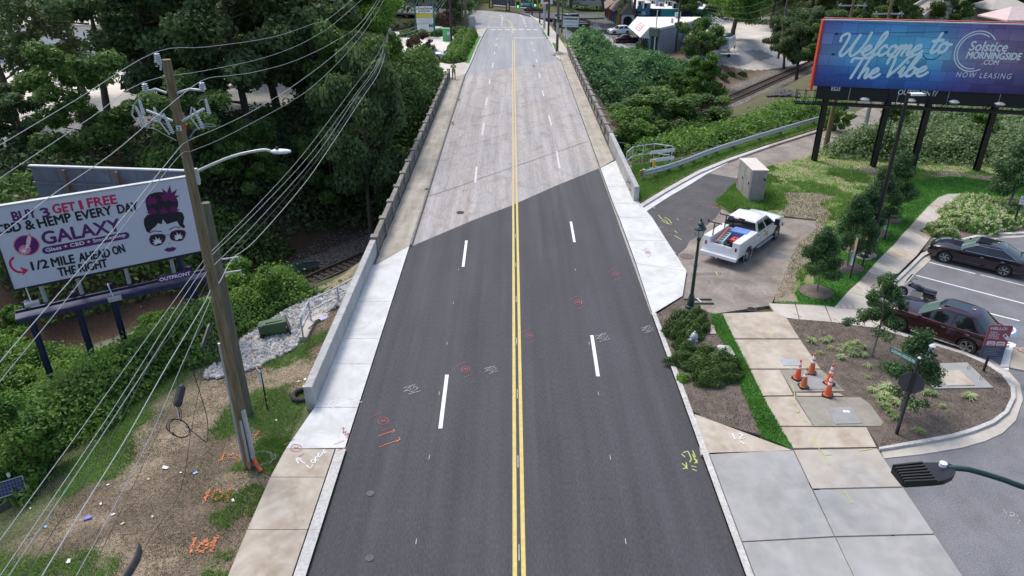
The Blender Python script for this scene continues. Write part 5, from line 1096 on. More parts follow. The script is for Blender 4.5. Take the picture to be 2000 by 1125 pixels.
A2=Vector((-20.9,30.1,3.4));B2=Vector((-13.7,29.35,3.4));p2=Plane(A2,B2-A2,(0,0,1));W2=(B2-A2).length
back_m=M('rear_blue_steel',(.085,.12,.17),(.13,.165,.215),scale=1.5,rough=.6,c3=(.12,.07,.05),s3=3,f3=.7)
for k in range(6):pbox(bb2,'sheet_panel',p2,k*W2/6+.01,(k+1)*W2/6-.01,0,3.3,-.06,0,back_m)
pbox(bb2,'frame',p2,-.05,W2+.05,3.3,3.36,-.12,.05,galv)
for v in(.5,1.5,2.55):pbox(bb2,'stringer',p2,0,W2,v,v+.09,.002,.12,back_m)
for u in(1.6,4.0):pbox(bb2,'upright',p2,u,u+.12,-1.2,3.25,.125,.25,rust_m)
for u in(5.9,):
 p=p2 .p(u,0,0);mb=MB();mb.box((p.x,p.y,(3.4+tz(p.x,p.y)-.5)/2),(.2,.2,3.4-tz(p.x,p.y)+.5),navy);mb.build('leg',bb2)
A3=Vector((21.55,52.25,5.80));dir3=Vector((12.0,-2.75,0)).normalized();p3=Plane(A3,dir3,(0,0,1));W3,H3=14.63,4.40
bbR=thing('billboard','large blue and purple billboard on black steel legs, upper right','billboard')
m,t,b=nodes_of('vinyl_shingle_print');N=t.nodes.new;L=t.links.new
tc=N('ShaderNodeTexCoord');mp=N('ShaderNodeMapping');L(tc.outputs['UV'],mp.inputs[0]);sx_=N('ShaderNodeSeparateXYZ');L(mp.outputs[0],sx_.inputs[0])
r=N('ShaderNodeValToRGB');L(sx_.outputs['X'],r.inputs[0]);e=r.color_ramp.elements
e[0].position=0;e[0].color=(.15,.17,.38,1);e[1].position=1;e[1].color=(.13,.10,.17,1)
for po,c in((.12,(.10,.30,.55)),(.32,(.10,.42,.62)),(.5,(.11,.38,.56)),(.62,(.21,.23,.42)),(.75,(.23,.17,.30))):q=e.new(po);q.color=(*c,1)
r2=N('ShaderNodeValToRGB');L(sx_.outputs['Y'],r2 .inputs[0]);e=r2 .color_ramp.elements;e[0].position=0;e[0].color=(.20,.15,.5,1);e[1].position=1;e[1].color=(.75,.62,.95,1)
for po,c in((.22,(.45,.5,.9)),(.5,(1.25,1.3,1.15)),(.78,(1.1,1.05,1.1))):q=e.new(po);q.color=(*c,1)
m1=N('ShaderNodeMix');m1 .data_type='RGBA';m1 .blend_type='MULTIPLY';m1 .inputs[0].default_value=.95;L(r.outputs[0],m1 .inputs[6]);L(r2 .outputs[0],m1 .inputs[7])
bk_=N('ShaderNodeTexBrick');mp2=N('ShaderNodeMapping');mp2 .inputs['Scale'].default_value=(14,4.6,1);mp2 .inputs['Rotation'].default_value=(0,0,.015);L(tc.outputs['UV'],mp2 .inputs[0]);L(mp2 .outputs[0],bk_.inputs[0])
for k_,v_ in(('Scale',1.0),('Mortar Size',.018),('Brick Width',1.0),('Row Height',.75),('Mortar Smooth',.8),('Bias',0)):bk_.inputs[k_].default_value=v_
bk_.offset=.37;bk_.inputs['Color1'].default_value=(.80,.80,.84,1);bk_.inputs['Color2'].default_value=(1.3,1.28,1.3,1);bk_.inputs['Mortar'].default_value=(.30,.30,.42,1)
m2=N('ShaderNodeMix');m2 .data_type='RGBA';m2 .blend_type='MULTIPLY';m2 .inputs[0].default_value=.95;L(m1 .outputs[2],m2 .inputs[6]);L(bk_.outputs[0],m2 .inputs[7])
nn=N('ShaderNodeTexNoise');mp3=N('ShaderNodeMapping');mp3 .inputs['Scale'].default_value=(9,60,1);L(tc.outputs['UV'],mp3 .inputs[0]);L(mp3 .outputs[0],nn.inputs[0]);nn.inputs['Scale'].default_value=1.5;nn.inputs['Detail'].default_value=5
r3=N('ShaderNodeValToRGB');r3 .color_ramp.elements[0].color=(.7,.7,.72,1);r3 .color_ramp.elements[1].color=(1.25,1.25,1.25,1);L(nn.outputs[0],r3 .inputs[0])
m3=N('ShaderNodeMix');m3 .data_type='RGBA';m3 .blend_type='MULTIPLY';m3 .inputs[0].default_value=.8;L(m2 .outputs[2],m3 .inputs[6]);L(r3 .outputs[0],m3 .inputs[7])
L(m3 .outputs[2],b.inputs['Base Color']);b.inputs['Roughness'].default_value=.55
o=pbox(bbR,'panel',p3,0,W3,0,H3,-.12,0,m);me=o.data;uvl=me.uv_layers.new(name='UVMap')
for lp in me.loops:
 v=me.vertices[lp.vertex_index].co-p3 .O;uvl.data[lp.index].uv=(v.dot(p3 .R)/W3,v.dot(p3 .U)/H3)
pbox(bbR,'frame',p3,-.03,W3,H3,H3+.07,-.30,.03,steel_g);pbox(bbR,'red_edge',p3,-.16,-.02,-.3,H3+.02,-.75,-.05,red_m);pbox(bbR,'red_edge',p3,0,W3,H3+.075,H3+.11,-.9,-.6,red_m)
pbox(bbR,'rear_panel',p3,0,W3,0,H3,-1.1,-.98,black_mt);pbox(bbR,'apron',p3,.3,W3-.2,-.95,-.03,-.25,-.15,black_mt)
for k in range(4):pbox(bbR,'apron_seam',p3,2.5+k*3.2,2.54+k*3.2,-.93,-.05,-.148,-.13,steel_g)
mb=MB();lt=M('print_ice_blue',(.68,.86,.95),rough=.5)
def w3(px,py):return p3 .uv(px,py)
u0,v0=w3(1630,109);x=script_word(mb,'Welcome',u0,v0,.66,lt,p3,.01,.27,sxx=1.17,rise=.045)
mb2=MB();mb_w=mb
u0,v0=w3(1810,103);script_word(mb,'to',u0,v0,.66,lt,p3,.02,.30,sxx=1.25,rise=.045)
u0,v0=w3(1652,152);script_word(mb,'The',u0,v0,.64,lt,p3,.03,.29,sxx=1.22,rise=.045)
u0,v0=w3(1722,149);script_word(mb,'Vibe',u0,v0,.64,lt,p3,.04,.29,sxx=1.3,rise=.045)
wh=M('print_white',(.78,.83,.88),rough=.5)
def t3(t,a,b_,ch,bold=.028,shear=0,sp_=1):u0,v0=w3(*a);u1,v1=w3(*b_);vv=(v0+v1)/2;fit_text(mb,p3,t,u0,u1,vv,vv+ch,wh,.02,bold,shear,sp_)
t3('Solstice',(1891,101),(1966,99),.62,.02,.15);t3('MORNINGSIDE',(1886,115),(1993,116),.44,.035,.12);t3('.COM',(1917,126),(1949,127),.32,.02,.1);t3('NOW LEASING',(1866,152),(1974,153),.36,.008,.1,1.25)
c=w3(1909,99)
for r_1,a0_,a1_ in((1.30,35,300),(1.13,55,285)):polyline_ribbon(mb,[(c[0]-.12+r_1*.95*math.cos(R(a)),c[1]-.05+r_1*math.sin(R(a)))for a in range(a0_,a1_,6)],.07,wh,.012,frame=p3 .p)
for p in((1924,68),(1880,129)):flat(mb,p3,disc(w3(*p),.05,8),wh,.012)
dk=M('print_dark_blue',(.02,.04,.12));polyline_ribbon(mb,[w3(*p)for p in cr([(1780,112),(1794,104),(1800,104),(1808,114),(1822,116),(1834,110),(1840,102)],5)],.06,dk,.005,frame=p3 .p)
for a_,b_ in(((1634,66),(1848,62)),((1655,112),(1843,103)),((1632,146),(1800,148))):polyline_ribbon(mb,[w3(*a_),w3(*b_)],.035,dk,.004,frame=p3 .p)
for p in((1634,66),(1627,106),(1848,63),(1840,102)):u,v=w3(*p);flat(mb,p3,[(u-.1,v-.08),(u+.1,v-.08),(u+.1,v+.08),(u-.1,v+.08)],dk,.006)
mb.build('print',bbR)
mb=MB();ap3=Plane(p3 .p(0,0,-.14),p3 .R,p3 .U)
u0,v0=ap3 .uv(1623,176);u1,v1=ap3 .uv(1640,176);flat(mb,ap3,[(u0,v0-.02),(u1,v0-.02),(u1,v0+.28),(u0,v0+.28)],white_pl,.02);fit_text(mb,ap3,'245',u0+.05,u1-.05,v0+.03,v0+.24,blk,.03,.03);mb.build('number_plate',bbR)
mb=MB();u0,v0=ap3 .uv(1753,184);u1,v1=ap3 .uv(1830,186);fit_text(mb,ap3,'OUTFRONT/',u0,u1,v0-.02,v0+.33,white_pl,.03,.02,.12);mb.build('name_lettering',bbR)
legs=[(1589,316,1612,195),(1704,328,1731,197),(1780,333,1812,197),(1905,337,1941,204),(2040,345,2080,210)]
for i,(bx,by,tx,ty)in enumerate(legs):
 q=G(bx,by,.0);mb=MB();hh=9.0
 for d in((.34,.05,0,.16),(.34,.05,0,-.16),(.05,.3,0,0)):mb.box((q.x+d[2],q.y+d[3],hh/2-.2),(d[0],d[1],hh),black_m)
 mb.build('leg',bbR)
cwz=-1.15
for h_ in(.35,.95):pbox(bbR,'catwalk_beam',p3,-1.2,W3+.5,cwz,cwz+.14,h_,h_+.06,black_m)
for k in range(46):pbox(bbR,'grating_bar',p3,-1.15+k*.35,-1.10+k*.35,cwz+.145,cwz+.17,.36,1.0,black_m)
for u in(-1.15,-.55,.1):
 for h_ in(.36,.95):pbox(bbR,'guard_post',p3,u,u+.04,cwz,cwz+1.0,h_,h_+.04,black_m)
for v in(.5,.98):pbox(bbR,'guard_bar',p3,-1.15,.2,cwz+v,cwz+v+.04,.93,.97,black_m)
pbox(bbR,'guard_bar',p3,-1.15,-1.1,cwz+.98,cwz+1.02,.36,.97,black_m)
for px,py in((1689,194),(1779,196),(1864,199),(1953,203)):
 fp=Plane(p3 .p(0,0,1.6),p3 .R,p3 .U);u,v=fp.uv(px,py);mb=MB();e=fp.p(u,v,0);mb.bar(e,p3 .p(u-.3,v+.05,.98),.05,.05,black_m);mb.bar(p3 .p(u-.4,v-.7,.4),p3 .p(u-.1,v+.0,.9),.05,.05,black_m);mb.lathe([(.25,-.1),(.34,0),(.18,.1)],e,steel_g,8);mb.build('flood_lamp',bbR)
lad=[]
for s_ in(-.18,.18):q=G(1712,300,1.2);mb=MB();mb.bar((27.4+s_,52.0,1.2),(27.4+s_,52.0,4.7),.05,.05,black_m);mb.build('ladder_rail',bbR)
for k in range(11):mb=MB();mb.bar((27.22,52.0,1.35+k*.31),(27.58,52.0,1.35+k*.31),.03,.03,black_m);mb.build('ladder_rung',bbR)
# poles and wires
pol=thing('utility_pole','tall timber utility pole with insulators on curved metal arms','utility pole',(-8.71,18.7,0))
def ptl(x,y,z):return Vector((x,y,z))
mb=MB();mb.tube([(0,0,-.6),(0,0,4),(.0,0,9),(0,0,13.0)],[.18,.16,.135,.115],wood_pole,14);mb.build('pole',pol,smooth=50)
bx,by=-8.71,18.7
def loc(v):return Vector(v)-Vector((bx,by,0))
def insul(c,n=4,r=.075,axis=Vector((0,0,1)),step=.05,m=porcelain,name='insulator',par=pol):
 mb=MB();c=Vector(c);axis=Vector(axis).normalized();q=axis.to_track_quat('Z','Y').to_matrix()
 prof=[(.03,-.03)]
 for i in range(n):prof+=[(.03,i*step),(r*(1-.06*i),i*step+.008),(r*(1-.06*i),i*step+.02),(.03,i*step+.035)]
 prof+=[(.02,n*step+.03)]
 nn_=10;vs=[c+q@Vector((a*math.cos(6.283*j/nn_),a*math.sin(6.283*j/nn_),h_))for a,h_ in prof for j in range(nn_)]
 fs=[(i*nn_+j,i*nn_+(j+1)%nn_,(i+1)*nn_+(j+1)%nn_,(i+1)*nn_+j)for i in range(len(prof)-1)for j in range(nn_)]
 mb.add(vs,fs,m);return mb.build(name,par)
IY=18.62
iA,iB,iC=GY(305,101,IY),GY(281,160,IY),GY(393,158,IY)
mb=MB();mb.tube([(-.16,-.05,12.75),loc(iA)+Vector((.05,0,-.35)),loc(iA)+Vector((0,0,-.22))],.03,galv,8);mb.build('arm',pol);insul(loc(iA)+Vector((0,0,-.22)),4,.085)
for P_,jx in((iB,-.14),(iC,.14)):
 e=loc(P_);mb=MB();z0=loc(GY(340,182,IY)).z;mb.tube([(jx,-.06,z0),(jx+(e.x-jx)*.5,-.06,z0+.10),(e.x,0,e.z-.26),(e.x,0,e.z-.2)],.032,galv,8);mb.build('arm',pol);insul(e+Vector((0,0,-.22)),4,.085)
z1=loc(GY(345,235,IY)).z
for sgn,xe in((-1,loc(GY(285,216,IY))),(1,loc(GY(398,213,IY)))):
 mb=MB();mb.tube([(sgn*.12,-.08,z1-.02),(xe.x,-.05,xe.z)],.035,galv,8);mb.build('arm',pol)
for(px,py,tilt)in((275,224,.35),(329,238,.35),(388,228,.3)):
 e=loc(GY(px,py,IY-.12));insul(e+Vector((.05,0,-.28)),8,.062,(-.28,0,1),.062);mb=MB();mb.tube([e+Vector((-.12,-.03,.25)),e+Vector((-.2,-.05,.0)),e+Vector((-.02,-.05,-.32))],.02,galv,6);mb.build('fuse_cutout',pol)
for(px,py)in((277,207),(306,222),(406,206)):
 e=loc(GY(px,py,IY+.1));insul(e+Vector((0,0,-.2)),7,.055,(-.08,0,1),.05)
for l in(((283,250),(300,237),(330,245)),((345,275),(320,262),(303,252),(290,250)),((396,245),(408,247),(418,246),(418,243),(405,242),(395,244)),((371,270),(380,255),(396,246)),((262,203),(272,192),(280,196)),((386,204),(392,195),(400,193),(404,190))):
 mb=MB();mb.tube([loc(GY(a,b_,IY-.1))for a,b_ in cr(l,4)],.012,wire_g,5);mb.build('jumper_wire',pol)
mb=MB();q=loc(GY(348,251.5,18.5));mb.box((q.x,-.15,q.z),(.12,.03,.13),white_pl);tagp=mb.build('number_tag',pol)
mb=MB();fit_text(mb,Plane((q.x-.04,-.167,q.z-.045),(1,0,0),(0,0,1)),'2',0,.08,0,.09,blk,.003,.03);mb.build('lettering',tagp)
mb=MB();q=loc(GY(361,248,18.55));mb.box((q.x,-.13,q.z),(.06,.01,.13),red_m,R(40));mb.build('red_tag',pol)
for(x0,y0,z0,x1,y1,z1_,r_1,m_)in((-.2,-.06,0,-.17,-.05,4.7,.05,steel_g),(.18,-.14,0.35,.17,-.13,2.25,.075,steel_g),(.05,-.22,.0,.05,-.20,1.9,.04,steel_g)):
 mb=MB();mb.tube([(x0,y0,z0),(x1,y1,z1_)],r_1,m_,10);mb.build('cable_riser',pol)
for l in(((.2,-.16,.36),(.32,-.25,.1),(.46,-.34,-.02)),((.0,-.26,.3),(.08,-.34,.05))):
 mb=MB();mb.tube(l,.06 if len(l)==3 else .025,orange_m,8);mb.build('orange_duct',pol)
mb=MB();mb.tube([(.3+.35*math.cos(a/6)*(1+a*.006),.1+.35*math.sin(a/6),.1+.02*(a%5))for a in range(0,80)],.008,wire_g,4);mb.build('wire_coil',pol)
pol2=thing('utility_pole','short old grey-green timber pole right behind the tall one','utility pole',(-9.8,21.7,0));mb=MB();mb.tube([(0,0,-.8),(0,0,4),(0,0,8.1)],[.165,.15,.13],wood_old,14);mb.build('pole',pol2,smooth=50)
mb=MB()
for k in range(2):mb.tube([(.15,0,6.1-k*.5),(.62,.2,6.1-k*.5),(.62,.2,5.9-k*.5)],.03,galv,6)
mb.build('bracket',pol2)
sla=thing('street_lamp','grey street lamp on a long arm fixed to the timber pole','street lamp');y0=18.75
pA=GY(386,336,y0);pB=GY(395,330,18.8);hd=GY(530,296,19.0);mb=MB()
mb.tube(cr([tuple(pA+Vector((0,0,-.25))),tuple(pA),tuple(pB),tuple(GY(455,305,18.9)),tuple(GY(512,293,19)),tuple(hd)],4),.038,galv,8);mb.build('arm',sla,smooth=60)
mb=MB();mb.bar(pA+Vector((-.05,0,-.35)),pA+Vector((-.05,0,.1)),.1,.1,galv);mb.build('bracket',sla)
def cobra(par,c,d,L_=.55,m_=None,w_=.13):
 mb=MB();d=Vector(d).normalized();sd_=d.cross(Vector((0,0,1))).normalized();up=Vector((0,0,1));rings=[]
 for t,ww,hh in((0,.35,.5),(.15,.9,.9),(.45,1,1),(.8,.85,.8),(1,.35,.4)):
  rings.append([c+d*L_*t+sd_*(w_*ww*math.cos(a))+up*(.07*hh*math.sin(a))for a in[k*math.pi/6 for k in range(12)]])
 mb.loft(rings,m_ or white_pl);return mb.build('lamp_head',par,smooth=50)
cobra(sla,hd,(1,.05,.0),.52,M('lamp_white',(.62,.66,.70),rough=.4));mb=MB();mb.lathe([(.04,0),(.045,.06),(.02,.08)],hd+Vector((.16,0,.06)),black_mt,10);mb.build('photocell',sla)
def wire(label,groups,m_,r_1=.014,name='overhead_wire',group='overhead wires from the timber pole'):
 """groups: list of (X plane, pixel polylines)"""
 pts=[]
 for X_,l in groups:
  for a,b_ in l:pts.append(tuple(GX(a,b_,X_)))
 mb=MB();mb.tube(cr(pts,5),r_1,m_,5);o=mb.build(name,None,label=label,cat='wire');return o
XA=iA.x;XB=iB.x;XC=iC.x
END=55.8
def far(x,z):return(x,END,z)
def wire2(label,near,anchor,farl,X_,zf,m_,r_1=.015,**k):
 pts=[tuple(GX(a,b_,X_))for a,b_ in near]+([tuple(anchor)]if anchor is not None else[])+[tuple(GX(a,b_,X_))for a,b_ in farl]
 l=Vector(pts[-1]);e=Vector((-12.9,79.6,(zf-10)*.75+(6.2 if zf<10.5 else 8.6)));pts.append(tuple(e));mb=MB();mb.tube(cr(pts,4),r_1*.48,m_,5);return mb.build('overhead_wire',None,label=label,cat='wire')
wire2('topmost bare wire over the peak of the timber pole',[(-60,318),(0,283),(150,194)],iA,[(400,92),(500,78.7),(553,66.7),(614,45),(660,22.7)],XA,14.6,wire_w)
wire2('bare wire over the left insulator of the upper arm',[(-60,392),(0,348),(72,300),(180,228)],iB,[(400,138),(500,117),(567,94.7),(620,68),(673,29)],XB,13.6,wire_w)
wire2('bare wire over the right insulator of the upper arm',[(-60,500),(0,460),(110,375),(219,300),(310,223)],iC,[(445,148),(500,140),(580,117),(660,77),(713,35)],XC,12.6,wire_w)
XD=-8.55
wire2('twisted pale wire leaving the pole just below the number tag',[(-60,785),(0,707),(92,600),(220,450),(341,300)],GX(368,275,XD),[(430,248),(500,213),(580,162.7),(660,101),(713,45)],XD,12.1,wire_w,.017)
wire2('twisted pale wire beneath the one by the number tag',[(-60,822),(0,745),(118,600),(235,450),(347,308)],GX(374,295,XD),[(430,272),(500,236),(567,199),(620,161),(687,93),(735,26.7)],XD,11.6,wire_g,.017)
XE=-8.75
low=[([(0,1055),(150,850),(240,725),(331,600)],(404,500),[(418,486),(500,403),(593,300),(680,185),(737,107)],wire_w,.014,'uppermost of the low cables, white'),([(0,1125),(187,850),(262,735),(346,600)],(405,512),[(416,496),(500,415),(607,300),(690,190),(740,117)],wire_w,.014,'second of the low cables, thin white'),([(17,1125),(200,850),(288,715),(361,600)],(406,528),[(420,516),(500,435),(620,300),(695,190),(741,122)],wire_g,.022,'third of the low cables, thick grey'),([(47,1125),(140,980),(220,850),(262,770),(300,700),(377,600)],(408,545),[(430,522),(500,450),(560,383),(628,300),(700,195),(743,123)],wire_b,.016,'fourth of the low cables, wavy black'),([(82,1125),(167,985),(250,850),(326,715),(395,600)],(415,560),[(429,551),(455,505),(500,468),(588,367),(636,300),(705,195),(746,127)],wire_w,.024,'fifth of the low cables, thickest and pale'),([(149,1125),(226,985),(295,850),(352,720),(405,600)],(413,578),[],wire_g,.02,'sixth of the low cables, dark grey, ending at the pole'),([(174,1125),(240,990),(307,850),(345,765),(370,680),(412,610)],(417,590),[],wire_b,.014,'lowest black cable, ending at the pole')]
for near,an,fr_,m_,r_1,lab in low:
 if fr_:wire2(lab,near,GX(an[0],an[1],XE),fr_,XE,10.2 if m_ is not wire_b else 10.0,m_,r_1)
 else:
  mb=MB();mb.tube(cr([tuple(GX(a,b_,XE))for a,b_ in near+[an]],4),r_1*.48,m_,5);mb.build('overhead_wire',None,label=lab,cat='wire')
mb=MB();mb.tube([tuple(GX(a,b_,-9.0))for a,b_ in cr([(424,520),(424,600),(410,660),(385,780),(372,850),(352,960),(300,1040),(270,1095)],3)],.008,wire_b,4);mb.build('guy_wire',None,label='thin slack black wire hanging from the pole to the dry grass',cat='wire')
def closure(label,a,b_,r_1,X_):
 a=GX(*a,X_);b_=GX(*b_,X_);d=b_-a;mb=MB();k=9;pts=[a+d*i/(k-1)for i in range(k)];mb.tube(pts,[r_1*.5,r_1,r_1*.96,r_1,r_1*.96,r_1,r_1*.96,r_1*1.05,r_1*.8],black_m,12);t_=thing('splice_closure',label,'cable box');mb.build('casing',t_,smooth=30);return t_,a,b_
t_,a,b_=closure('black ribbed cylinder hanging from a low cable over the dry bank',(356,752),(346,793),.11,-8.9)
for k in range(3):
 mb=MB();e=b_+Vector((-.05+.05*k,0,0));mb.tube([e,e+Vector((.02,0,-.18)),GX(350+k*2,822,-8.9)],.01,wire_b if k else white_pl,5);mb.build('lead',t_)
mb=MB();lp=[]
for i in range(60):
 a_=i/59*4*math.pi;cx,cy=347+i*.08,836+i*.02;lp.append(tuple(GX(cx+22*math.cos(a_+2.5)*(1-.12*(i>30)),cy+17*math.sin(a_+2.5)+8*math.cos(a_+2.5)*.6,-8.9)))
mb.tube(lp,.014,wire_b,5);mb.tube([tuple(GX(a_,b2,-8.9))for a_,b2 in cr([(362,832),(385,850),(402,863),(406,850),(404,815),(390,765),(376,720),(372,690)],4)],.012,wire_b,5);mb.build('slack_loop',t_)
closure('slim grey ribbed splice sleeve on the lowest cable by the pole',(410,632),(394,680),.06,-8.8)
mb=MB();mb.tube([tuple(GX(a_,b2,-8.6))for a_,b2 in cr([(413,640),(417,690),(424,712),(429,700),(422,670),(415,655),(413,640)],4)],.018,wire_b,5);mb.build('cable_loop',None,label='small hanging loop of black cable just left of the timber pole',cat='cable')
def simple_pole(name,label,base,ztop,r_1,m_,cat='utility pole'):
 t_=thing(name,label,cat,base);mb=MB();mb.tube([(0,0,-.5),(0,0,(ztop-base[2])*.5),(0,0,ztop-base[2])],[r_1*1.2,r_1,r_1*.8],m_,10);mb.build('pole',t_,smooth=50);return t_
pz=-1.0
sp=simple_pole('metal_pole','pale metal pole with a street lamp above the trees at top edge',(-12.9,79.7,tz(-12.9,79.7)),13.5,.12,galv);ZB=tz(-12.9,79.7)
cobra(sp,Vector((.9,0,8.7-ZB)),(1,0,0),.8,M('lamp_teal',(.3,.5,.55),rough=.4));mb=MB();mb.tube([(0,0,8.5-ZB),(.9,0,8.7-ZB)],.04,galv,6);mb.build('arm',sp)
p=G(882,90);fp1=simple_pole('utility_pole','dark timber pole standing by the far left hedge',p,17,.16,wood_dark)
for(px,py,top,r_1,m_,lab)in((904,62,14,.14,wood_dark,'dark slim pole beyond the far hedge, left of the kiosk'),(910,55,15,.2,wood_old,'stout grey-brown pole beyond the far hedge'),(1088,101,16,.17,wood_old,'stout greenish timber pole on the right verge beside the white sign'),(1071,70,14,.15,wood_dark,'dark timber pole on the right verge, second from the bridge'),(1063.6,56,12,.13,steel_g,'slim pole with grey sleeve on the right verge, third from the bridge'),(1054,46,11,.12,wood_dark,'dark pole carrying the yellow arrow sign'),(1039,29,12,.12,wood_dark,'dark pole at the junction under the signals'),(1097.5,60,13,.13,wood_old,'slim pole behind the white sign in the far lot')):
 p=G(px,py,.1);simple_pole('utility_pole',lab,p,top,r_1,m_)
p=G(1088,101,.1);mb=MB();mb.tube([(p.x,p.y-.0,2.5),(p.x,p.y,4.0)],.2,steel_g,10);mb.build('pole_sleeve',None,label='pale metal sleeve around the greenish pole by the white sign',cat='sleeve')
mb=MB();mb.lathe([(.9,0),(.6,.22),(.15,.4)],(0,0,0),straw_m,12);obj('soil_heap',mb.mesh('soil_heap',60),loc=G(1091,106,.1),label='small heap of dry grass at the foot of the greenish pole',cat='heap')
def farwire(label,pts,m_=wire_g,r_1=.02):mb=MB();mb.tube(cr([tuple(p)for p in pts],5),r_1,m_,4);mb.build('overhead_wire',None,label=label,cat='wire')
pp=G(882,90)
for k in range(3):
 z=10.2-k*.55;farwire(('highest','middle','lowest')[k]+' cable sweeping from the tree-hidden pole to the far left pole',[(-12.9,79.6,6.0-k*.4),(-11.2,95,5.2-k*.4),(pp.x,pp.y,z-2)])
 farwire(('highest','middle','lowest')[k]+' cable rising from the far left pole out of the frame',[(pp.x,pp.y,z-2),(pp.x+1,pp.y+12,9.2-k*.3),(pp.x+1.2,pp.y+26,10-k*.2)])
for k,(a,b_)in enumerate((((1045,25),(860,60)),)):pass
tpn=simple_pole('utility_pole','leaning-looking timber pole with grey transformers by the pale yard',(46.0,128.5,-4),11.0,.17,wood_old)
for dx in(-.45,.45):mb=MB();mb.lathe([(.28,0),(.3,.1),(.3,.8),(.22,.9)],(dx,0,11.2),steel_g,12);mb.build('transformer',tpn)
mb=MB();mb.bar((-1.1,0,14.2),(1.1,0,14.2),.1,.1,steel_g);mb.build('crossarm',tpn)
for k in range(3):farwire(('upper','middle','lower')[k]+' wire crossing the yard in front of the bright tree',[(46,128.4,7.0-k*1.6),(38,122,4.6-k),(30,118,5.2-k*.5)],wire_w,.016)
for(px,py,yy,lab)in((1668,0,105,'timber pole with a grey crossarm above the billboard, left one'),(1742,0,100,'timber pole with a grey crossarm above the billboard, right one')):
 q=GY(px-6,30,yy);q2=simple_pole('utility_pole',lab,(q.x,yy,-5),q.z+4,.22,wood_pole);zc_=GY(px,11 if px<1700 else 27,yy).z+5
 mb=MB();mb.bar((-1.9 if px<1700 else-2.0,0,zc_),(1.9,0,zc_),.16,.16,steel_g);mb.build('crossarm',q2)
 for dx in(-1.7,1.6):insul((dx,0,zc_+.1),4,.1,par=q2)
for(px,py,tx,ty,m_,r_1,lab)in((1611,295,1625,190,wood_pole,.19,'brown timber post under the right billboard by the dirt road'),(1682,282,1698,194,steel_g,.17,'grey metal post under the right billboard by the dirt road'),(1786,232,1793,198,wood_old,.12,'short timber post seen below the billboard, behind the road')):
 q=G(px,py,0);simple_pole('post',lab,q,4.9 if py>240 else 2.6,r_1,m_,'post')
mb=MB();mb.tube([G(1646,286,.1),G(1660,262,.9)],.05,M('guy_yellow',(.75,.6,.08)),6);mb.build('guy_guard',None,label='yellow plastic guy-wire guard in the grass under the billboard',cat='guy guard')
# lamps on the right
tl=thing('lamp_post','tall slim dark pole with a flat lamp in front of the billboard','lamp post',(19.25,35.35,.1))
mb=MB();mb.tube([(0,0,0),(0,0,4),(0,0,8.65)],[.13,.11,.085],black_m,12);mb.build('pole',tl,smooth=50)
mb=MB();mb.lathe([(.42,0),(.40,.08),(.2,.12)],(0,0,0),walk_old,20);mb.build('footing',tl)
mb=MB();mb.box((.42,0,8.6),(.62,.34,.1),white_pl);mb.box((.05,0,8.6),(.2,.1,.08),black_m);mb.build('lamp_head',tl)
gl_=thing('lamp_post','dark green ornamental lamp post with glass globe beside the driveway','lamp post',G(1348,601,.1))
hp=4.45
mb=MB();mb.lathe([(.23,0),(.23,.1),(.17,.16),(.16,.5),(.12,.62),(.085,.75),(.075,2.1),(.09,2.12),(.09,2.17),(.072,2.2),(.06,3.35),(.08,3.38),(.10,3.5),(.06,3.55)],(0,0,0),dark_green,16);mb.build('post',gl_,smooth=40)
glb=glassmat('globe_glass',(.45,.47,.45),.08);mb=MB();mb.lathe([(.10,3.56),(.17,3.66),(.225,3.85),(.23,3.95)],(0,0,0),glb,18);mb.build('globe',gl_,smooth=60)
mb=MB();mb.lathe([(.26,3.95),(.27,4.0),(.2,4.08),(.13,4.14),(.15,4.2),(.1,4.27),(.04,4.3),(.05,4.36),(.01,4.46)],(0,0,0),dark_green,18);mb.build('cap',gl_,smooth=40)
for k in range(6):a_=k*math.pi/3;mb=MB();mb.tube([(.10*math.cos(a_),.1*math.sin(a_),3.55),(.185*math.cos(a_),.185*math.sin(a_),3.67),(.24*math.cos(a_),.24*math.sin(a_),3.96)],.01,dark_green,5);mb.build('rib',gl_)
ld=thing('street_lamp','black finned lamp head on a green arm, close in the lower right','street lamp',(8.9,6.35,.12))
ring=lambda z,g_:None
def lp(px,py,z):q=G(px,py,z)-Vector((8.9,6.35,.12));return q
zl=9.95
outl=[(1742,914),(1748,908),(1800,903),(1850,903),(1863,909),(1867,922),(1862,930),(1845,938),(1830,940),(1770,944),(1763,940)]
q=[lp(*p,zl)for p in outl];mb=MB()
n_=len(q);vs=[v for v in q]+[v-Vector((0,0,.07))for v in q];mb.add(vs,[tuple(range(n_)),tuple(range(n_,2*n_))[::-1]]+[(i,(i+1)%n_,(i+1)%n_+n_,i+n_)for i in range(n_)],black_m);hd_=mb.build('lamp_head',ld)
for k in range(7):
 t=k/6;a=lp(1744+22*t,911+31*t,zl+.02);b_=lp(1801+28*t,905+34*t,zl+.02);mb=MB();mb.bar(a,b_,.022,.05,black_mt);mb.build('fin',ld)
mb=MB();mb.lathe([(.045,0),(.045,.05)],lp(1841,910,zl),white_pl,14);mb.build('photocell',ld)
mb=MB();mb.tube(cr([tuple(lp(1852,914,zl-.02)),tuple(lp(1875,915,zl)),tuple(lp(1900,919,zl)),tuple(lp(1960,937,zl-.08)),tuple(lp(2030,962,zl-.2)),(0,0,zl-1.0)],4),.036,dark_green,10);mb.build('arm',ld,smooth=60)
mb=MB();mb.tube([(0,0,0),(0,0,5),(0,0,zl-.6)],[.13,.11,.08],dark_green,12);mb.build('pole',ld,smooth=60)
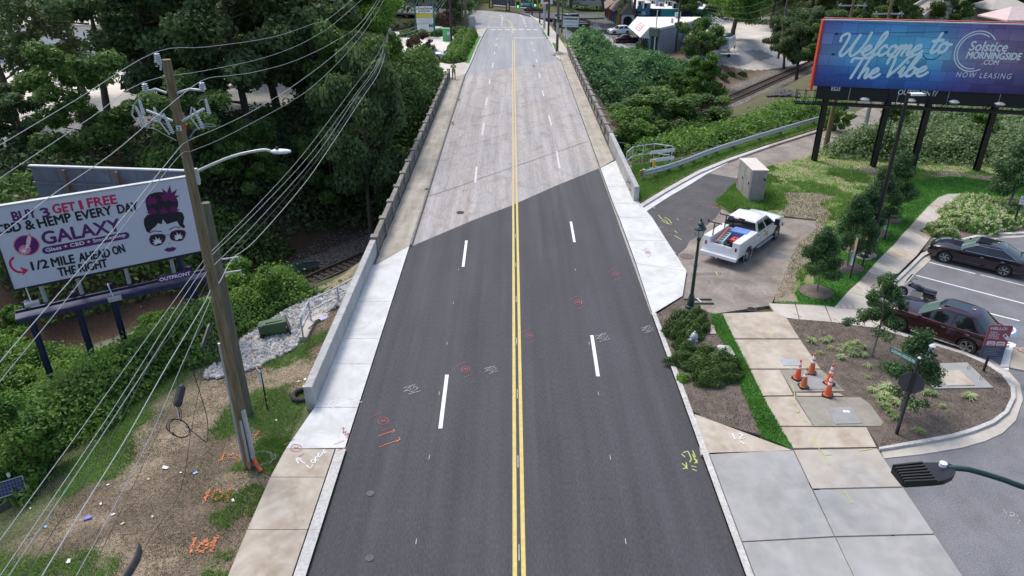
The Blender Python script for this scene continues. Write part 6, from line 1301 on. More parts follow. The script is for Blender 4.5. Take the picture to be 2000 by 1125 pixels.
# vehicles
def cut(me,cyls,name):
 """wheel openings: cylinders (x, y0, y1, z, r) subtracted from a closed shell"""
 o=bpy.data.objects.new('shell',me);COL.objects.link(o);tmp=[]
 mb=MB();
 for(x,y0,y1,z,r_)in cyls:mb.lathe([(r_,y0),(r_,y1)],(x,0,z),black_mt,24,'Y')
 c=bpy.data.objects.new('cutter',mb.mesh('cutter'));COL.objects.link(c)
 q=o.modifiers.new('b','BOOLEAN');q.operation='DIFFERENCE';q.object=c;q.solver='EXACT';m2=evalmesh(o,name)
 bpy.data.objects.remove(o);bpy.data.objects.remove(c);smoothy(m2,32);return m2
def wheel_mesh(r_,w_,spokes=5,steel=False):
 mb=MB();mb.lathe([(r_*.66,-w_/2),(r_*.93,-w_/2),(r_,-w_*.36),(r_,w_*.36),(r_*.93,w_/2),(r_*.66,w_/2),(r_*.64,0)],(0,0,0),rubber,28,'Y');ty=mb.mesh('tyre',40)
 mb=MB();mb.lathe([(r_*.67,w_*.5),(r_*.62,w_*.46),(r_*.60,-w_*.3)],(0,0,0),alloy,28,'Y',cap=False);mb.lathe([(r_*.6,-w_*.2),(r_*.6,-w_*.25)],(0,0,0),black_mt,24,'Y')
 if steel:mb.lathe([(r_*.6,w_*.1),(r_*.35,w_*.3),(r_*.22,w_*.5),(r_*.1,w_*.52)],(0,0,0),alloy,20,'Y')
 else:
  mb.lathe([(r_*.15,w_*.2),(r_*.13,w_*.44)],(0,0,0),alloy,12,'Y')
  for k in range(spokes):
   for dd in(-.13,.13):
    a=2*math.pi*k/spokes;a2=a+dd;mb.bar((r_*.1*math.cos(a),w_*.33,r_*.1*math.sin(a)),(r_*.62*math.cos(a2),w_*.42,r_*.62*math.sin(a2)),r_*.085,w_*.16,alloy,up=(0,1,0))
 return ty,mb.mesh('rim',40)
def car(name,label,cat,paint,Lc=4.8,Wc=1.88,Hc=1.46,wb=2.83,fo=.92,hood=.98,belt=.93,deck=1.0,cab=(.95,-2.0),roof=(.25,-1.35),r_=.34,glass=None,trim=False,detail=2,suv=False,spokes=5,steel=False,bed=False,group=None):
 """x forward. cab = belt-line front/rear x, roof = roof front/rear x, measured from the middle of the wheelbase"""
 t_=thing(name,label,cat,(0,0,0),0,group);w2=Wc/2;xf=wb/2+fo;xr=xf-Lc;glass=glass or glass_d
 def prof(x):
  if x>cab[0]:t=(xf-x)/(xf-cab[0]);return hood-.30*(1-min(1,t*2.2))**2-.0+.02*t
  if x<cab[1]:t=(x-xr)/max(.01,(cab[1]-xr));return deck-.13*(1-min(1,t*3))**2
  t=(x-cab[1])/(cab[0]-cab[1]);return deck*(1-t)+(hood+.02)*t
 xs=[xr,xr+.05,xr+.2,xr+.5,cab[1],(cab[1]+cab[0])/2-.5,(cab[1]+cab[0])/2+.4,cab[0],cab[0]+.3,xf-.7,xf-.35,xf-.12,xf-.02]
 xs=sorted(set(round(x,3)for x in xs));rings=[]
 for x in xs:
  e=max(0,(abs(x-(xf+xr)/2)-(Lc/2-.5))/.5);ww=w2*(1-.20*e**2.2);zt=prof(x);zb=.20+.16*e**2;lo=1-.12*e
  half=[(ww*.80,zb),(ww*.955,zb+.03),(ww*.985,zb+.16),(ww*1.0,.58),(ww*.99,zt-.22),(ww*.95,zt-.05),(ww*.86,zt+.0),(ww*.5,zt+.035*(x>cab[0])+.02),(0,zt+.05*(x>cab[0])+.02)]
  ring_=[Vector((x,a,b_))for a,b_ in half]+[Vector((x,-a,b_))for a,b_ in half[-2::-1]]
  rings.append(ring_)
 mb=MB();mb.loft(rings,paint);me=mb.mesh('body',32);cy=[(sx*wb/2,sy*w2*.62,sy*w2*1.1,r_+.005,r_*1.15)for sx in(1,-1)for sy in(1,-1)]
 cy=[(a,min(b_,c),max(b_,c),d,e)for a,b_,c,d,e in cy]
 if detail:me=cut(me,cy,'body')
 if bed:pass
 body=obj('body',me,t_)
 Lv=[(belt-.06,cab[0]+.02,cab[1],w2*.955),(belt+.03,cab[0]-.12,cab[1]+.05,w2*.93),(Hc-.12,roof[0]+.08,roof[1]-.12,w2*.755),(Hc-.055,roof[0]-.06,roof[1],w2*.70),(Hc-.012,roof[0]-.3,roof[1]+.22,w2*.53),(Hc,roof[0]-.55,roof[1]+.5,w2*.25)]
 F=[0,.045,.46,.51,.86,.90,1.0]if suv else[0,.05,.47,.52,.93,1.0]
 fy=[-.96,-.5,0,.5,.96];bow=.16
 R_=[]
 for(z,a,b_,hw)in Lv:
  rg=[Vector((a-bow*(abs(q)**2)*.9,q*hw,z))for q in fy]
  rg+=[Vector((a-bow*.9+(b_-a+bow*1.5)*f,hw*(1-.07*(2*f-1)**2*(1 if f>.5 else .5)),z))for f in F]
  rg+=[Vector((b_+bow*.6*(abs(q)**2),q*hw*.93,z))for q in fy[::-1]]
  rg+=[Vector((a-bow*.9+(b_-a+bow*1.5)*f,-hw*(1-.07*(2*f-1)**2*(1 if f>.5 else .5)),z))for f in F[::-1]]
  R_.append(rg)
 n_=len(R_[0]);nf=len(F);win={}
 def wname(j):
  if j<4:return 'windscreen'
  if 5<=j<5+nf-1:
   k=j-5;return('side_window',k,1)if F[k+1]-F[k]>.08 else None
  if 5+nf<=j<5+nf+4:return 'rear_window'
  if 10+nf<=j<10+2*nf-1:
   k=nf-2-(j-10-nf);return('side_window',k,-1)if F[k+1]-F[k]>.08 else None
  return None
 mbb=MB()
 for i in range(len(Lv)-1):
  for j in range(n_):
   k=(j+1)%n_;quad=[R_[i][j],R_[i][k],R_[i+1][k],R_[i+1][j]];wn=wname(j)if i==1 else None
   if wn:win.setdefault(wn,[]).append(quad)
   else:mbb.add(quad,[(0,1,2,3)],paint)
 mbb.add(R_[-1],[tuple(range(n_))],paint)
 me=mbb.mesh('cabin');bm=bmesh.new();bm.from_mesh(me);bmesh.ops.remove_doubles(bm,verts=bm.verts,dist=.0005);bmesh.ops.recalc_face_normals(bm,faces=bm.faces);bm.to_mesh(me);bm.free();smoothy(me,30);obj('cabin',me,t_)
 for wn,qs in win.items():
  mb=MB()
  for q in qs:mb.add(q,[(0,1,2,3)],glass if wn!='windscreen'else(glass_g if detail>1 else glass))
  me=mb.mesh('w');bm=bmesh.new();bm.from_mesh(me);bmesh.ops.remove_doubles(bm,verts=bm.verts,dist=.0005);bm.to_mesh(me);bm.free();smoothy(me,60)
  obj(wn if isinstance(wn,str)else 'side_window',me,t_)
 if trim:
  for sg in(1,-1):
   top=[Vector((R_[2][j].x,R_[2][j].y+sg*.012,R_[2][j].z+.01))for j in(range(5,5+nf)if sg==1 else range(9+2*nf,9+nf,-1))]
   bot=[Vector((R_[1][j].x,R_[1][j].y+sg*.012,R_[1][j].z))for j in(range(5,5+nf)if sg==1 else range(9+2*nf,9+nf,-1))]
   mb=MB();mb.tube(bot+[top[-1]]+top[-2::-1],.014,chrome,5);mb.build('window_trim',t_)
 ty,ri=wheel_mesh(r_,.24,spokes,steel)
 for sx in(1,-1):
  for sy in(1,-1):
   wl_o=obj('wheel',ty,t_,loc=(sx*wb/2,sy*(w2-.13),r_));wl_o.rotation_euler=(0,0,0 if sy>0 else math.pi);obj('rim',ri,wl_o)
 mb=MB();mb.box(((xf+xr)/2,0,.36),(Lc-.9,Wc*.72,.28),black_mt);mb.build('underside',t_)
 for sy in(1,-1):
  def lamp(nm,x,y0,y1,z0,z1,m_,dx=.03):
   mb=MB();e=abs(x-(xf+xr)/2);mb.add([(x,sy*y0,z0),(x-dx*3,sy*y1,z0+.02),(x-dx*4,sy*y1,z1),(x-dx,sy*y0,z1)]if x>0 else[(x,sy*y0,z0),(x-dx*3,sy*y1,z0+.02),(x-dx*4,sy*y1,z1),(x-dx,sy*y0,z1)],[(0,1,2,3)],m_)
   mb2=MB();mb2 .box((x-dx*1.5,sy*(y0+y1)/2,(z0+z1)/2),(abs(dx)*6,y1-y0,z1-z0),m_,sy*(-.38 if x>0 else .38));mb2 .build(nm,t_)
  lamp('headlight',xf-.10,w2*.42,w2*.80,hood-.38,hood-.24,lamp_w);lamp('tail_light',xr+.06,w2*.50,w2*.86,deck-.30,deck-.14,lamp_r,-.03)
  if detail:
   for k,hx in enumerate((-.02,-1.0 if not suv else-1.0)):
    mb=MB();mb.box((roof[0]-.75+hx*.98+.3,sy*(w2*.99),belt-.13),(.17,.03,.03),chrome if trim or suv else black_mt);mb.build('door_handle',t_)
   mb=MB();mb.loft([[Vector((cab[0]-.42+a,sy*(w2+b_),belt+c))for a,c in((.07,.0),(.05,.13),(-.05,.14),(-.07,.0))]for b_ in(.02,.18)],paint);mb.build('mirror',t_)
   for sxm in(roof[0]+.25,(roof[0]+roof[1])/2+.1,roof[1]-.0):
    mb=MB();mb.bar((sxm,sy*(w2*.992+.004),.34),(sxm,sy*(w2*.985+.004),belt-.1),.012,.012,black_mt,up=(1,0,0));mb.build('door_seam',t_)
   mb=MB();mb.bar((cab[1]+.6,sy*(w2*1.0),.30),(cab[0]-.2,sy*(w2*1.0),.30),.02,.07,chrome if suv else paint,up=(0,0,1));mb.build('sill_trim',t_)
 mb=MB();mb.box((xf-.05,0,hood-.36),(.08,w2*.8,.18),black_mt);mb.box((xf-.03,0,.40),(.08,w2*1.1,.14),black_mt);mb.build('grille',t_)
 mb=MB();mb.box((xr-.005,0,deck-.33 if not suv else .72),(.02,.30,.15),white_pl);mb.build('number_plate',t_)
 if detail>1:
  for sg in(.30,-.30):
   mb=MB();mb.bar((cab[0]+.05,sg*w2*1.4,hood+.035),(xf-.35,sg*w2*1.2,hood-.01),.02,.012,paint);mb.build('bonnet_crease',t_)
  mb=MB();mb.loft([[Vector((roof[1]+.42-d,sg*h_*.03,Hc+e))for sg in(1,-1)]+[Vector((roof[1]+.42-d,0,Hc+e+.01))]for d,e,h_ in((0,0,1),(.16,.05,.5))],paint);mb.build('aerial_fin',t_)
 return t_
def park(t_,pf,pr,side,wb,Wc,z=0.0):
 """put a vehicle so that its visible wheels (front pf, rear pr, seen on its `side`) touch the ground there"""
 f=G(*pf,z)if z!='t'else land(*pf);r_=G(*pr,z)if z!='t'else land(*pr);zz=(f.z+r_.z)/2;d=f-r_;s=d.length/wb;a=math.atan2(d.y,d.x);n=Vector((-math.sin(a),math.cos(a),0));c=(f+r_)/2-n*side*(Wc/2-.13)*s
 t_.location=(c.x,c.y,zz if z=='t'else z);t_.rotation_euler=(0,0,a);t_.scale=(s,s,s);return t_
suvm=car('parked_car','dark maroon crossover parked beside the mulch bed, motorbike hidden past it','car',maroon_v,4.78,1.93,1.74,2.85,.93,1.10,1.08,1.13,(1.05,-2.22),(.12,-1.45),.385,None,False,2,True,5)
park(suvm,(1752,645),(1884,690),1,2.85,1.93)
mb=MB();mb.box((-.50,0,1.742),(.95,.85,.012),glass_d);mb.build('glass_roof',suvm)
sed=car('parked_car','black sedan with silver window trim parked at the flower bed','car',plum_v,4.92,1.86,1.46,2.83,.93,.95,.93,.99,(1.02,-2.05),(.18,-1.10),.345,None,True,2,False,6)
park(sed,(1842,512),(1957,539),1,2.83,1.86)
mb=MB();mb.box((-.18,0,1.468),(.62,.95,.012),glass_d);mb.build('sunroof',sed)
tk=thing('service_truck','white crew-cab utility truck with open tool-body bed on the driveway','truck')
W2=1.0;wbt=3.98;rt=.41;xf=wbt/2+.98
def ringt(x,ww,zb,zt,sh=.06):return[Vector((x,a,b_))for a,b_ in((ww*.9,zb),(ww,zb+.08),(ww,zt-sh-.25),(ww*.985,zt-sh),(ww*.93,zt-.01),(ww*.5,zt+.02),(0,zt+.03))]+[Vector((x,-a,b_))for a,b_ in((ww*.5,zt+.02),(ww*.93,zt-.01),(ww*.985,zt-sh),(ww,zt-sh-.25),(ww,zb+.08),(ww*.9,zb))]
mb=MB();mb.loft([ringt(x,W2*k,zb,zt)for x,k,zb,zt in((-.98,.97,.48,1.22),(-.9,.98,.45,1.22),(1.45,.98,.45,1.24),(1.9,.98,.45,1.28),(2.5,.96,.45,1.24),(xf-.18,.93,.5,1.16),(xf-.03,.90,.55,1.05))],white_v)
me=cut(mb.mesh('body',32),[(wbt/2,.6,1.1,rt,rt*1.2),(wbt/2,-1.1,-.6,rt,rt*1.2)],'body');obj('cab_body',me,tk)
Lv=[(1.2,1.62,-1.0,.965),(1.27,1.48,-1.0,.95),(1.80,.72,-.92,.80),(1.87,.58,-.86,.77),(1.92,.3,-.6,.6)];F=[0,.05,.44,.50,.90,1.0];fy=[-.96,-.5,0,.5,.96];R_=[]
for z,a,b_,hw in Lv:
 rg=[Vector((a-.14*q*q,q*hw,z))for q in fy]+[Vector((a-.13+(b_-a+.13)*f,hw,z))for f in F]+[Vector((b_,q*hw,z))for q in fy[::-1]]+[Vector((a-.13+(b_-a+.13)*f,-hw,z))for f in F[::-1]];R_.append(rg)
n_=len(R_[0]);mbb=MB();W_={}
for i in range(4):
 for j in range(n_):
  k=(j+1)%n_;quad=[R_[i][j],R_[i][k],R_[i+1][k],R_[i+1][j]];nm=None
  if i==1:
   if j<4:nm='windscreen'
   elif j in(6,8):nm='side_window%d'%j
   elif 11<=j<15:nm='rear_window'
   elif j in(10+6+1,10+6+3):nm='side_window%d'%j
  if nm:W_.setdefault(nm,[]).append(quad)
  else:mbb.add(quad,[(0,1,2,3)],white_v)
mbb.add(R_[-1],[tuple(range(n_))],white_v);me=mbb.mesh('cabin');bm=bmesh.new();bm.from_mesh(me);bmesh.ops.remove_doubles(bm,verts=bm.verts,dist=.0005);bm.to_mesh(me);bm.free();smoothy(me,30);obj('cabin',me,tk)
for nm,qs in W_.items():
 mb=MB();[mb.add(q,[(0,1,2,3)],glass_d)for q in qs];mb.build(nm.rstrip('0123456789'),tk)
mb=MB();mb.box((-.93,0,1.84),(.04,.34,.06),lamp_r);mb.build('brake_light',tk)
ty,ri=wheel_mesh(rt,.26,5,True)
for sx in(1,-1):
 for sy in(1,-1):o=obj('wheel',ty,tk,loc=(sx*wbt/2,sy*.87,rt));o.rotation_euler=(0,0,0 if sy>0 else math.pi);obj('rim',ri,o)
for sy in(1,-1):
 mb=MB();mb.add([(x,y,z)for x in(-3.25,-1.02)for(y,z)in((sy*.62,.55),(sy*1.02,.55),(sy*1.02,1.38),(sy*.62,1.38))],[(0,1,2,3),(4,5,6,7),(0,1,5,4),(1,2,6,5),(2,3,7,6),(3,0,4,7)],white_v)
 me=cut(mb.mesh('c'),[(-wbt/2,min(sy*.5,sy*1.2),max(sy*.5,sy*1.2),rt,rt*1.22)],'side_cabinet');obj('side_cabinet',me,tk)
 for(xa,xb,za,zb)in((-3.2,-2.58,.60,1.05),(-3.2,-1.4,1.07,1.34),(-1.42,-1.06,.6,1.34)):
  mb=MB();mb.box(((xa+xb)/2,sy*1.024,(za+zb)/2),(xb-xa-.03,.02,zb-za-.02),white_v);d=mb.build('cabinet_door',tk);mb=MB();mb.box((xb-.1,sy*1.04,(za+zb)/2),(.1,.012,.05),galv);mb.build('latch',d)
 mb=MB();mb.lathe([(rt*1.24,sy*1.02),(rt*1.30,sy*1.045),(rt*1.22,sy*1.045)],(-wbt/2,0,rt),white_v,32,'Y',cap=False);mb.build('wheel_arch',tk)
 mb=MB();mb.box((-3.262,sy*.84,1.02),(.02,.1,.2),lamp_r);mb.build('tail_light',tk)
 for hx in(.12,-.72):mb=MB();mb.box((hx-.1,sy*.985,1.12),(.16,.03,.035),black_mt);mb.build('door_handle',tk)
 for hx in(-.42,.52,1.35,-.95):mb=MB();mb.bar((hx,sy*.986,.52),(hx,sy*.986,1.18),.012,.012,steel_g,up=(1,0,0));mb.build('door_seam',tk)
 mb=MB();mb.bar((-.85,sy*1.02,.42),(1.3,sy*1.02,.42),.14,.05,steel_g);mb.build('step_bar',tk)
 mb=MB();mb.box((1.12,sy*1.2,1.36),(.14,.24,.34),black_mt);mb.box((1.14,sy*1.03,1.28),(.05,.2,.04),black_mt);mb.build('mirror',tk)
 mb=MB();mb.box((xf-.1,sy*.72,.98),(.16,.36,.2),lamp_w);mb.build('headlight',tk)
mb=MB();mb.box((-2.13,0,.66),(2.2,1.24,.06),steel_g);mb.box((-1.05,0,.95),(.05,1.24,.55),white_v);mb.build('bed_floor',tk)
mb=MB();mb.box((-3.22,0,.86),(.06,1.24,.42),white_v);tg=mb.build('tail_gate',tk);mb=MB();mb.box((-3.26,0,.88),(.02,1.1,.28),white_v);mb.build('gate_panel',tg)
mb=MB();mb.box((-3.36,0,.52),(.28,2.02,.16),white_v);mb.box((-3.24,0,.62),(.1,2.0,.12),white_v);mb.build('rear_bumper',tk)
mb=MB();mb.box((-3.275,.42,.70),(.015,.3,.13),white_pl);mb.build('number_plate',tk);mb=MB();mb.lathe([(.03,0),(.045,.05),(.03,.09)],(-3.6,0,.42),chrome,10);mb.box((-3.5,0,.40),(.25,.06,.05),black_mt);mb.build('tow_ball',tk)
mb=MB();mb.box((0,0,.5),(5.6,1.0,.22),black_mt);mb.build('chassis',tk);mb=MB();mb.box((xf-.02,0,.92),(.06,1.2,.34),black_mt);mb.box((xf+.04,0,.62),(.14,1.9,.2),chrome);mb.build('grille',tk)
mb=MB();mb.lathe([(.12,-.992),(.12,-.996)],(.35,0,.88),M('decal_gold',(.55,.42,.08)),12,'Y');mb.box((.0,-.99,.9),(.28,.006,.05),steel_g);mb.build('door_emblem',tk)
for x in(-2.95,-1.55):
 mb=MB();mb.bar((x,.66,1.36),(x+.1,.66,2.05),.05,.05,black_mt,up=(1,0,0));mb.bar((x+.1,.25,2.05),(x+.1,1.05,2.05),.05,.05,black_mt);mb.bar((x+.1,.66,1.75),(x+.1,.40,2.03),.04,.04,black_mt,up=(1,0,0));mb.bar((x+.1,1.05,2.02),(x+.1,1.05,2.16),.04,.04,black_mt,up=(1,0,0));mb.build('rack_arm',tk)
park(tk,(1511,466),(1453,509),-1,wbt,2.0);ts=tk.scale[0];ta=tk.rotation_euler[2]
def inbed(x,y,z):v=Matrix.Rotation(ta,3,'Z')@Vector((x,y,z))*ts;return tk.location+v
def bedthing(name,label,cat,x,y,z,rz=0):t_=thing(name,label,cat,inbed(x,y,z),ta+rz);t_.scale=(ts,)*3;return t_
bl=M('tarp_blue',(.13,.22,.52),(.17,.27,.58),scale=3,rough=.6);t_=bedthing('storage_box','blue box with lid in the truck bed behind the cab','box',-1.42,-.22,.72,.06);mb=MB();mb.box((0,0,.3),(.66,.78,.6),bl);mb.build('box',t_);mb=MB();mb.box((0,0,.64),(.74,.86,.08),bl);mb.build('lid',t_)
t_=bedthing('generator','red and black portable generator in the truck bed','generator',-2.35,-.36,.70);mb=MB()
for a in((-.28,-.2),(-.28,.2),(.28,-.2),(.28,.2)):mb.bar((a[0],a[1],0),(a[0],a[1],.5),.035,.035,black_m,up=(1,0,0))
mb.box((0,0,.08),(.5,.36,.12),black_mt);mb.lathe([(.14,-.2),(.16,-.1),(.14,.2)],(-.02,0,.24),black_mt,12,'X');mb.box((.14,0,.24),(.2,.28,.2),steel_g);mb.build('frame',t_);mb=MB();mb.box((0,0,.46),(.5,.4,.16),red_m);mb.lathe([(.05,0),(.05,.03)],(0,0,.54),black_mt,10);mb.build('tank',t_)
t_=bedthing('stepladder','folded stepladder with pale blue and red rails lying along the truck bed','ladder',-2.15,.28,.95,.10);mb=MB()
for y,m_ in((-.16,M('ladder_blue',(.35,.55,.66))),(.16,M('ladder_red',(.6,.18,.12)))):
 mb=MB();mb.box((0,y,.25),(1.9,.05,.09),m_,mat=Matrix.Rotation(-.08,3,'Y'));mb.build('side_rail',t_)
for k in range(6):mb=MB();mb.box((-.8+k*.32,0,.18),(.06,.3,.14),galv);mb.build('tread',t_)
t_=bedthing('cable_reel','pale round disc lying at the tail of the truck bed','reel',-2.95,.06,.70);mb=MB();mb.lathe([(.27,0),(.27,.04),(.1,.05),(.1,.2),(.24,.21),(.24,.24)],(0,0,0),M('ply',(.55,.47,.32)),20);mb.build('reel',t_,smooth=30)
t_=bedthing('bucket','blue bucket beside the ladder in the truck bed','bucket',-1.75,.1,.70);mb=MB();mb.lathe([(.13,0),(.16,.36),(.15,.36),(.12,.03)],(0,0,0),bl,16);mb.build('bucket',t_,smooth=40)
for k,(x,y,c)in enumerate(((-1.25,.42,(.55,.38,.2)),(-1.5,.5,(.3,.3,.32)),(-2.0,.02,(.05,.05,.06)),(-2.7,-.1,(.04,.04,.05)))):
 t_=bedthing('tool_case',('tan carton by the cab in the truck bed','grey tool case near the far side of the truck bed','black tool case in the middle of the truck bed','black tool bag near the tail gate of the truck')[k],'case',x,y,.70,k);mb=MB();mb.box((0,0,.14),(.36,.26,.28),M('case%d'%k,c));mb.build('case',t_);mb=MB();mb.tube([(-.08,0,.28),(-.06,0,.33),(.06,0,.33),(.08,0,.28)],.012,black_m,5);mb.build('handle',t_)
mo=thing('motorbike','black touring motorbike partly hidden behind the maroon car','motorbike',G(1786,588),R(140));mo.scale=(.8,.8,.9);ty,ri=wheel_mesh(.33,.13,6)
for x in(-.75,.78):o=obj('wheel',ty,mo,loc=(x,0,.33));obj('rim',ri,o)
mb=MB();mb.loft([[Vector((x,a*w_,z+b_*h_))for a,b_ in((1,0),(.7,.8),(0,1),(-.7,.8),(-1,0),(-.5,-.8),(.5,-.8))]for x,w_,z,h_ in((-.95,.1,.75,.1),(-.4,.2,.72,.14),(0,.17,.8,.18),(.3,.16,.85,.15),(.55,.05,.8,.05))],black_v);mb.build('tank_and_seat',mo,smooth=50)
mb=MB();mb.box((0,0,.45),(.55,.3,.38),chrome);mb.build('engine',mo)
for sy in(-1,1):
 mb=MB();mb.loft([[Vector((x,sy*(.26+a*.1),.62+b_*.16))for a,b_ in((1,0),(.8,.9),(-.8,.9),(-1,0),(-.8,-.9),(.8,-.9))]for x in(-.98,-.9,-.42,-.36)],black_v);mb.build('pannier',mo,smooth=50)
 mb=MB();mb.tube([(.5,0,1.0),(.38,sy*.3,1.12),(.2,sy*.42,1.08)],.018,black_m,6);mb.lathe([(.06,0),(.06,.02)],(.3,sy*.42,1.22),chrome,10,'X');mb.tube([(.3,sy*.36,1.1),(.3,sy*.42,1.22)],.01,chrome,5);mb.build('handlebar',mo)
mb=MB();mb.loft([[Vector((.72,-.3,.8)),Vector((.78,0,.78)),Vector((.72,.3,.8))],[Vector((.62,-.26,1.08)),Vector((.70,0,1.1)),Vector((.62,.26,1.08))]],black_v,cap=False,closed=False);mb.build('fairing',mo)
mb=MB();mb.loft([[Vector((.62,-.2,1.1)),Vector((.69,0,1.12)),Vector((.62,.2,1.1))],[Vector((.46,-.15,1.42)),Vector((.52,0,1.46)),Vector((.46,.15,1.42))]],glass_b,cap=False,closed=False);mb.build('windshield',mo)
# street furniture near
def cone_at(px,py,label,m_,s=.98,i=0):
 q=G(px,py,ZW+.03);t_=thing('traffic_cone',label,'traffic cone',q,i*.5+.1,'traffic cones around the utility pad');t_.scale=(s,s,s)
 mb=MB();mb.prism([(-.19,-.15),(-.15,-.19),(.15,-.19),(.19,-.15),(.19,.15),(.15,.19),(-.15,.19),(-.19,.15)],0,.04,black_m);mb.build('base',t_)
 r_at=lambda z:.135-(z-.04)*.118
 mb=MB();mb.lathe([(r_at(.04),.04),(r_at(.5),.5)],(0,0,0),m_,20);mb.lathe([(.16,.04),(.15,.055),(.13,.06)],(0,0,0),m_,20);mb.lathe([(r_at(.60),.60),(r_at(.66),.66)],(0,0,0),m_,20);mb.lathe([(r_at(.80),.80),(r_at(.9),.9),(.035,.91)],(0,0,0),m_,20);mb.build('cone',t_,smooth=40)
 for a,b_ in((.50,.60),(.66,.80)):mb=MB();mb.lathe([(r_at(a)+.003,a),(r_at(b_)+.003,b_)],(0,0,0),refl_w,20);mb.build('reflective_band',t_,smooth=40)
cone_at(1557,739,'orange traffic cone, leftmost of the five on the pad',orange_m,.95,1);cone_at(1584,728,'traffic cone farthest from the camera of the five, back of the pad',orange_dull,.98,2);cone_at(1569,755,'faded orange cone at the near left corner of the pad lid',orange_dull,.95,3);cone_at(1619,749,'traffic cone on the right of the pad, behind the nearest cone',orange_m,.98,4);cone_at(1616,772,'nearest of the five traffic cones, off the pad on the walk',orange_m,1.0,5)
hy=thing('fire_hydrant','silver fire hydrant between the clipped shrubs','fire hydrant',G(1353,679,.1),R(205));hy.scale=(1.05,)*3
hm=M('hydrant_silver',(.50,.52,.55),(.40,.42,.45),scale=9,rough=.45,metal=.3)
mb=MB();mb.lathe([(.17,0),(.17,.04),(.11,.05),(.11,.42),(.14,.44),(.14,.48),(.115,.5)],(0,0,0),hm,16);mb.build('barrel',hy,smooth=35)
mb=MB();mb.lathe([(.155,.5),(.155,.53),(.12,.62),(.06,.69),(.03,.70),(.035,.76),(.0,.77)],(0,0,0),hm,16);mb.build('bonnet',hy,smooth=35)
mb=MB();mb.lathe([(.075,.08),(.075,.2),(.09,.2),(.09,.24),(.03,.25),(.03,.28)],(0,0,.38),hm,12,'X');mb.build('pumper_nozzle',hy,smooth=35)
for s_ in(1,-1):mb=MB();mb.lathe([(.05,s_*.08),(.05,s_*.17),(.06,s_*.17),(.06,s_*.2),(.02,s_*.21)],(0,0,.40),hm,10,'Y');mb.build('nozzle',hy,smooth=35)
t_=thing('paving_slab','pale grey rounded slab set in the bed by the grass strip','slab',(0,0,0));sheet('slab',P([(1400,676),(1404,674),(1424,675),(1428,680),(1437,694),(1432,694),(1408,684)],.14),.15,conc_new,t_,th=.06)
t_=thing('flat_stone','small pale stone slab beside the shrub behind the hydrant','stone',(0,0,0));sheet('stone',P([(1389,634),(1394,635),(1399,652),(1387,652)],.14),.15,walk_tan,t_,th=.06)
gp_=thing('vault_cover','large grey concrete vault slab with tan hatch and wire lifting loops in the right bed','vault cover');sheet('slab',P([(1828,710),(1889,708),(1940,757),(1824,759),(1804,735)],.15),.16,M('slab_grey',(.27,.28,.275),(.33,.33,.32),scale=2),gp_,th=.1);sheet('hatch',P([(1826,724),(1874,723),(1904,752),(1851,753)],.18),.185,walk_tan,gp_,th=.03)
for px,py in((1891,721),(1915,742),(1826,745)):q=G(px,py,.16);mb=MB();mb.tube([q+Vector((-.03,0,0)),q+Vector((-.05,0,.13)),q+Vector((.0,.01,.2)),q+Vector((.05,0,.13)),q+Vector((.02,0,0))],.008,black_m,5);mb.build('lifting_loop',gp_)
q=G(1812,698,.12);t_=thing('vent_pipe','white capped standpipe behind the young oak by the stop sign','pipe',q);mb=MB();mb.lathe([(.16,0),(.16,.5),(.17,.5),(.17,.58),(.1,.64)],(0,0,0),white_pl,14);mb.build('pipe',t_,smooth=40)
q0,q1,q2_=G(1461,396,.1),G(1489,397,.1),G(1450,372,.1)
cb=thing('utility_cabinet','tall grey metal utility cabinet on the grass by the driveway','cabinet',(0,0,0));ca=math.atan2((q1-q0).y,(q1-q0).x);cw_=(q1-q0).length*1.06
ux=Vector((1,.02,0));uy=Vector((-.03,1,0));hcab=2.12;dcb=2.6
z_=.05;cb.location=q0;cbm=M('cabinet_metal',(.30,.285,.265),(.38,.36,.34),scale=1.2,rough=.6,metal=.1,c3=(.24,.21,.18),s3=3,f3=.4)
mb=MB();mb.add([v for zz in(0,hcab)for v in((0,0,zz),tuple(ux*cw_+Vector((0,0,zz))),tuple(ux*cw_+uy*dcb+Vector((0,0,zz))),tuple(uy*dcb+Vector((0,0,zz))))],[(0,1,2,3),(4,5,6,7),(0,1,5,4),(1,2,6,5),(2,3,7,6),(3,0,4,7)],cbm);mb.build('housing',cb)
mb=MB();mb.add([v for zz in(hcab+.003,hcab+.06)for v in((-.04,-.04,zz),(cw_+.05,-.04,zz),(cw_+.02,dcb+.05,zz),(-.12,dcb+.05,zz))],[(0,1,2,3),(4,5,6,7),(0,1,5,4),(1,2,6,5),(2,3,7,6),(3,0,4,7)],M('cabinet_top',(.56,.52,.46),(.62,.58,.52),scale=2));mb.build('roof',cb)
for y in(.12,1.3):
 mb=MB();mb.box((-.015-.03*(y+.6),y+.58,hcab/2),(.02,1.12,hcab-.2),cbm,mat=Matrix.Rotation(.03,3,'Z'));d=mb.build('door',cb);mb=MB();mb.box((-.06-.03*y,y+.2,1.2),(.05,.04,.14),black_m);mb.build('handle',d)
mb=MB();mb.box((cw_*.86,-.03,1.55),(.12,.05,.12),black_m,R(0));mb.build('lock_box',cb);mb=MB();mb.box((-.10,2.45,.75),(.02,.14,.32),M('sticker_red',(.35,.1,.08)));mb.build('sticker',cb)
bn_c=[M('banner_blue',(.18,.36,.52),(.55,.62,.66),scale=2.2,rough=.6),M('banner_orange',(.55,.25,.14),(.62,.55,.5),scale=3,rough=.6)]
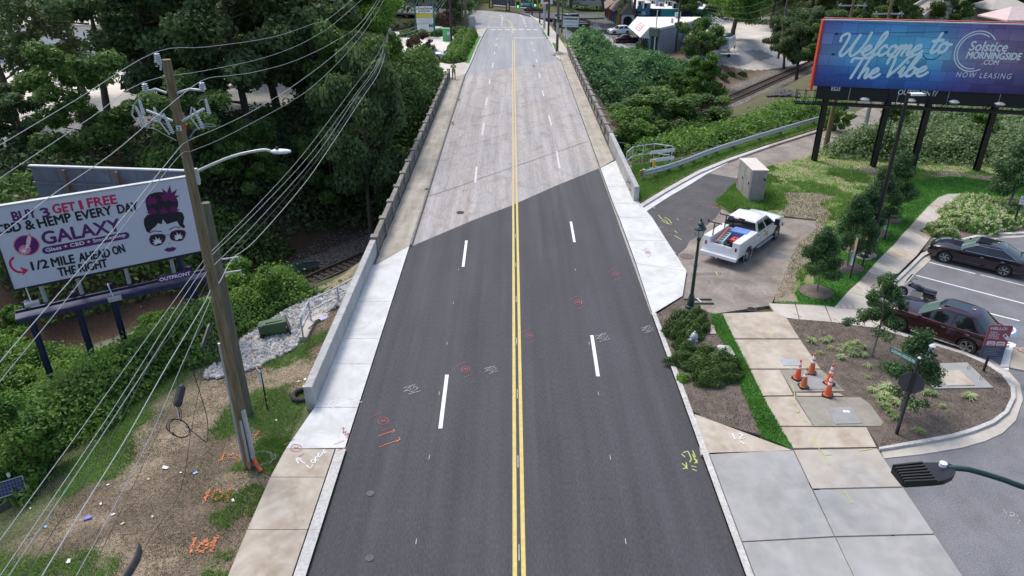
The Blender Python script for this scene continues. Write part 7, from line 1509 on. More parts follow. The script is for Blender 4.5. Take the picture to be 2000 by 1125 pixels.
for i,(px,py,tx_,ty_,lab)in enumerate(((1660,544,1677,449,'nearest of the four small banners on black posts along the lawn'),(1684,520,1696,446,'small banner standing in front of the round drain, second along the lawn'),(1706,492,1720,440,'third small banner along the lawn, its cloth swinging free'),(1727,468,1740,419,'farthest of the small banners along the lawn'))):
 q=G(px,py,.1);hh=(2.15,2.0,1.8,1.8)[i];t_=thing('lawn_banner',lab,'banner',q,0,'small banners along the mown lawn');mb=MB();mb.box((0,0,hh/2),(.06,.06,hh),black_m);mb.build('post',t_)
 for k,(z0,z1,m_)in enumerate(((hh*.62,hh*.98,bn_c[1]),(hh*.30,hh*.62,bn_c[0]))):
  mb=MB();mb.loft([[Vector((.035+(.10 if(i==2 and z==z0 and k==1)else 0),.0,z)),Vector((.12+(.1 if i==2 and k==1 and z==z0 else 0),.55,z-(.12 if z==z0 and k==1 else 0))),Vector((.128,.55,z)),Vector((.045,.0,z))]for z in(z0,z1)],m_);mb.build('banner_cloth',t_)
 mb=MB();mb.bar((0,0,hh-.01),(.12,.56,hh-.01),.02,.02,black_m);mb.build('crossbar',t_)
t_=thing('drain_inlet','round concrete drain with black grate on the lawn between the banners','drain',G(1687,503,.11));mb=MB();mb.lathe([(.42,0),(.40,.05),(.25,.06)],(0,0,0),walk_old,20);mb.build('collar',t_);mb=MB();mb.lathe([(.24,.06),(.2,.16),(.12,.18)],(0,0,0),black_mt,10);mb.build('grate',t_)
hs_=thing('sign','red and slate notice board headed HELLO on a black post at the parking corner','sign',G(1921,724,.13));mb=MB();mb.box((0,0,.45),(.07,.07,.95),black_m);mb.box((0,.04,1.2),(.06,.04,1.1),black_m);mb.build('post',hs_)
hp_=Plane(Vector((-.42,-.05,.72)),Vector((1,-.12,0)),(0,0,1));HW,HH=.86,1.42
sr=M('sign_red',(.33,.07,.10),rough=.5);sn=M('sign_slate',(.06,.07,.12),rough=.5)
def rr(u0,u1,v0,v1,r_=.06,corners=(1,1,1,1)):
 q=[]
 for(cx,cy,a,c)in((u1-r_,v1-r_,0,corners[0]),(u0+r_,v1-r_,90,corners[1]),(u0+r_,v0+r_,180,corners[2]),(u1-r_,v0+r_,270,corners[3])):
  if c:q+=[(cx+r_*math.cos(R(a+t)),cy+r_*math.sin(R(a+t)))for t in(0,30,60,90)]
  else:q.append((cx+(r_ if a in(0,270)else-r_),cy+(r_ if a in(0,90)else-r_)))
 return q
def slabp(par,name,pl_,pts,h0,h1,m_):
 n_=len(pts);mb=MB();mb.add([pl_.p(a,b_,h0)for a,b_ in pts]+[pl_.p(a,b_,h1)for a,b_ in pts],[tuple(range(n_))[::-1],tuple(range(n_,2*n_))]+[(i,(i+1)%n_,(i+1)%n_+n_,i+n_)for i in range(n_)],m_);return mb.build(name,par)
slabp(hs_,'board',hp_,rr(0,HW,.48,HH,.06,(1,1,0,0)),-.02,0,sr);slabp(hs_,'board',hp_,rr(0,HW,0,.479,.06,(0,0,1,1)),-.02,0,sn)
mb=MB();fit_text(mb,hp_,'HELLO!',.09,.66,1.22,1.34,white_pl,.004,.03)
for k,(s_,u1)in enumerate((('PLEASE',.36),('LOOK FOR',.47),('PARKING',.42),('LOT RULES',.49))):fit_text(mb,hp_,s_,.09,u1,1.08-k*.085,1.14-k*.085,white_pl,.004,.02)
for a in(.12,.47):
 slabp(hs_,'notice_panel',hp_,rr(a,a+.3,.52,.70,.03),.002,.006,white_pl)
 for k in range(2):flat(mb,hp_,[(a+.04,.54+k*.07),(a+.26,.54+k*.07),(a+.26,.57+k*.07),(a+.04,.57+k*.07)],sr,.009)
for k in range(5):flat(mb,hp_,[(.12,.08+k*.075),(.72-.08*(k%3),.08+k*.075),(.72-.08*(k%3),.095+k*.075),(.12,.095+k*.075)],M('sign_text_grey',(.3,.31,.38)),.003)
flat(mb,hp_,[(.58,.98),(.68,1.08),(.86,.90),(.86,.80),(.78,.78)],white_pl,.003);flat(mb,hp_,disc((.69,.97),.05,12),sr,.006);mb.build('print',hs_)
ss=thing('stop_sign','stop sign seen from behind on a black post with a green street-name blade','sign',G(1751,847,.12));mb=MB();mb.box((0,0,1.55),(.085,.085,3.1),black_m);mb.build('post',ss)
mb=MB();mb.lathe([(.04,0),(.07,.03),(.02,.07)],(0,0,3.1),white_pl,4);mb.build('post_cap',ss)
sp_=Plane(Vector((.03,.06,2.1)),Vector((.86,-.5,0)),(0,0,1));oc=disc((0,0),.42,8,a0=math.pi/8);slabp(ss,'octagon',sp_,oc,0,.02,M('sign_back',(.045,.047,.055),rough=.5));slabp(ss,'octagon_face',sp_,disc((0,0),.41,8,a0=math.pi/8),-.006,-.002,red_m)
bp_=Plane(Vector((-.06,-.0,2.83)),Vector((.50,-.87,0)),(0,0,1));bp_.O=Vector((-.52,.88,2.83));gnm=M('sign_green',(.0,.16,.10),rough=.5)
slabp(ss,'name_blade',bp_,rr(0,1.0,0,.2,.03),-.01,.01,gnm);mb=MB();fit_text(mb,bp_,'CHESHIRE BRIDGE RD',.06,.94,.05,.155,white_pl,.014,.02);mb.build('lettering',ss)
t_=thing('sign','small white and red parking notice on a black post by the flowering bushes','sign',G(1977,444,.12));mb=MB();mb.box((0,0,.95),(.07,.07,1.9),black_m);mb.build('post',t_);p_=Plane(Vector((-.12,-.06,1.45)),(1,-.1,0),(0,0,1));slabp(t_,'plate',p_,rr(0,.34,0,.52,.03),-.01,.0,white_pl)
mb=MB();fit_text(mb,p_,'NO',.1,.24,.40,.47,M('sign_text_red',(.5,.05,.05)),.004,.02);fit_text(mb,p_,'PARKING',.04,.3,.30,.36,MATS['sign_text_red'],.004,.02);fit_text(mb,p_,'24 HOUR',.05,.29,.17,.22,MATS['sign_text_red'],.004,.01);fit_text(mb,p_,'TOWING',.05,.29,.08,.13,MATS['sign_text_red'],.004,.01);mb.build('print',t_)
t_=thing('sign','white and red notice on a thin black post standing in the left verge','sign',G(523,800,-.15),R(0));mb=MB();mb.box((0,0,.8),(.045,.045,1.75),black_m);mb.build('post',t_);p_=Plane(Vector((-.20,.12,1.2)),Vector((.75,-1,0)),(0,0,1));slabp(t_,'plate',p_,rr(0,.45,0,.62,.02),-.008,0,white_pl);mb=MB();fit_text(mb,p_,'STOP',.05,.4,.46,.58,red_m,.003,.03);flat(mb,p_,[(.06,.3),(.39,.3),(.39,.36),(.06,.36)],steel_g,.003);flat(mb,p_,[(.06,.12),(.39,.12),(.39,.16),(.06,.16)],steel_g,.003);mb.build('print',t_)
for z in(.35,.62):mb=MB();mb.tube([(.03,-.03,z),(.09,-.06,z+.04),(.04,-.05,z-.05)],.012,M('tape_lime',(.6,.65,.25)),5);mb.build('tape',t_)
wb_=thing('wheelie_bin','dark green wheelie bin tipped on its side on the riprap','bin',land(536,655,-1)+Vector((0,0,.12)),R(18));grn=M('bin_green',(.025,.07,.025),(.035,.09,.035),scale=4,rough=.4)
mb=MB();secs=[]
for x,hw,hz in((-.62,.22,.20),(-.55,.25,.24),(.4,.32,.31),(.52,.35,.34),(.56,.35,.34)):secs.append([Vector((x,a*hw,.34+b_*hz))for a,b_ in((1,-.85),(.9,-1),(-.9,-1),(-1,-.85),(-1,.85),(-.9,1),(.9,1),(1,.85))])
mb.loft(secs,grn);mb.build('bin_body',wb_,smooth=30)
mb=MB();mb.box((.66,.02,.30),(.07,.74,.72),black_m,mat=Matrix.Rotation(-.22,3,'Y'));mb.build('lid',wb_)
for z in(.08,.60):mb=MB();mb.lathe([(.12,-.03),(.12,.03)],(-.5,-.30,z),black_m,14,'Z');mb.build('wheel',wb_)
mb=MB();mb.bar((-.3,-.02,.62),(.45,-.02,.66),.2,.04,grn);mb.build('ridge',wb_)
def litter(name,label,px,py,cols,s=.1,flatn=.3,z0=-.3,cat='litter'):
 p=land(px,py,z0)+Vector((0,0,.03));r_=random.Random(px*7+py);mb=MB();k=5;vs=[]
 for i in range(k):
  for j in range(k):vs.append(((i/(k-1)-.5)*s*2*r_.uniform(.7,1.1),(j/(k-1)-.5)*s*1.3*r_.uniform(.7,1.1),r_.uniform(0,s*flatn)))
 mb.add(vs,[(i*k+j,i*k+j+1,(i+1)*k+j+1,(i+1)*k+j)for i in range(k-1)for j in range(k-1)],cols);o=mb.build(name,None,smooth=70,label=label,cat=cat);o.location=p;o.rotation_euler=(0,0,r_.uniform(0,6));return o
wh_l=M('litter_white',(.72,.72,.74),rough=.7);vio=M('litter_violet',(.50,.42,.75),(.68,.64,.85),scale=14,rough=.6);blu=M('litter_blue',(.08,.12,.45),rough=.5);lbl=M('litter_light_blue',(.18,.42,.68),rough=.5);cre=M('litter_cream',(.52,.47,.30),rough=.7)
litter('balloon','deflated violet foil balloon on the slope behind the new wall',634,622,vio,.27,.25,-.5,'balloon')
for a in((172,1013,blu,.13,'crumpled dark blue wrapper on the dry bank'),(382,925,lbl,.075,'light blue packet near the timber pole'),(455,979,wh_l,.075,'white paper scrap beside the orange numerals'),(211,946+2,wh_l,.045,'tiny blue-white scrap high on the dry bank'),(197,985,wh_l,.05,'white scrap left of the thick pale cable'),(135,1097,wh_l,.09,'folded white paper at the bottom left'),(221,1006,wh_l,.06,'thin white straw wrapper on the bank'),(240,1024,cre,.06,'cream scrap between the low cables'),(60,994,wh_l,.04,'white bottle cap near the solar panel'),(90,1030,lbl,.06,'pale blue plastic strip at the lower left'),(596,755,cre,.16,'cream foam tray left of the wall end'),(583,746,wh_l,.06,'small white cup by the cream tray'),(609,728,wh_l,.08,'white scrap in the weeds behind the wall'),(596,742,wh_l,.08,'flat white wrapper above the cream tray'),(505,1001,wh_l,.07,'white scrap on the tan walk edge, lower'),(533,960,wh_l,.08,'white paper on the tan walk edge, upper'),(517,980,wh_l,.05,'white scrap on the tan walk edge, middle'),(540,822,wh_l,.06,'white scrap in grass right of the left notice'),(323,915,wh_l,.11,'clear plastic sheet scrap on the bank'),(90,862,wh_l,.2,'pale plastic bag caught in the left brush'),(298,1010,cre,.05,'small tan leaf litter scrap'),(353,924,wh_l,.04,'tiny white scrap beside the light blue packet'),(290,937,cre,.05,'tiny cream scrap on the bank')):litter('litter',a[4],a[0],a[1],a[2],a[3])
for k,(px,py)in enumerate(((963,1024),(906,513),(1290,480))):pass
tire=thing('tyre','old tyre lying in the weeds against the end of the left wall','tyre',land(592,776,-.3)+Vector((0,0,.1)),0);mb=MB();n_=28;rings=[]
for i in range(n_+1):
 a=2*math.pi*i/n_;rings.append([Vector(((.36+.10*math.cos(t))*math.cos(a),(.36+.10*math.cos(t))*math.sin(a),.11*math.sin(t)))for t in[k*math.pi/5 for k in range(10)]])
mb.loft(rings,rubber,cap=False);mb.build('carcass',tire,smooth=60);mb=MB();mb.tube([(.5,.1,.0),(.62,-.1,.06),(.58,-.35,.1)],.09,rubber,8);mb.build('torn_tread',tire)
t_=thing('solar_panel','small solar panel on a stake at the lower left edge','solar panel',land(30,985,-1.5));mb=MB();sp0=Plane(Vector((-.38,-.12,.35)),Vector((.85,.52,0)),Vector((-.25,.4,.75)));mb.build('x',t_)if False else None
slabp(t_,'frame',sp0,[(0,0),(.8,0),(.8,.52),(0,.52)],-.03,0,galv)
cellm=M('solar_cell',(.02,.03,.09),rough=.2)
for i in range(8):
 for j in range(4):slabp(t_,'cell',sp0,[(.03+i*.094,.03+j*.118),(.118+i*.094,.03+j*.118),(.118+i*.094,.142+j*.118),(.03+i*.094,.142+j*.118)],.001,.004,cellm)
mb=MB();mb.bar((0,.1,-.3),(0,.1,.6),.05,.05,wood_old);mb.build('stake',t_);mb=MB();mb.lathe([(.05,0),(.05,.12),(.02,.15)],(-.1,.3,.95),white_pl,10);mb.build('sensor',t_)
a_,b_=land(-10,1008,-1.5),land(68,957,-1.5);t_=thing('timber_board','weathered board edging the bank beside the solar panel','board');mb=MB();mb.bar(a_+Vector((0,0,.12)),b_+Vector((0,0,.12)),.05,.30,wood_old);mb.build('board',t_)
t_=thing('bumper_fragment','torn black plastic car bumper piece lying on the dry bank, bottom left','car part');q=[land(*p)+Vector((0,0,.06))for p in((274,1067),(272,1080),(266,1095),(257,1110),(247,1128),(240,1140))];mb=MB();rings=[]
for i,p in enumerate(q):
 w_=(.02,.09,.12,.12,.10,.06)[i];d=(q[min(i+1,5)]-q[max(i-1,0)]).normalized();n=Vector((d.y,-d.x,0));rings.append([p+n*w_,p+n*w_*.5+Vector((0,0,.09)),p-n*w_*.6+Vector((0,0,.07)),p-n*w_])
mb.loft(rings,black_m);mb.build('fragment',t_,smooth=60)
t_=thing('stick','broken brown stick leaning off the railing kerb end','stick');mb=MB();mb.tube([land(600,652,-.6)+Vector((0,0,.2)),land(616,645,-.6)+Vector((0,0,.35))],.025,tie_m,5);mb.build('stick',t_)
t_=thing('pallet','dark slatted pallet lying by the left rails','pallet',G(597,522,-6.8),R(25))
for k in range(6):mb=MB();mb.box((0,-.5+k*.2,.12),(1.9,.15,.04),dark_green);mb.build('slat',t_)
for x in(-.8,0,.8):mb=MB();mb.box((x,0,.05),(.1,1.15,.1),dark_green);mb.build('bearer',t_)
n=2600;p=pick([(v.x,v.y)for v in[G(*a,-6.5)for a in((520,560),(640,520),(720,470),(735,430),(690,430),(600,470),(520,520))]],n);C=np.c_[p,terr(p[:,0],p[:,1])+.03];obj('rubble',stones(C,.07,M('rubble_mix',(.10,.075,.055),(.42,.39,.35),scale=5,ramp=(.45,.75)),'rubble'),kind='stuff')
# far side: lots, buildings, signals
psheet('far_lot',[(740,62),(893,62),(930,58),(945,60),(938,72),(905,130),(893,150),(880,160),(800,172),(740,172)],.02,lot_white)
psheet('sidewalk',[(906,68),(941,68),(906,147),(886,160),(880,150),(895,118)],.12,walk_pale)
psheet('grass_strip',[(940,71),(928,71),(909,123),(919,124)],.125,lawn_m)
psheet('driveway_apron',[(889,60),(950,55),(945,66),(905,68),(880,66)],.03,walk_pale)
for i in range(12):
 a=G(941.3-i*2.15,72+i*4.75);b_=G(941.3-(i+1)*2.15,72+(i+1)*4.75)
rk2=thing('kerb',None,None,kind='structure')
ks=[(951,55.5),(941.3,72),(930,96),(919,124),(912,138),(906,148)]
for i in range(5):
 a,b_=G(*ks[i]),G(*ks[i+1]);mb=MB();mb.bar(a+Vector((0,0,.03)),b_+Vector((0,0,.03)),.18,.24,curb_m);mb.build('kerb_stone',rk2)
ks=[(1089,115),(1077,86),(1062,60),(1048,41),(1036,31)]
for i in range(4):
 a,b_=G(*ks[i]),G(*ks[i+1]);mb=MB();mb.bar(a+Vector((0,0,.03)),b_+Vector((0,0,.03)),.18,.24,curb_m);mb.build('kerb_stone',rk2)
psheet('sidewalk',[(1092,117),(1102,112),(1112,105),(1090,70),(1068,42),(1052,36),(1040,33),(1058,52),(1078,84)],.10,walk_pale)
for q in([(1052,41),(1060,50),(1056,50),(1049,41)],[(1059,54),(1066,59),(1062,60),(1056,52)],[(1063,59),(1073,73),(1068,74),(1060,59)],[(1075,83),(1085,84),(1093,106),(1086,107)]):psheet('grass_strip',q,.125,lawn_m)
drape('parking_lot',LPt([(1086,31),(1200,31),(1216,50),(1290,112),(1310,122),(1240,112),(1112,90),(1098,70),(1092,62)],-3),asphalt_dark,.04,.3)
drape('parking_lot',LPt([(1120,52),(1165,45),(1185,70),(1230,95),(1200,92),(1140,75)],-3),asphalt_far,.06,.3)
psheet('grass_verge',[(1093,84),(1104,82),(1120,88),(1112,104),(1104,99)],.02,rough_m)
lm=thing('parking_markings',None,None,kind='structure')
def gll(a,b_,wd=.16):
 a=land(*a);b_=land(*b_);mb=MB();d=(b_-a).normalized();n=Vector((-d.y,d.x,0))*wd/2;K=8;v=[]
 for k in range(K+1):p=a.lerp(b_,k/K);z=tz(p.x,p.y)+.09;v+=[(p.x+n.x,p.y+n.y,z),(p.x-n.x,p.y-n.y,z)]
 mb.add(v,[(2*k,2*k+1,2*k+3,2*k+2)for k in range(K)],white_old);mb.build('bay_line',lm)
for k in range(8):gll((1095+k*1.5,63+k*1.9),(1128+k*1.6,62.5+k*2.0))
for k in range(9):gll((1158+k*3.2,41+k*1.9),(1184+k*3.8,40+k*1.7))
for k in range(4):gll((1182+k*12,71+k*6.5),(1206+k*12,72+k*6.8))
for k in range(9):gll((1150+k*4,36.6-k*.35),(1152.2+k*4,36.4-k*.35),.5)
drape('yard',LPt([(1375,124),(1380,60),(1392,34),(1620,34),(1680,100),(1580,124),(1470,138)],-4),lot_white,.05,.5)
drape('yard_lane',LPt([(1340,120),(1395,110),(1440,98),(1490,100),(1510,108),(1490,118),(1430,127),(1370,126)],-4),asphalt_far,.09,.4)
gb=thing('building','grey block building with white flat roof and slanted fascia sign','building');gwall=M('wall_grey_block',(.24,.27,.32),(.30,.33,.38),scale=.5,rough=.9,c3=(.2,.22,.26),s3=2,f3=.4);roofw=M('roof_white',(.74,.73,.72),(.66,.65,.64),scale=.4,rough=.7)
def P2(px,py,z):v=G(px,py,z);return(v.x,v.y)
zr=1.2
rW,rA,rB,rC,rD=Vector(P2(1290,54,zr)),Vector(P2(1271,52,zr)),Vector(P2(1364,38,zr)),Vector(P2(1368,33,zr)),Vector(P2(1245,33,zr))
poly=[tuple(rA),tuple(rW),tuple(rB),tuple(rC),tuple(rD)]
mb=MB();mb.prism(poly,-5,zr-.3,gwall);mb.build('wall',gb)
cen=(rA+rB+rC+rD)/4;mb=MB();mb.prism([tuple(cen+(Vector(p)-cen)*1.015)for p in poly],zr-.299,zr,roofw);mb.build('roof',gb)
d1=(rA-rD).normalized();n1_=Vector((-d1 .y,d1 .x));n1_=n1_ if n1_.x<0 else-n1_
a,b_=rA.copy(),rD.copy()
mb=MB();o1=n1_*1.6;mb.add([(a.x,a.y,zr+.1),(b_.x,b_.y,zr+.1),(b_.x+o1 .x,b_.y+o1 .y,zr-1.7),(a.x+o1 .x,a.y+o1 .y,zr-1.7),(a.x,a.y,zr-1.9),(b_.x,b_.y,zr-1.9)],[(0,1,2,3),(3,2,5,4),(0,3,4),(1,5,2),(0,4,5,1)],white_pl);mb.build('fascia',gb)
Of=Vector((b_.x+o1 .x,b_.y+o1 .y,zr-1.7));fpl=Plane(Of,Vector((a.x-b_.x,a.y-b_.y,0)),Vector((-o1 .x,-o1 .y,1.8)));Lf=(a-b_).length
sb_=slabp(gb,'fascia_sign',fpl,[(Lf*.40,.55),(Lf*.72,.55),(Lf*.72,1.9),(Lf*.40,1.9)],.01,.05,M('sign_salmon',(.62,.30,.28),(.66,.40,.37),scale=3));mb=MB()
for k in range(3):flat(mb,fpl,[(Lf*.44,.75+k*.4),(Lf*.68,.75+k*.4),(Lf*.68,.93+k*.4),(Lf*.44,.93+k*.4)],white_pl,.06)
mb.build('sign_text',sb_)
for k in range(7):
 t0=.06+k*.13;p_=b_.lerp(a,t0);q_=b_.lerp(a,t0+.10);mb=MB();c_=(p_+q_)/2+n1_*.03;dd=(q_-p_);mb.box((c_.x,c_.y,-1.7),(dd.length,.08,2.3),glass_d,math.atan2(dd.y,dd.x));w_=mb.build('window',gb);mb=MB();c_=q_+n1_*.06;mb.box((c_.x,c_.y,-1.6),(.14,.12,2.6),white_pl,math.atan2(dd.y,dd.x));mb.build('frame',w_)
d2=(rW-rA).normalized();n2_=Vector((d2 .y,-d2 .x));mb=MB();c_=(rA+rW)/2+n2_*.04;mb.box((c_.x,c_.y,-1.9),(1.3,.1,3.2),M('door_navy',(.03,.04,.06)),math.atan2(d2 .y,d2 .x));mb.build('door',gb)
mb=MB();c_=(rA+rW)/2+n2_*.25;mb.box((c_.x,c_.y,.45),(1.7,.5,1.2),M('box_green',(.14,.17,.13)),math.atan2(d2 .y,d2 .x));mb.build('vent_box',gb)
d2=(rB-rW).normalized();c_=rA+d2*13+Vector((-1,2));mb=MB();mb.box((c_.x,c_.y,zr+.45),(.9,.9,.9),steel_g);mb.build('roof_unit',gb);mb=MB();mb.lathe([(.2,0),(.2,.7),(.3,.75)],(rA.x+4.5,rA.y+5,zr),galv,10);mb.build('roof_vent',gb)
wA,wB,wC,wD=Vector((29.5,103)),Vector((35.2,111.5)),Vector((33.4,120)),Vector((27,111))
w_t=thing('building','low rear wing of the grey building with a single door facing the yard','building');wA,wB=Vector(P2(1342,74,-.3)),Vector(P2(1413,63,-.3));wC,wD=Vector(P2(1400,50,-.3)),Vector(P2(1350,50,-.3))
mb=MB();mb.prism([tuple(wA),tuple(wB),tuple(wC),tuple(wD)],-5,-.6,gwall);mb.build('wall',w_t);mb=MB();cen=(wA+wB+wC+wD)/4;mb.prism([tuple(cen+(p-cen)*1.02)for p in(wA,wB,wC,wD)],-.599,-.3,walk_pale);mb.build('roof',w_t)
d3=(wB-wA).normalized();n3=Vector((d3 .y,-d3 .x));c_=wB-d3*1.2+n3*.05;mb=MB();mb.box((c_.x,c_.y,-2.85),(1.0,.1,2.2),black_mt,math.atan2(d3 .y,d3 .x));mb.build('door',w_t);mb=MB();c_=wB-d3*1.2+n3*.3;mb.box((c_.x,c_.y,-1.6),(1.4,.7,.12),white_pl,math.atan2(d3 .y,d3 .x));mb.build('door_canopy',w_t)
tbm=M('wall_teal',(.03,.30,.38),(.04,.36,.44),scale=.3,rough=.7);tdk=M('wall_dark',(.025,.03,.045),rough=.7)
te=thing('building','long building painted teal and black with roof machinery','building');zt2=0.0
tA,tB,tC=Vector(P2(1238,17.5,zt2)),Vector(P2(1291,17.5,zt2)),Vector(P2(1390,18.5,zt2));bk2=Vector((3.0,24))
mb=MB();mb.prism([tuple(tA),tuple(tB),tuple(tB+bk2),tuple(tA+bk2)],-5,zt2-.1,tdk);mb.build('wall',te);mb=MB();mb.prism([tuple(tB+Vector((.02,0))),tuple(tC),tuple(tC+bk2),tuple(tB+bk2+Vector((.02,0)))],-5,zt2,tbm);mb.build('wall',te)
mb=MB();mb.prism([tuple(tA+Vector((.3,.4))),tuple(tC+Vector((-.3,.4))),tuple(tC+bk2-Vector((.3,0))),tuple(tA+bk2+Vector((.3,0)))],zt2+.002,zt2+.06,roofw);mb.build('roof',te)
tp_=Plane(Vector((tA.x,tA.y-.02,-3)),Vector((tC.x-tA.x,tC.y-tA.y,0)),(0,0,1));sky_b=M('mural_blue',(.08,.25,.48));u,v=tp_.uv(1252,24)
def patch_(pts,m_,h):mb=MB();flat(mb,tp_,pts,m_,h);mb.build('mural_patch',te)
for k,a in enumerate(((-.6,-1.4,.9,-.2),(.4,-.6,1.9,.9),(-.9,.2,.3,1.3),(1.1,-2.0,2.3,-1.0))):patch_([(u+a[0],v+a[1]),(u+a[2],v+a[1]),(u+a[2],v+a[3]),(u+a[0],v+a[3])],sky_b,.02+.004*k)
patch_([(u-.0,v-.4),(u+1.0,v-.5),(u+.9,v+.2),(u+.2,v+.3)],white_pl,.05)
u,v=tp_.uv(1328,30);patch_([(u-1.0,v-1.2),(u+1.0,v-1.2),(u+1.0,v+.4),(u,v+1.5),(u-1.0,v+.4)],M('mural_cream',(.45,.50,.30)),.03)
u,v=tp_.uv(1341,29);patch_([(u+1.6*math.cos(R(a)),v-.4+1.3*math.sin(R(a))*(1+.12*math.cos(R(a*6))))for a in range(0,181,12)],M('mural_navy',(.02,.03,.10)),.05)
acm=M('ac_unit',(.22,.25,.25),(.28,.31,.31),scale=2,rough=.6)
for px,py,s_ in((1252,8,.9),(1263,13,.95),(1292,9,.6),(1309,8,.8),(1320,13,.95),(1333,5,.8),(1350,11,.7),(1304,4,.7),(1275,4,.6),(1366,9,.8)):
 q=G(px,py+3,zt2+.06);mb=MB();mb.box((q.x,q.y,q.z+.55*s_),(1.5*s_,1.2,1.1*s_),acm);r_u=mb.build('roof_unit',te);mb=MB();mb.box((q.x-.42*s_,q.y-.61,q.z+.55*s_),(.55*s_,.03,.9*s_),black_mt);mb.build('louvre',r_u)
mb=MB();q=G(1283,12,zt2);mb.prism([(q.x-.35,q.y),(q.x+.35,q.y),(q.x+.35,q.y+.5),(q.x-.35,q.y+.5)],zt2+.1,zt2+3.5,M('stack_lilac',(.42,.44,.52)));mb.build('chimney',te)
wf=thing('ramp_railing','white rail fence beside the ramp at the teal building corner','railing');fa,fb_=G(1396,46,-3.5),G(1413,56,-3.5)
for z in(.4,.9,1.4):mb=MB();mb.bar(fa+Vector((0,0,z)),fb_+Vector((0,0,z)),.1,.12,white_pl);mb.build('rail',wf)
for k in range(5):p_=fa.lerp(fb_,k/4);mb=MB();mb.box(p_+Vector((0,0,.7)),(.12,.12,1.6),white_pl);mb.build('post',wf)
tr_=thing('building','brown tile-roofed arcade with rainbow-painted columns and an arched entrance','building');tile=M('roof_tile_brown',(.20,.15,.115),(.27,.21,.165),scale=2,rough=.8);stc=M('stucco_pale',(.52,.54,.58),rough=.8)
E0=land(1214,53,-3);tr_.location=(E0 .x,E0 .y,E0 .z);tr_.scale=(.70,.70,.62);bx0,by0=0,0
mb=MB();mb.box((bx0+.1,by0,1.9),(.5,.6,3.8),stc);mb.box((bx0+3.3,by0,1.9),(.6,.6,3.8),stc);
arc=[(bx0+.35+1.32+1.32*math.cos(R(a)),2.2+1.3*math.sin(R(a)))for a in range(180,-1,-15)]
out=[(bx0+.352,4.2)]+[(x,z)for x,z in arc]+[(bx0+3.0,4.2)]
vs=[(x,by0-.25,z)for x,z in out]+[(x,by0+.25,z)for x,z in out];n_=len(out);mb.add(vs,[tuple(range(n_)),tuple(range(n_,2*n_))[::-1]]+[(i,(i+1)%n_,(i+1)%n_+n_,i+n_)for i in range(n_)],stc);mb.build('arch',tr_)
mb=MB();mb.box((bx0+1.7,by0+1.5,1.8),(3.0,.1,3.6),black_mt);mb.build('entrance',tr_)
back=Vector((-1.5,30,0));col8=[(.55,.10,.06),(.60,.42,.04),(.12,.30,.12),(.05,.12,.4),(.25,.08,.3),(.6,.2,.05),(.08,.28,.30),(.5,.05,.08)]
for k in range(8):
 f=(k+.3)/8;p_=Vector((bx0-.2,by0+.6,0))+back*f;mb=MB();mb.box((p_.x,p_.y,1.7),(.7,.8,3.4),M('column%d'%k,col8[k],rough=.7));mb.build('column',tr_)
p_=Vector((bx0+1.2,by0+.8,0));q_=p_+back;mb=MB();mb.add([(p_.x,p_.y,0),(q_.x,q_.y,0),(q_.x,q_.y,3.5),(p_.x,p_.y,3.5)],[(0,1,2,3)],tdk);mb.build('wall',tr_)
def gable(x0,x1,y0,y1,z0,z1,dxb=0):
 xm=(x0+x1)/2;sl_n=9
 for sg in(0,1):
  for k in range(sl_n):
   ya,yb=y0+(y1-y0)*k/sl_n,y0+(y1-y0)*(k+1)/sl_n-.08;xe=x0 if sg==0 else x1
   da,db=dxb*k/sl_n,dxb*(k+1)/sl_n;mb=MB();mb.add([(xe+da,ya,z0),(xm+da,ya,z1),(xm+db,yb,z1-.0),(xe+db,yb,z0),(xe+da,ya,z0-.12),(xm+da,ya,z1-.12),(xm+db,yb,z1-.12),(xe+db,yb,z0-.12)],[(0,1,2,3),(4,5,6,7),(0,1,5,4),(2,3,7,6),(0,3,7,4),(1,2,6,5)],tile);mb.build('roof_tiles',tr_)
gable(bx0-.8,bx0+4.3,by0-.6,by0+5,4.1,7.2);gable(bx0-1.8,bx0+4.2,by0+5.2,by0+16,4.3,8.4,-.3);gable(bx0-3.0,bx0+2.5,by0+17,by0+29,4.0,6.5,-.3)
mb=MB();mb.add([(bx0-.7,by0-.45,4.05),(bx0+4.2,by0-.45,4.05),(bx0+1.75,by0-.45,7.0)],[(0,1,2)],tile);mb.build('gable',tr_)
bgp=thing('building','pale low building with white trim behind the far lot trees','building');q=land(1135,22,-3);mb=MB();mb.box((q.x+3,q.y+4,.0),(12,5,3.2),M('far_wall_white',(.55,.56,.56)));mb.build('wall',bgp);mb=MB();mb.box((q.x+3,q.y+4,1.75),(12.6,5.6,.3),steel_g);mb.build('roof',bgp)
for k in range(5):mb=MB();mb.box((q.x-1.6+k*2.3,q.y+1.48,.2),(1.1,.06,1.5),glass_d);mb.build('window',bgp)
wfc=thing('fence','low grey-blue wall along the far edge of the dark lot','fence');a,b_=land(1085,33,-1),land(1160,31,-3);mb=MB();mb.bar(a+Vector((0,0,.2)),b_+Vector((0,0,.2)),.2,.6,M('wall_slate',(.07,.10,.16)));mb.build('wall',wfc);mb=MB();mb.bar(a+Vector((0,0,.55)),b_+Vector((0,0,.55)),.3,.08,white_pl);mb.build('coping',wfc)
ff_=thing('fence','grey chain fence with a pale concrete kerb beyond the curve of the road','fence');a,b_=G(963,12),G(1030,18)
for k in range(15):p_=a.lerp(b_,k/14);mb=MB();mb.box(p_+Vector((0,0,1.2)),(.1,.1,2.4),black_mt);mb.build('post',ff_)
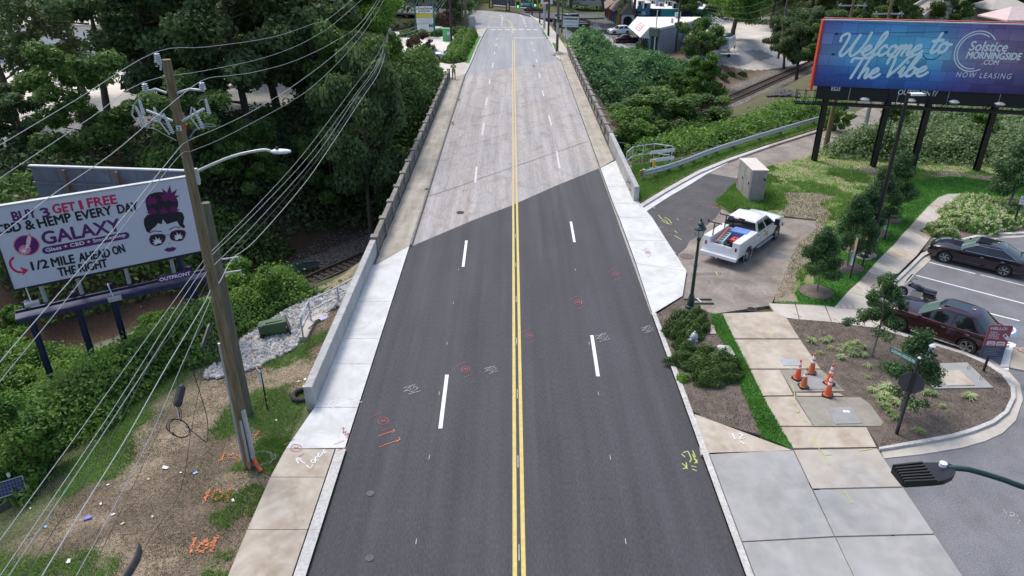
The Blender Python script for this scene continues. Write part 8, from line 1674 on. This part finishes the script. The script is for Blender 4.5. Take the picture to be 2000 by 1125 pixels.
mb=MB();mb.bar(a+Vector((0,0,1.2)),b_+Vector((0,0,1.2)),.03,2.2,M('mesh_slate',(.10,.12,.15)));mb.build('mesh_panel',ff_);mb=MB();mb.bar(a+Vector((0,-1,.15)),b_+Vector((0,-1,.15)),.9,.4,walk_pale);mb.build('kerb',ff_)
yel=M('signal_yellow',(.55,.45,.02),rough=.5);grl,t,b=nodes_of('signal_green_lit');b.inputs['Base Color'].default_value=(0,.4,.25,1);b.inputs['Emission Color'].default_value=(.05,1,.6,1);b.inputs['Emission Strength'].default_value=1.6
YS=139.0;sw=thing('span_wire','cables slung over the junction carrying the signals','cable');mb=MB();mb.tube([(-9.5,YS,9.8),(0,YS,9.0),(9.5,YS,9.8)],.03,wire_b,5);mb.build('cable',sw)
def signal(px,py,h,face,label):
 q=GY(px,py,YS);t_=thing('traffic_signal',label,'traffic signal',q);mb=MB()
 if face:
  mb.box((0,0,0),(.62,.25,h),black_mt);mb.build('housing',t_)
  for dx in(-.40,.40):mb=MB();mb.box((dx,-.06,0),(.16,.06,h+.3),yel);mb.build('backplate',t_)
  for dz in(-h/2-.08,h/2+.08):mb=MB();mb.box((0,-.06,dz),(.64,.06,.15),yel);mb.build('backplate',t_)
  for k,m_ in((1,black_m),(0,black_m),(-1,grl)):mb=MB();mb.lathe([(.17,0),(.17,-.05)],(0,-.13,k*h/3.1),m_,14,'Y');mb.build('lens',t_)
 else:
  mb.box((0,0,0),(.78,.06,h+.25),black_mt);mb.build('backplate',t_);mb=MB();mb.box((0,-.14,0),(.40,.2,h-.1),M('signal_tan',(.42,.31,.12),rough=.6));mb.build('housing',t_)
 mb=MB();mb.box((0,0,h/2+.5),(.04,.04,1.0),galv);mb.build('hanger',t_)
signal(959,7.5,1.25,False,'traffic signal seen from behind, leftmost of the two dark ones');signal(992,13,1.25,False,'traffic signal seen from behind, nearer the middle of the road');signal(1011.5,8.5,1.05,True,'green traffic signal left of the street-name sign');signal(1045.2,6,1.05,True,'green traffic signal right of the street-name sign')
q=GY(1017.5,8,YS);t_=thing('street_name_sign','hanging green street-name sign between the two green signals','sign',q);p_=Plane(Vector((0,0,-.28)),(1,0,.04),(0,0,1));slabp(t_,'plate',p_,rr(0,2.15,0,.52,.05),-.02,0,M('sign_teal',(.0,.22,.17),rough=.5));mb=MB();fit_text(mb,p_,'Piedmont Cir',.55,1.6,.14,.38,white_pl,.01,.02);flat(mb,p_,[(.03,.05),(.32,.05),(.32,.46),(.03,.46)],white_pl,.006);mb.build('lettering',t_)
p=G(1055,46,.1);t_=thing('sign','yellow diamond warning sign on the dark verge pole','sign',(p.x,p.y-.2,3.2));p_=Plane(Vector((.1,-.05,0)),(1,0,0),(0,0,1));slabp(t_,'plate',p_,[(0,-.6),(.6,0),(0,.6),(-.6,0)],0,.03,yel);mb=MB();flat(mb,p_,[(-.06,-.3),(.06,-.3),(.06,.1),(.2,.1),(0,.34),(-.2,.1),(-.06,.1)],blk,.035);mb.build('arrow',t_)
q=GY(1068,1,125);t_=thing('sign','pale square sign panel at the top edge above the right verge poles','sign',q);mb=MB();mb.box((0,0,0),(1.9,.1,1.1),white_pl);mb.build('panel',t_);mb=MB();mb.box((0,-.07,.1),(1.1,.03,.6),M('sign_dark_red',(.3,.05,.05)));mb.build('symbol',t_)
for dx in(-.5,.5):mb=MB();mb.box((dx,.1,-4),(.12,.1,8),galv);mb.build('leg',t_)
q=land(1104,88,-1);ws=thing('sign','white board sign on a single white post between the lot and the verge','sign',q);mb=MB();mb.box((0,0,1.7),(.22,.22,3.4),white_pl);mb.build('post',ws);yb=q.y-.2
pa=GY(1099.5,52,yb);pb_=GY(1129,53,yb);p_=Plane(pa-q,pb_-pa,(0,0,1));Wq=(pb_-pa).length;Hq=1.42
slabp(ws,'frame',p_,[(-.06,-.06),(Wq+.06,-.06),(Wq+.06,Hq+.06),(-.06,Hq+.06)],-.2,-.01,steel_g);slabp(ws,'board',p_,[(0,0),(Wq,0),(Wq,Hq),(0,Hq)],-.009,0,white_pl)
mb=MB();fit_text(mb,p_,'ATLANTIS IS BARE NTL BODY',.08,Wq-.08,1.02,1.30,blk,.01,.03);fit_text(mb,p_,'Alternative Specialists',.08,Wq-.08,.5,.85,M('sign_grey_text',(.32,.36,.45)),.01,0,.3);fit_text(mb,p_,'www.atlantaalternative.com',.08,Wq-.08,.12,.28,M('sign_blue_text',(.06,.12,.28)),.01,.01);mb.build('lettering',ws)
q=G(832,72);py_=thing('pylon_sign','pylon sign reading cheshire pointe with green posts and yellow strip','sign',(q.x,q.y,0));yb=q.y
l0,l1=GY(814,47,yb),GY(846.5,47,yb);tpz=GY(830,12,yb).z;grp=M('pylon_green',(.0,.13,.10),rough=.5);wq=l1 .x-l0 .x
for x in(l0 .x-.1,l1 .x+.1):mb=MB();mb.box((x-q.x,0,tpz/2),(.25,.3,tpz),grp);mb.build('post',py_)
mb=MB();mb.tube([(l0 .x-q.x-.1,0,tpz),(l0 .x-q.x+.5,0,tpz+1.2),(0+(l0 .x+l1 .x)/2-q.x,0,tpz+1.7),(l1 .x-q.x-.5,0,tpz+1.2),(l1 .x-q.x+.1,0,tpz)],.1,grp,8);mb.build('arch',py_)
p_=Plane((l0 .x-q.x,-.18,l0 .z),(1,0,0),(0,0,1));HT=tpz-l0 .z
for nm,a,b_,m_ in(('panel',.62,.985,white_pl),('panel',.38,.59,M('sign_lime',(.48,.48,.03))),('panel',.04,.36,white_pl),('panel',0,.035,M('sign_cyan',(.05,.38,.36)))):slabp(py_,nm,p_,[(0,HT*a),(wq,HT*a),(wq,HT*b_),(0,HT*b_)],-.1,0,m_)
mb=MB();dkg=M('sign_dark_grey',(.06,.07,.08));fit_text(mb,p_,'cheshire',.08,wq-.08,HT*.81,HT*.96,dkg,.01,.02);fit_text(mb,p_,'pointe',wq*.17,wq*.83,HT*.65,HT*.80,dkg,.01,.02)
for k,s_ in enumerate(('NAILS & MORE','DENTAL CENTER','THE TASTE BAKERY')):fit_text(mb,p_,s_,.15,wq-.15,HT*(.28-k*.1),HT*(.345-k*.1),M('sign_mauve',(.2,.15,.22)),.01,.01)
mb.build('lettering',py_)
q=G(875,80);t_=thing('donation_bin','green and white donation box beside the far left pole','bin',q);mb=MB();mb.box((-.25,0,.95),(1.0,1.1,1.9),M('bin_mint',(.12,.48,.20)));mb.build('body',t_);mb=MB();mb.box((.42,.0,.95),(.5,1.0,1.8),steel_g);mb.build('side_unit',t_);mb=MB();mb.box((.2,-.56,1.2),(.5,.02,.5),white_pl);mb.build('panel',t_)
q=G(920,55);t_=thing('kiosk','grey utility kiosk with posts by the far left walk','kiosk',q);mb=MB();mb.box((.2,0,1.0),(1.0,.8,2.0),steel_g);mb.build('cabinet',t_);mb=MB();mb.box((-.9,0,2.6),(.9,.5,.5),white_pl);mb.box((-.9,0,1.2),(.14,.14,2.4),steel_g);mb.build('meter_box',t_);mb=MB();mb.box((-1.4,-.1,2.1),(.5,.1,.5),yel);mb.build('yellow_plate',t_)
bgw=thing('building','white building glimpsed between the trees beyond the far left kerb','building');mb=MB();mb.box((-19.5,176,2.4),(11,8,4.8),M('far_wall_cream',(.62,.60,.56)));mb.build('wall',bgw);mb=MB();mb.box((-19.5,176,4.95),(12,9,.3),steel_g);mb.build('roof',bgw)
for k in range(4):mb=MB();mb.box((-23.5+k*2.7,171.97,2.2),(1.3,.06,1.6),glass_d);mb.build('window',bgw)
bl_=thing('building','long white building seen through the tree crowns at upper left','building');mb=MB();mb.box((-72,108,1.2),(44,10,5.2),M('far_wall_white2',(.66,.66,.67)));mb.build('wall',bl_);mb=MB();mb.box((-72,108,3.95),(45,11,.3),walk_pale);mb.build('roof',bl_)
for k in range(8):mb=MB();mb.box((-91+k*5,102.97,1.2),(2.2,.06,1.6),glass_d);mb.build('window',bl_)
sheet('pale_lot',[(-120,62),(-46,66),(-34,84),(-26,100),(-20,130),(-120,130)],-.75,lot_white,th=1.5)
sheet('pale_lot',[(-33,86),(-17.5,100),(-14,128),(-30,130)],-.40,lot_white,th=1.0)
v1=car('parked_car','white crossover parked in front of the grey building','car',white_v,4.6,1.85,1.68,2.7,.9,1.08,1.05,1.1,(1.05,-2.1),(.25,-1.6),.36,None,False,1,True);park(v1,(1199.5,68.5),(1224.5,67.5),1,2.7,1.85,'t')
v2=car('parked_car','dark maroon sedan with silver wheels parked below the white crossover','car',M('vehicle_wine',(.05,.01,.02),rough=.25,coat=1,metal=.3),4.8,1.84,1.46,2.78,.95,.95,.93,1.0,(1.0,-2.0),(.2,-1.1),.33,None,False,1);park(v2,(1241,84),(1213,85),-1,2.78,1.84,'t')
def pickup(label,paint,rack=False):
 t_=car('pickup_truck',label,'pickup',paint,5.8,2.0,1.85,3.6,1.0,1.15,1.15,1.12,(1.15,-.75),(.5,-.55),.42,None,False,1)
 mb=MB();mb.box((-1.9,0,1.10),(1.7,1.5,.06),black_mt);mb.build('bed',t_)
 for sy in(-1,1):mb=MB();mb.box((-1.9,sy*.86,1.17),(1.9,.14,.12),paint);mb.build('bed_rail',t_)
 return t_
v3=pickup('black pickup in the dark lot behind the white sign',black_v);park(v3,(1086,58.5),(1115,61),1,3.6,2.0,'t')
v4=pickup('silver pickup half hidden by the reddish crape myrtle in the pale lot',silver_v);park(v4,(855.5,120.5),(812,117),-1,3.6,2.0)
v5=pickup('white utility truck parked behind the pylon sign',white_v);park(v5,(857,64.5),(824,64.5),-1,3.6,2.0)
mb=MB();mb.box((-1.55,0,1.45),(2.6,1.96,1.1),white_v);mb.build('tool_body',v5);mb=MB();mb.box((-1.4,-.0,2.2),(2.2,1.2,.4),M('boom_red',(.35,.08,.06)));mb.build('boom',v5)
for k in range(4):mb=MB();mb.box((-2.5+k*.62,-.985,1.45),(.56,.02,.9),white_v);mb.build('locker_door',v5)
v6=car('parked_car','white car hidden by the trees below the silver pickup','car',white_v,4.5,1.8,1.5,2.7,.9,.98,.95,1.0,(1.0,-2.0),(.2,-1.2),.33,None,False,1);v6 .location=(-13.2,88.6,-.1);v6 .rotation_euler=(0,0,.1)
v7=car('parked_car','dark car parked far back beyond the lot trees','car',black_v,4.6,1.8,1.5,2.7,.9,.98,.95,1.0,(1.0,-2.0),(.2,-1.2),.33,None,False,0);q=G(1045,24);v7 .location=q
for k,(px,py)in enumerate(((-1,0),(1,0),(2,1))):
 t_=car('parked_car',('silver car glimpsed through the open tree at upper left','white car glimpsed behind the open-crowned tree trunks','grey car glimpsed under the tree crowns near the left edge')[k],'car',(silver_v,white_v,asphalt_far)[k],4.6,1.8,1.5,2.7,.9,.98,.95,1.0,(1.0,-2.0),(.2,-1.2),.33,None,False,0);t_.location=((-52,88,-.75),(-60,92,-.75),(-57,80,-.75))[k];t_.rotation_euler=(0,0,.4+k)
q=Vector((33.2,104.5,-3.9));q=G(1418,98,-3.9);vn_=thing('van','white box van seen from behind beside the rear wing, boat-shaped load on top','van',q,R(60));mb=MB();mb.loft([[Vector((x,a*1.05,.5+b_))for a,b_ in((1,0),(1,1.7),(.85,1.95),(-.85,1.95),(-1,1.7),(-1,0))]for x in(-2.6,1.6)],white_v);mb.loft([[Vector((x,a*.95,.5+b_*k))for a,b_ in((1,0),(1,1.0),(.8,1.4),(-.8,1.4),(-1,1.0),(-1,0))]for x,k in((1.62,1.0),(2.1,.95),(2.9,.6))],white_v);mb.build('body',vn_);mb=MB();mb.box((-2.62,0,1.9),(.04,1.4,.5),glass_d);mb.build('rear_window',vn_)
for sx in(-1.7,2.0):
 for sy in(-.95,.95):o=obj('wheel',ty,vn_,loc=(sx,sy,.4))
t_=thing('roof_load','dark bundle strapped on top of the white box van','bundle',q+Vector((0,0,2.5)),R(60));mb=MB();mb.loft([[Vector((x,a*w_,b_*w_*.6))for a,b_ in((1,0),(.7,.8),(-.7,.8),(-1,0))]for x,w_ in((-2,.2),(-1.5,.7),(1,.7),(1.8,.2))],dark_green);mb.build('bundle',t_,smooth=50)
q=G(1424,111,-3.9);tl_=thing('utility_trailer','low grey open-sided trailer parked in front of the white van','trailer',q,R(-8));mb=MB();mb.box((0,0,.5),(3.4,1.6,.1),steel_g);mb.build('deck',tl_)
for y in(-.8,.8):
 for z in(.75,1.0):mb=MB();mb.bar((-1.7,y,z),(1.7,y,z),.05,.05,galv);mb.build('side_rail',tl_)
 mb=MB();mb.lathe([(.3,-.1),(.3,.1)],(-.2,y,.3),rubber,14,'Y');mb.build('wheel',tl_)
 for k in range(5):mb=MB();mb.box((-1.7+k*.85,y,.78),(.05,.05,.5),galv);mb.build('stake',tl_)
q=G(1399,109,-3.9);t_=thing('barrier_stack','red and white stacked road barriers beside the rear wing door','barriers',q,.2)
for k in range(4):mb=MB();mb.box((0,k*.12,.45+.03*k),(1.3,.07,.8),red_m if k%2 else white_pl);mb.build('barrier',t_)
mb=MB();mb.lathe([(.17,0),(.17,.03),(.12,.04),(.03,.7)],(0,0,0),M('far_cone',(.70,.07,.04),rough=.5),10);fc=mb.mesh('cone');mb=MB();mb.lathe([(.095,.35),(.07,.5)],(0,0,0),refl_w,10);fcb=mb.mesh('reflective_band')
for i,(px,py)in enumerate(((1396,127),(1404,128),(1416,128),(1421,127),(1367,126),(1380,124))):
 q=G(px,py,-3.6);q.z=tz(q.x,q.y);t_=thing('traffic_cone',('traffic cone at the yard edge, just right of the spreading tree stem','traffic cone at the yard edge, second right of the stem','traffic cone at the yard edge, left of the rightmost one','rightmost traffic cone at the yard edge','traffic cone at the yard edge, farthest left','traffic cone at the yard edge half hidden by leaves')[i],'traffic cone',q,0,'traffic cones along the yard edge');t_.scale=(1.4,)*3;obj('cone',fc,t_);obj('reflective_band',fcb,t_)
q=land(1162,39,-3);t_=thing('traffic_cone','lone traffic cone standing in the far dark lot','traffic cone',q);t_.scale=(1.9,)*3;obj('cone',fc,t_);obj('reflective_band',fcb,t_)
simple_pole('flag_pole','slim white pole standing in front of the grey building corner',tuple(land(1277,106,-3)),3.9,.09,white_pl,'pole');simple_pole('utility_pole','tall brown pole rising in front of the grey building roof',(27.6,126,-3.5),17,.15,wood_dark)
mf=thing('mesh_fence','black screened chain fence with pale top rail at the far end of the left balustrade','fence');a,b_=G(806,192,-.6),G(877,181,-.6);a=GY(800,164,84.5);b_=GY(874,149.5,88.0)
mb=MB();mb.add([(a.x,a.y,a.z),(b_.x,b_.y,b_.z),(b_.x,b_.y,-2.5),(a.x,a.y,-4.5)],[(0,1,2,3)],M('screen_mesh',(.03,.035,.045),(.06,.07,.07),scale=2));mb.build('screen',mf);mb=MB();mb.bar(a,b_,.08,.08,galv);mb.build('rail',mf)
for k in range(4):p_=a.lerp(b_,k/3);mb=MB();mb.bar((p_.x,p_.y+.06,-3),(p_.x,p_.y+.06,p_.z),.08,.08,black_mt,up=(1,0,0));mb.build('post',mf)
skin=M('skin',(.16,.09,.06),rough=.6);vest=M('vest_lime',(.35,.62,.12),rough=.7);shirt=M('shirt_grey',(.28,.30,.30),rough=.8);trs=M('trousers_khaki',(.40,.37,.30),rough=.9);cap_=M('cap_navy',(.02,.035,.10),rough=.7);boot=M('boot',(.03,.025,.02),rough=.7)
pe=thing('person','worker in lime vest and navy cap leaning on the far end of the balustrade','person',(-6.75,85.2,.12),R(95));pe.scale=(1.08,)*3
pts=[(0,0,.95),(0,0,1.15),(.10,0,1.38),(.16,0,1.50),(.20,0,1.62),(.22,0,1.72),(.08,.20,1.42),(.26,.27,1.20),(.48,.20,1.12),(.08,-.20,1.42),(.25,-.27,1.20),(.48,-.18,1.12),(0,.10,.88),(.05,.12,.48),(-.03,.12,.08),(.12,.13,.03),(0,-.10,.88),(-.12,-.13,.50),(-.26,-.14,.09),(-.12,-.15,.03)]
ed=[(0,1),(1,2),(2,3),(3,4),(4,5),(2,6),(6,7),(7,8),(2,9),(9,10),(10,11),(0,12),(12,13),(13,14),(14,15),(0,16),(16,17),(17,18),(18,19)]
rd=[.14,.14,.15,.06,.10,.095,.065,.05,.035,.065,.05,.035,.10,.07,.045,.045,.10,.07,.045,.045]
obj('body',skinmesh('body',pts,ed,rd,[skin]),pe)
obj('vest',skinmesh('vest',[pts[0],pts[1],pts[2],(.09,.16,1.43),(.09,-.16,1.43)],[(0,1),(1,2),(2,3),(2,4)],[.158,.16,.168,.09,.09],[vest]),pe)
obj('sleeves',skinmesh('sleeves',[pts[6],pts[7],(.36,.24,1.16)],[(0,1),(1,2)],[.075,.06,.055],[shirt]),pe);obj('sleeves',skinmesh('sleeves',[pts[9],pts[10],(.36,-.23,1.16)],[(0,1),(1,2)],[.075,.06,.055],[shirt]),pe)
obj('trousers',skinmesh('trousers',[pts[0],pts[12],pts[13],(-.02,.12,.13),pts[16],pts[17],(-.25,-.14,.14)],[(0,1),(1,2),(2,3),(0,4),(4,5),(5,6)],[.148,.112,.085,.065,.112,.085,.065],[trs]),pe)
for y,x in((.12,.03),(-.145,-.2)):mb=MB();mb.loft([[Vector((x+a,y+b_*.05*k,.0+c*h_))for b_,c in((1,0),(1,.6),(0,1),(-1,.6),(-1,0))]for a,k,h_ in((-.09,.8,.12),(.0,1,.12),(.12,1,.08),(.19,.6,.05))],boot);mb.build('boot',pe,smooth=50)
mb=MB();mb.lathe([(.115,1.70),(.12,1.76),(.09,1.84),(.02,1.86)],(.215,0,0),cap_,14);mb.box((.34,0,1.73),(.12,.15,.02),cap_);mb.build('cap',pe,smooth=50)
for sy in(-1,1):
 for k in range(4):mb=MB();y=sy*.19+(k-1.5)*.022;mb.tube([(.48,y,1.12),(.55,y,1.12),(.58,y,1.09)],.010,skin,5);mb.build('finger',pe)
ts_=thing('railway_trestle','concrete railway trestle on rows of columns at top right','bridge');a,b_=GY(1775,42,118),GY(1850,-8,150)
mb=MB();mb.bar(a,b_,3.6,.9,walk_old);mb.build('deck',ts_)
for s_ in(-1.7,1.7):
 n=(b_-a).normalized().cross(Vector((0,0,1))).normalized();mb=MB();mb.bar(a+n*s_+Vector((0,0,.75)),b_+n*s_+Vector((0,0,.75)),.25,.6,walk_pale);mb.build('parapet',ts_)
for k in range(7):
 p_=a.lerp(b_,(k+.4)/7);mb=MB();n=(b_-a).normalized().cross(Vector((0,0,1))).normalized();mb.bar(p_-n*2-Vector((0,0,.8)),p_+n*2.6-Vector((0,0,.8)),.6,.5,walk_old);mb.build('cap_beam',ts_)
 for s_ in(-1.2,0,1.6):c_=p_+n*s_;mb=MB();mb.box((c_.x,c_.y,(c_.z-1-6)/2),(.55,.55,c_.z-1+6),walk_pale);mb.build('column',ts_)
pkr=M('roof_rose',(.52,.40,.38),(.60,.48,.46),scale=2,rough=.7)
for(px,py,yy,s_,lab)in((1955,14,120,3.4,'pavilion with a pale hipped roof at the top right, upper one'),(1985,34,112,3.6,'pavilion with a rose hipped roof just above the billboard corner')):
 q=GY(px,py,yy);t_=thing('pavilion',lab,'building',(q.x,q.y,-2));hz=q.z+2;mb=MB();mb.box((0,0,hz/2-.2),(s_*1.5,s_*1.4,hz-.4),M('pav_wall',(.38,.31,.30)));mb.build('wall',t_)
 mb=MB();mb.add([(-s_,-s_,hz),(s_,-s_,hz),(s_,s_,hz),(-s_,s_,hz),(-s_*.3,0,hz+1.5),(s_*.3,0,hz+1.5),(-s_,-s_,hz-.2),(s_,-s_,hz-.2),(s_,s_,hz-.2),(-s_,s_,hz-.2)],[(0,1,5,4),(2,3,4,5),(1,2,5),(3,0,4),(0,6,7,1),(1,7,8,2),(2,8,9,3),(3,9,6,0),(6,9,8,7)],pkr if py>20 else walk_pale);mb.build('roof',t_)
 for dx in(-1,0,1):mb=MB();mb.box((dx*s_*.45,-s_*.71,hz-1.2),(s_*.3,.05,.8),glass_d);mb.build('window',t_)
t_=thing('building','pale blue-grey flat-roofed building under the billboard at the right edge','building');q=G(1970,245,0);mb=MB();mb.box((50,69,1.3),(17,6,2.9),M('wall_pale_blue',(.26,.30,.36)));mb.build('wall',t_);mb=MB();mb.box((50,69,2.9),(17.6,6.6,.3),roofw);mb.build('roof',t_)
for k in range(5):mb=MB();mb.box((43.5+k*3.2,65.97,1.4),(1.6,.05,1.1),glass_d);mb.build('window',t_)
q=G(1830,226);t_=thing('retaining_wall','low grey concrete wall crossing the grass beneath the billboard','wall');mb=MB();mb.bar((36.4,71,.1),(45,66.5,.1),.3,1.0,walk_old);mb.bar((36.4,71,.1),(35.4,74.5,.5),.3,1.6,walk_old);mb.build('wall',t_)
obj('asphalt_rubble',stones(np.c_[(lambda p:np.c_[p,terr(p[:,0],p[:,1])+.15])(pick([(v.x,v.y)for v in[G(*a,0)for a in((1498,185),(1505,170),(1530,172),(1560,182),(1565,190),(1530,188))]],500))],.16,M('rubble_dark',(.05,.05,.055),(.1,.1,.1),scale=3),'asphalt_rubble'),kind='stuff')
# put every empty at its thing's base
bpy.context.view_layer.update()
kids={}
for o in bpy.data.objects:
 if o.parent:kids.setdefault(o.parent.name,[]).append(o)
for o in list(bpy.data.objects):
 if o.parent is None and o.type=='EMPTY'and o.location.length<1e-6 and o.name in kids:
  lo=Vector((1e9,)*3);hi=Vector((-1e9,)*3)
  for k in kids[o.name]:
   if k.type=='MESH':
    for c in k.bound_box:v=k.matrix_local@Vector(c);lo=Vector(map(min,lo,v));hi=Vector(map(max,hi,v))
  c=Vector(((lo.x+hi.x)/2,(lo.y+hi.y)/2,lo.z));o.location=c
  for k in kids[o.name]:
   k.location=k.location-c
for o in list(bpy.data.objects):
 if o.type=='MESH'and o.data.users==1 and o.location.length<1e-6 or(o.type=='MESH'and o.parent and o.data.users==1):
  n_=len(o.data.vertices)
  if n_==0 or o.rotation_euler!=type(o.rotation_euler)((0,0,0))or o.scale!=Vector((1,1,1))or o.name in kids:continue
  co=np.empty(n_*3,dtype=np.float32);o.data.vertices.foreach_get('co',co);co=co.reshape(-1,3);lo,hi=co.min(0),co.max(0);c=np.array([(lo[0]+hi[0])/2,(lo[1]+hi[1])/2,(lo[2]+hi[2])/2 if o.parent else lo[2]],dtype=np.float32)
  if any(m.name in('vinyl_shingle_print',)for m in o.data.materials if m):pass
  o.data.vertices.foreach_set('co',(co-c).ravel());o.location=o.location+Vector(c.tolist());o.data.update()
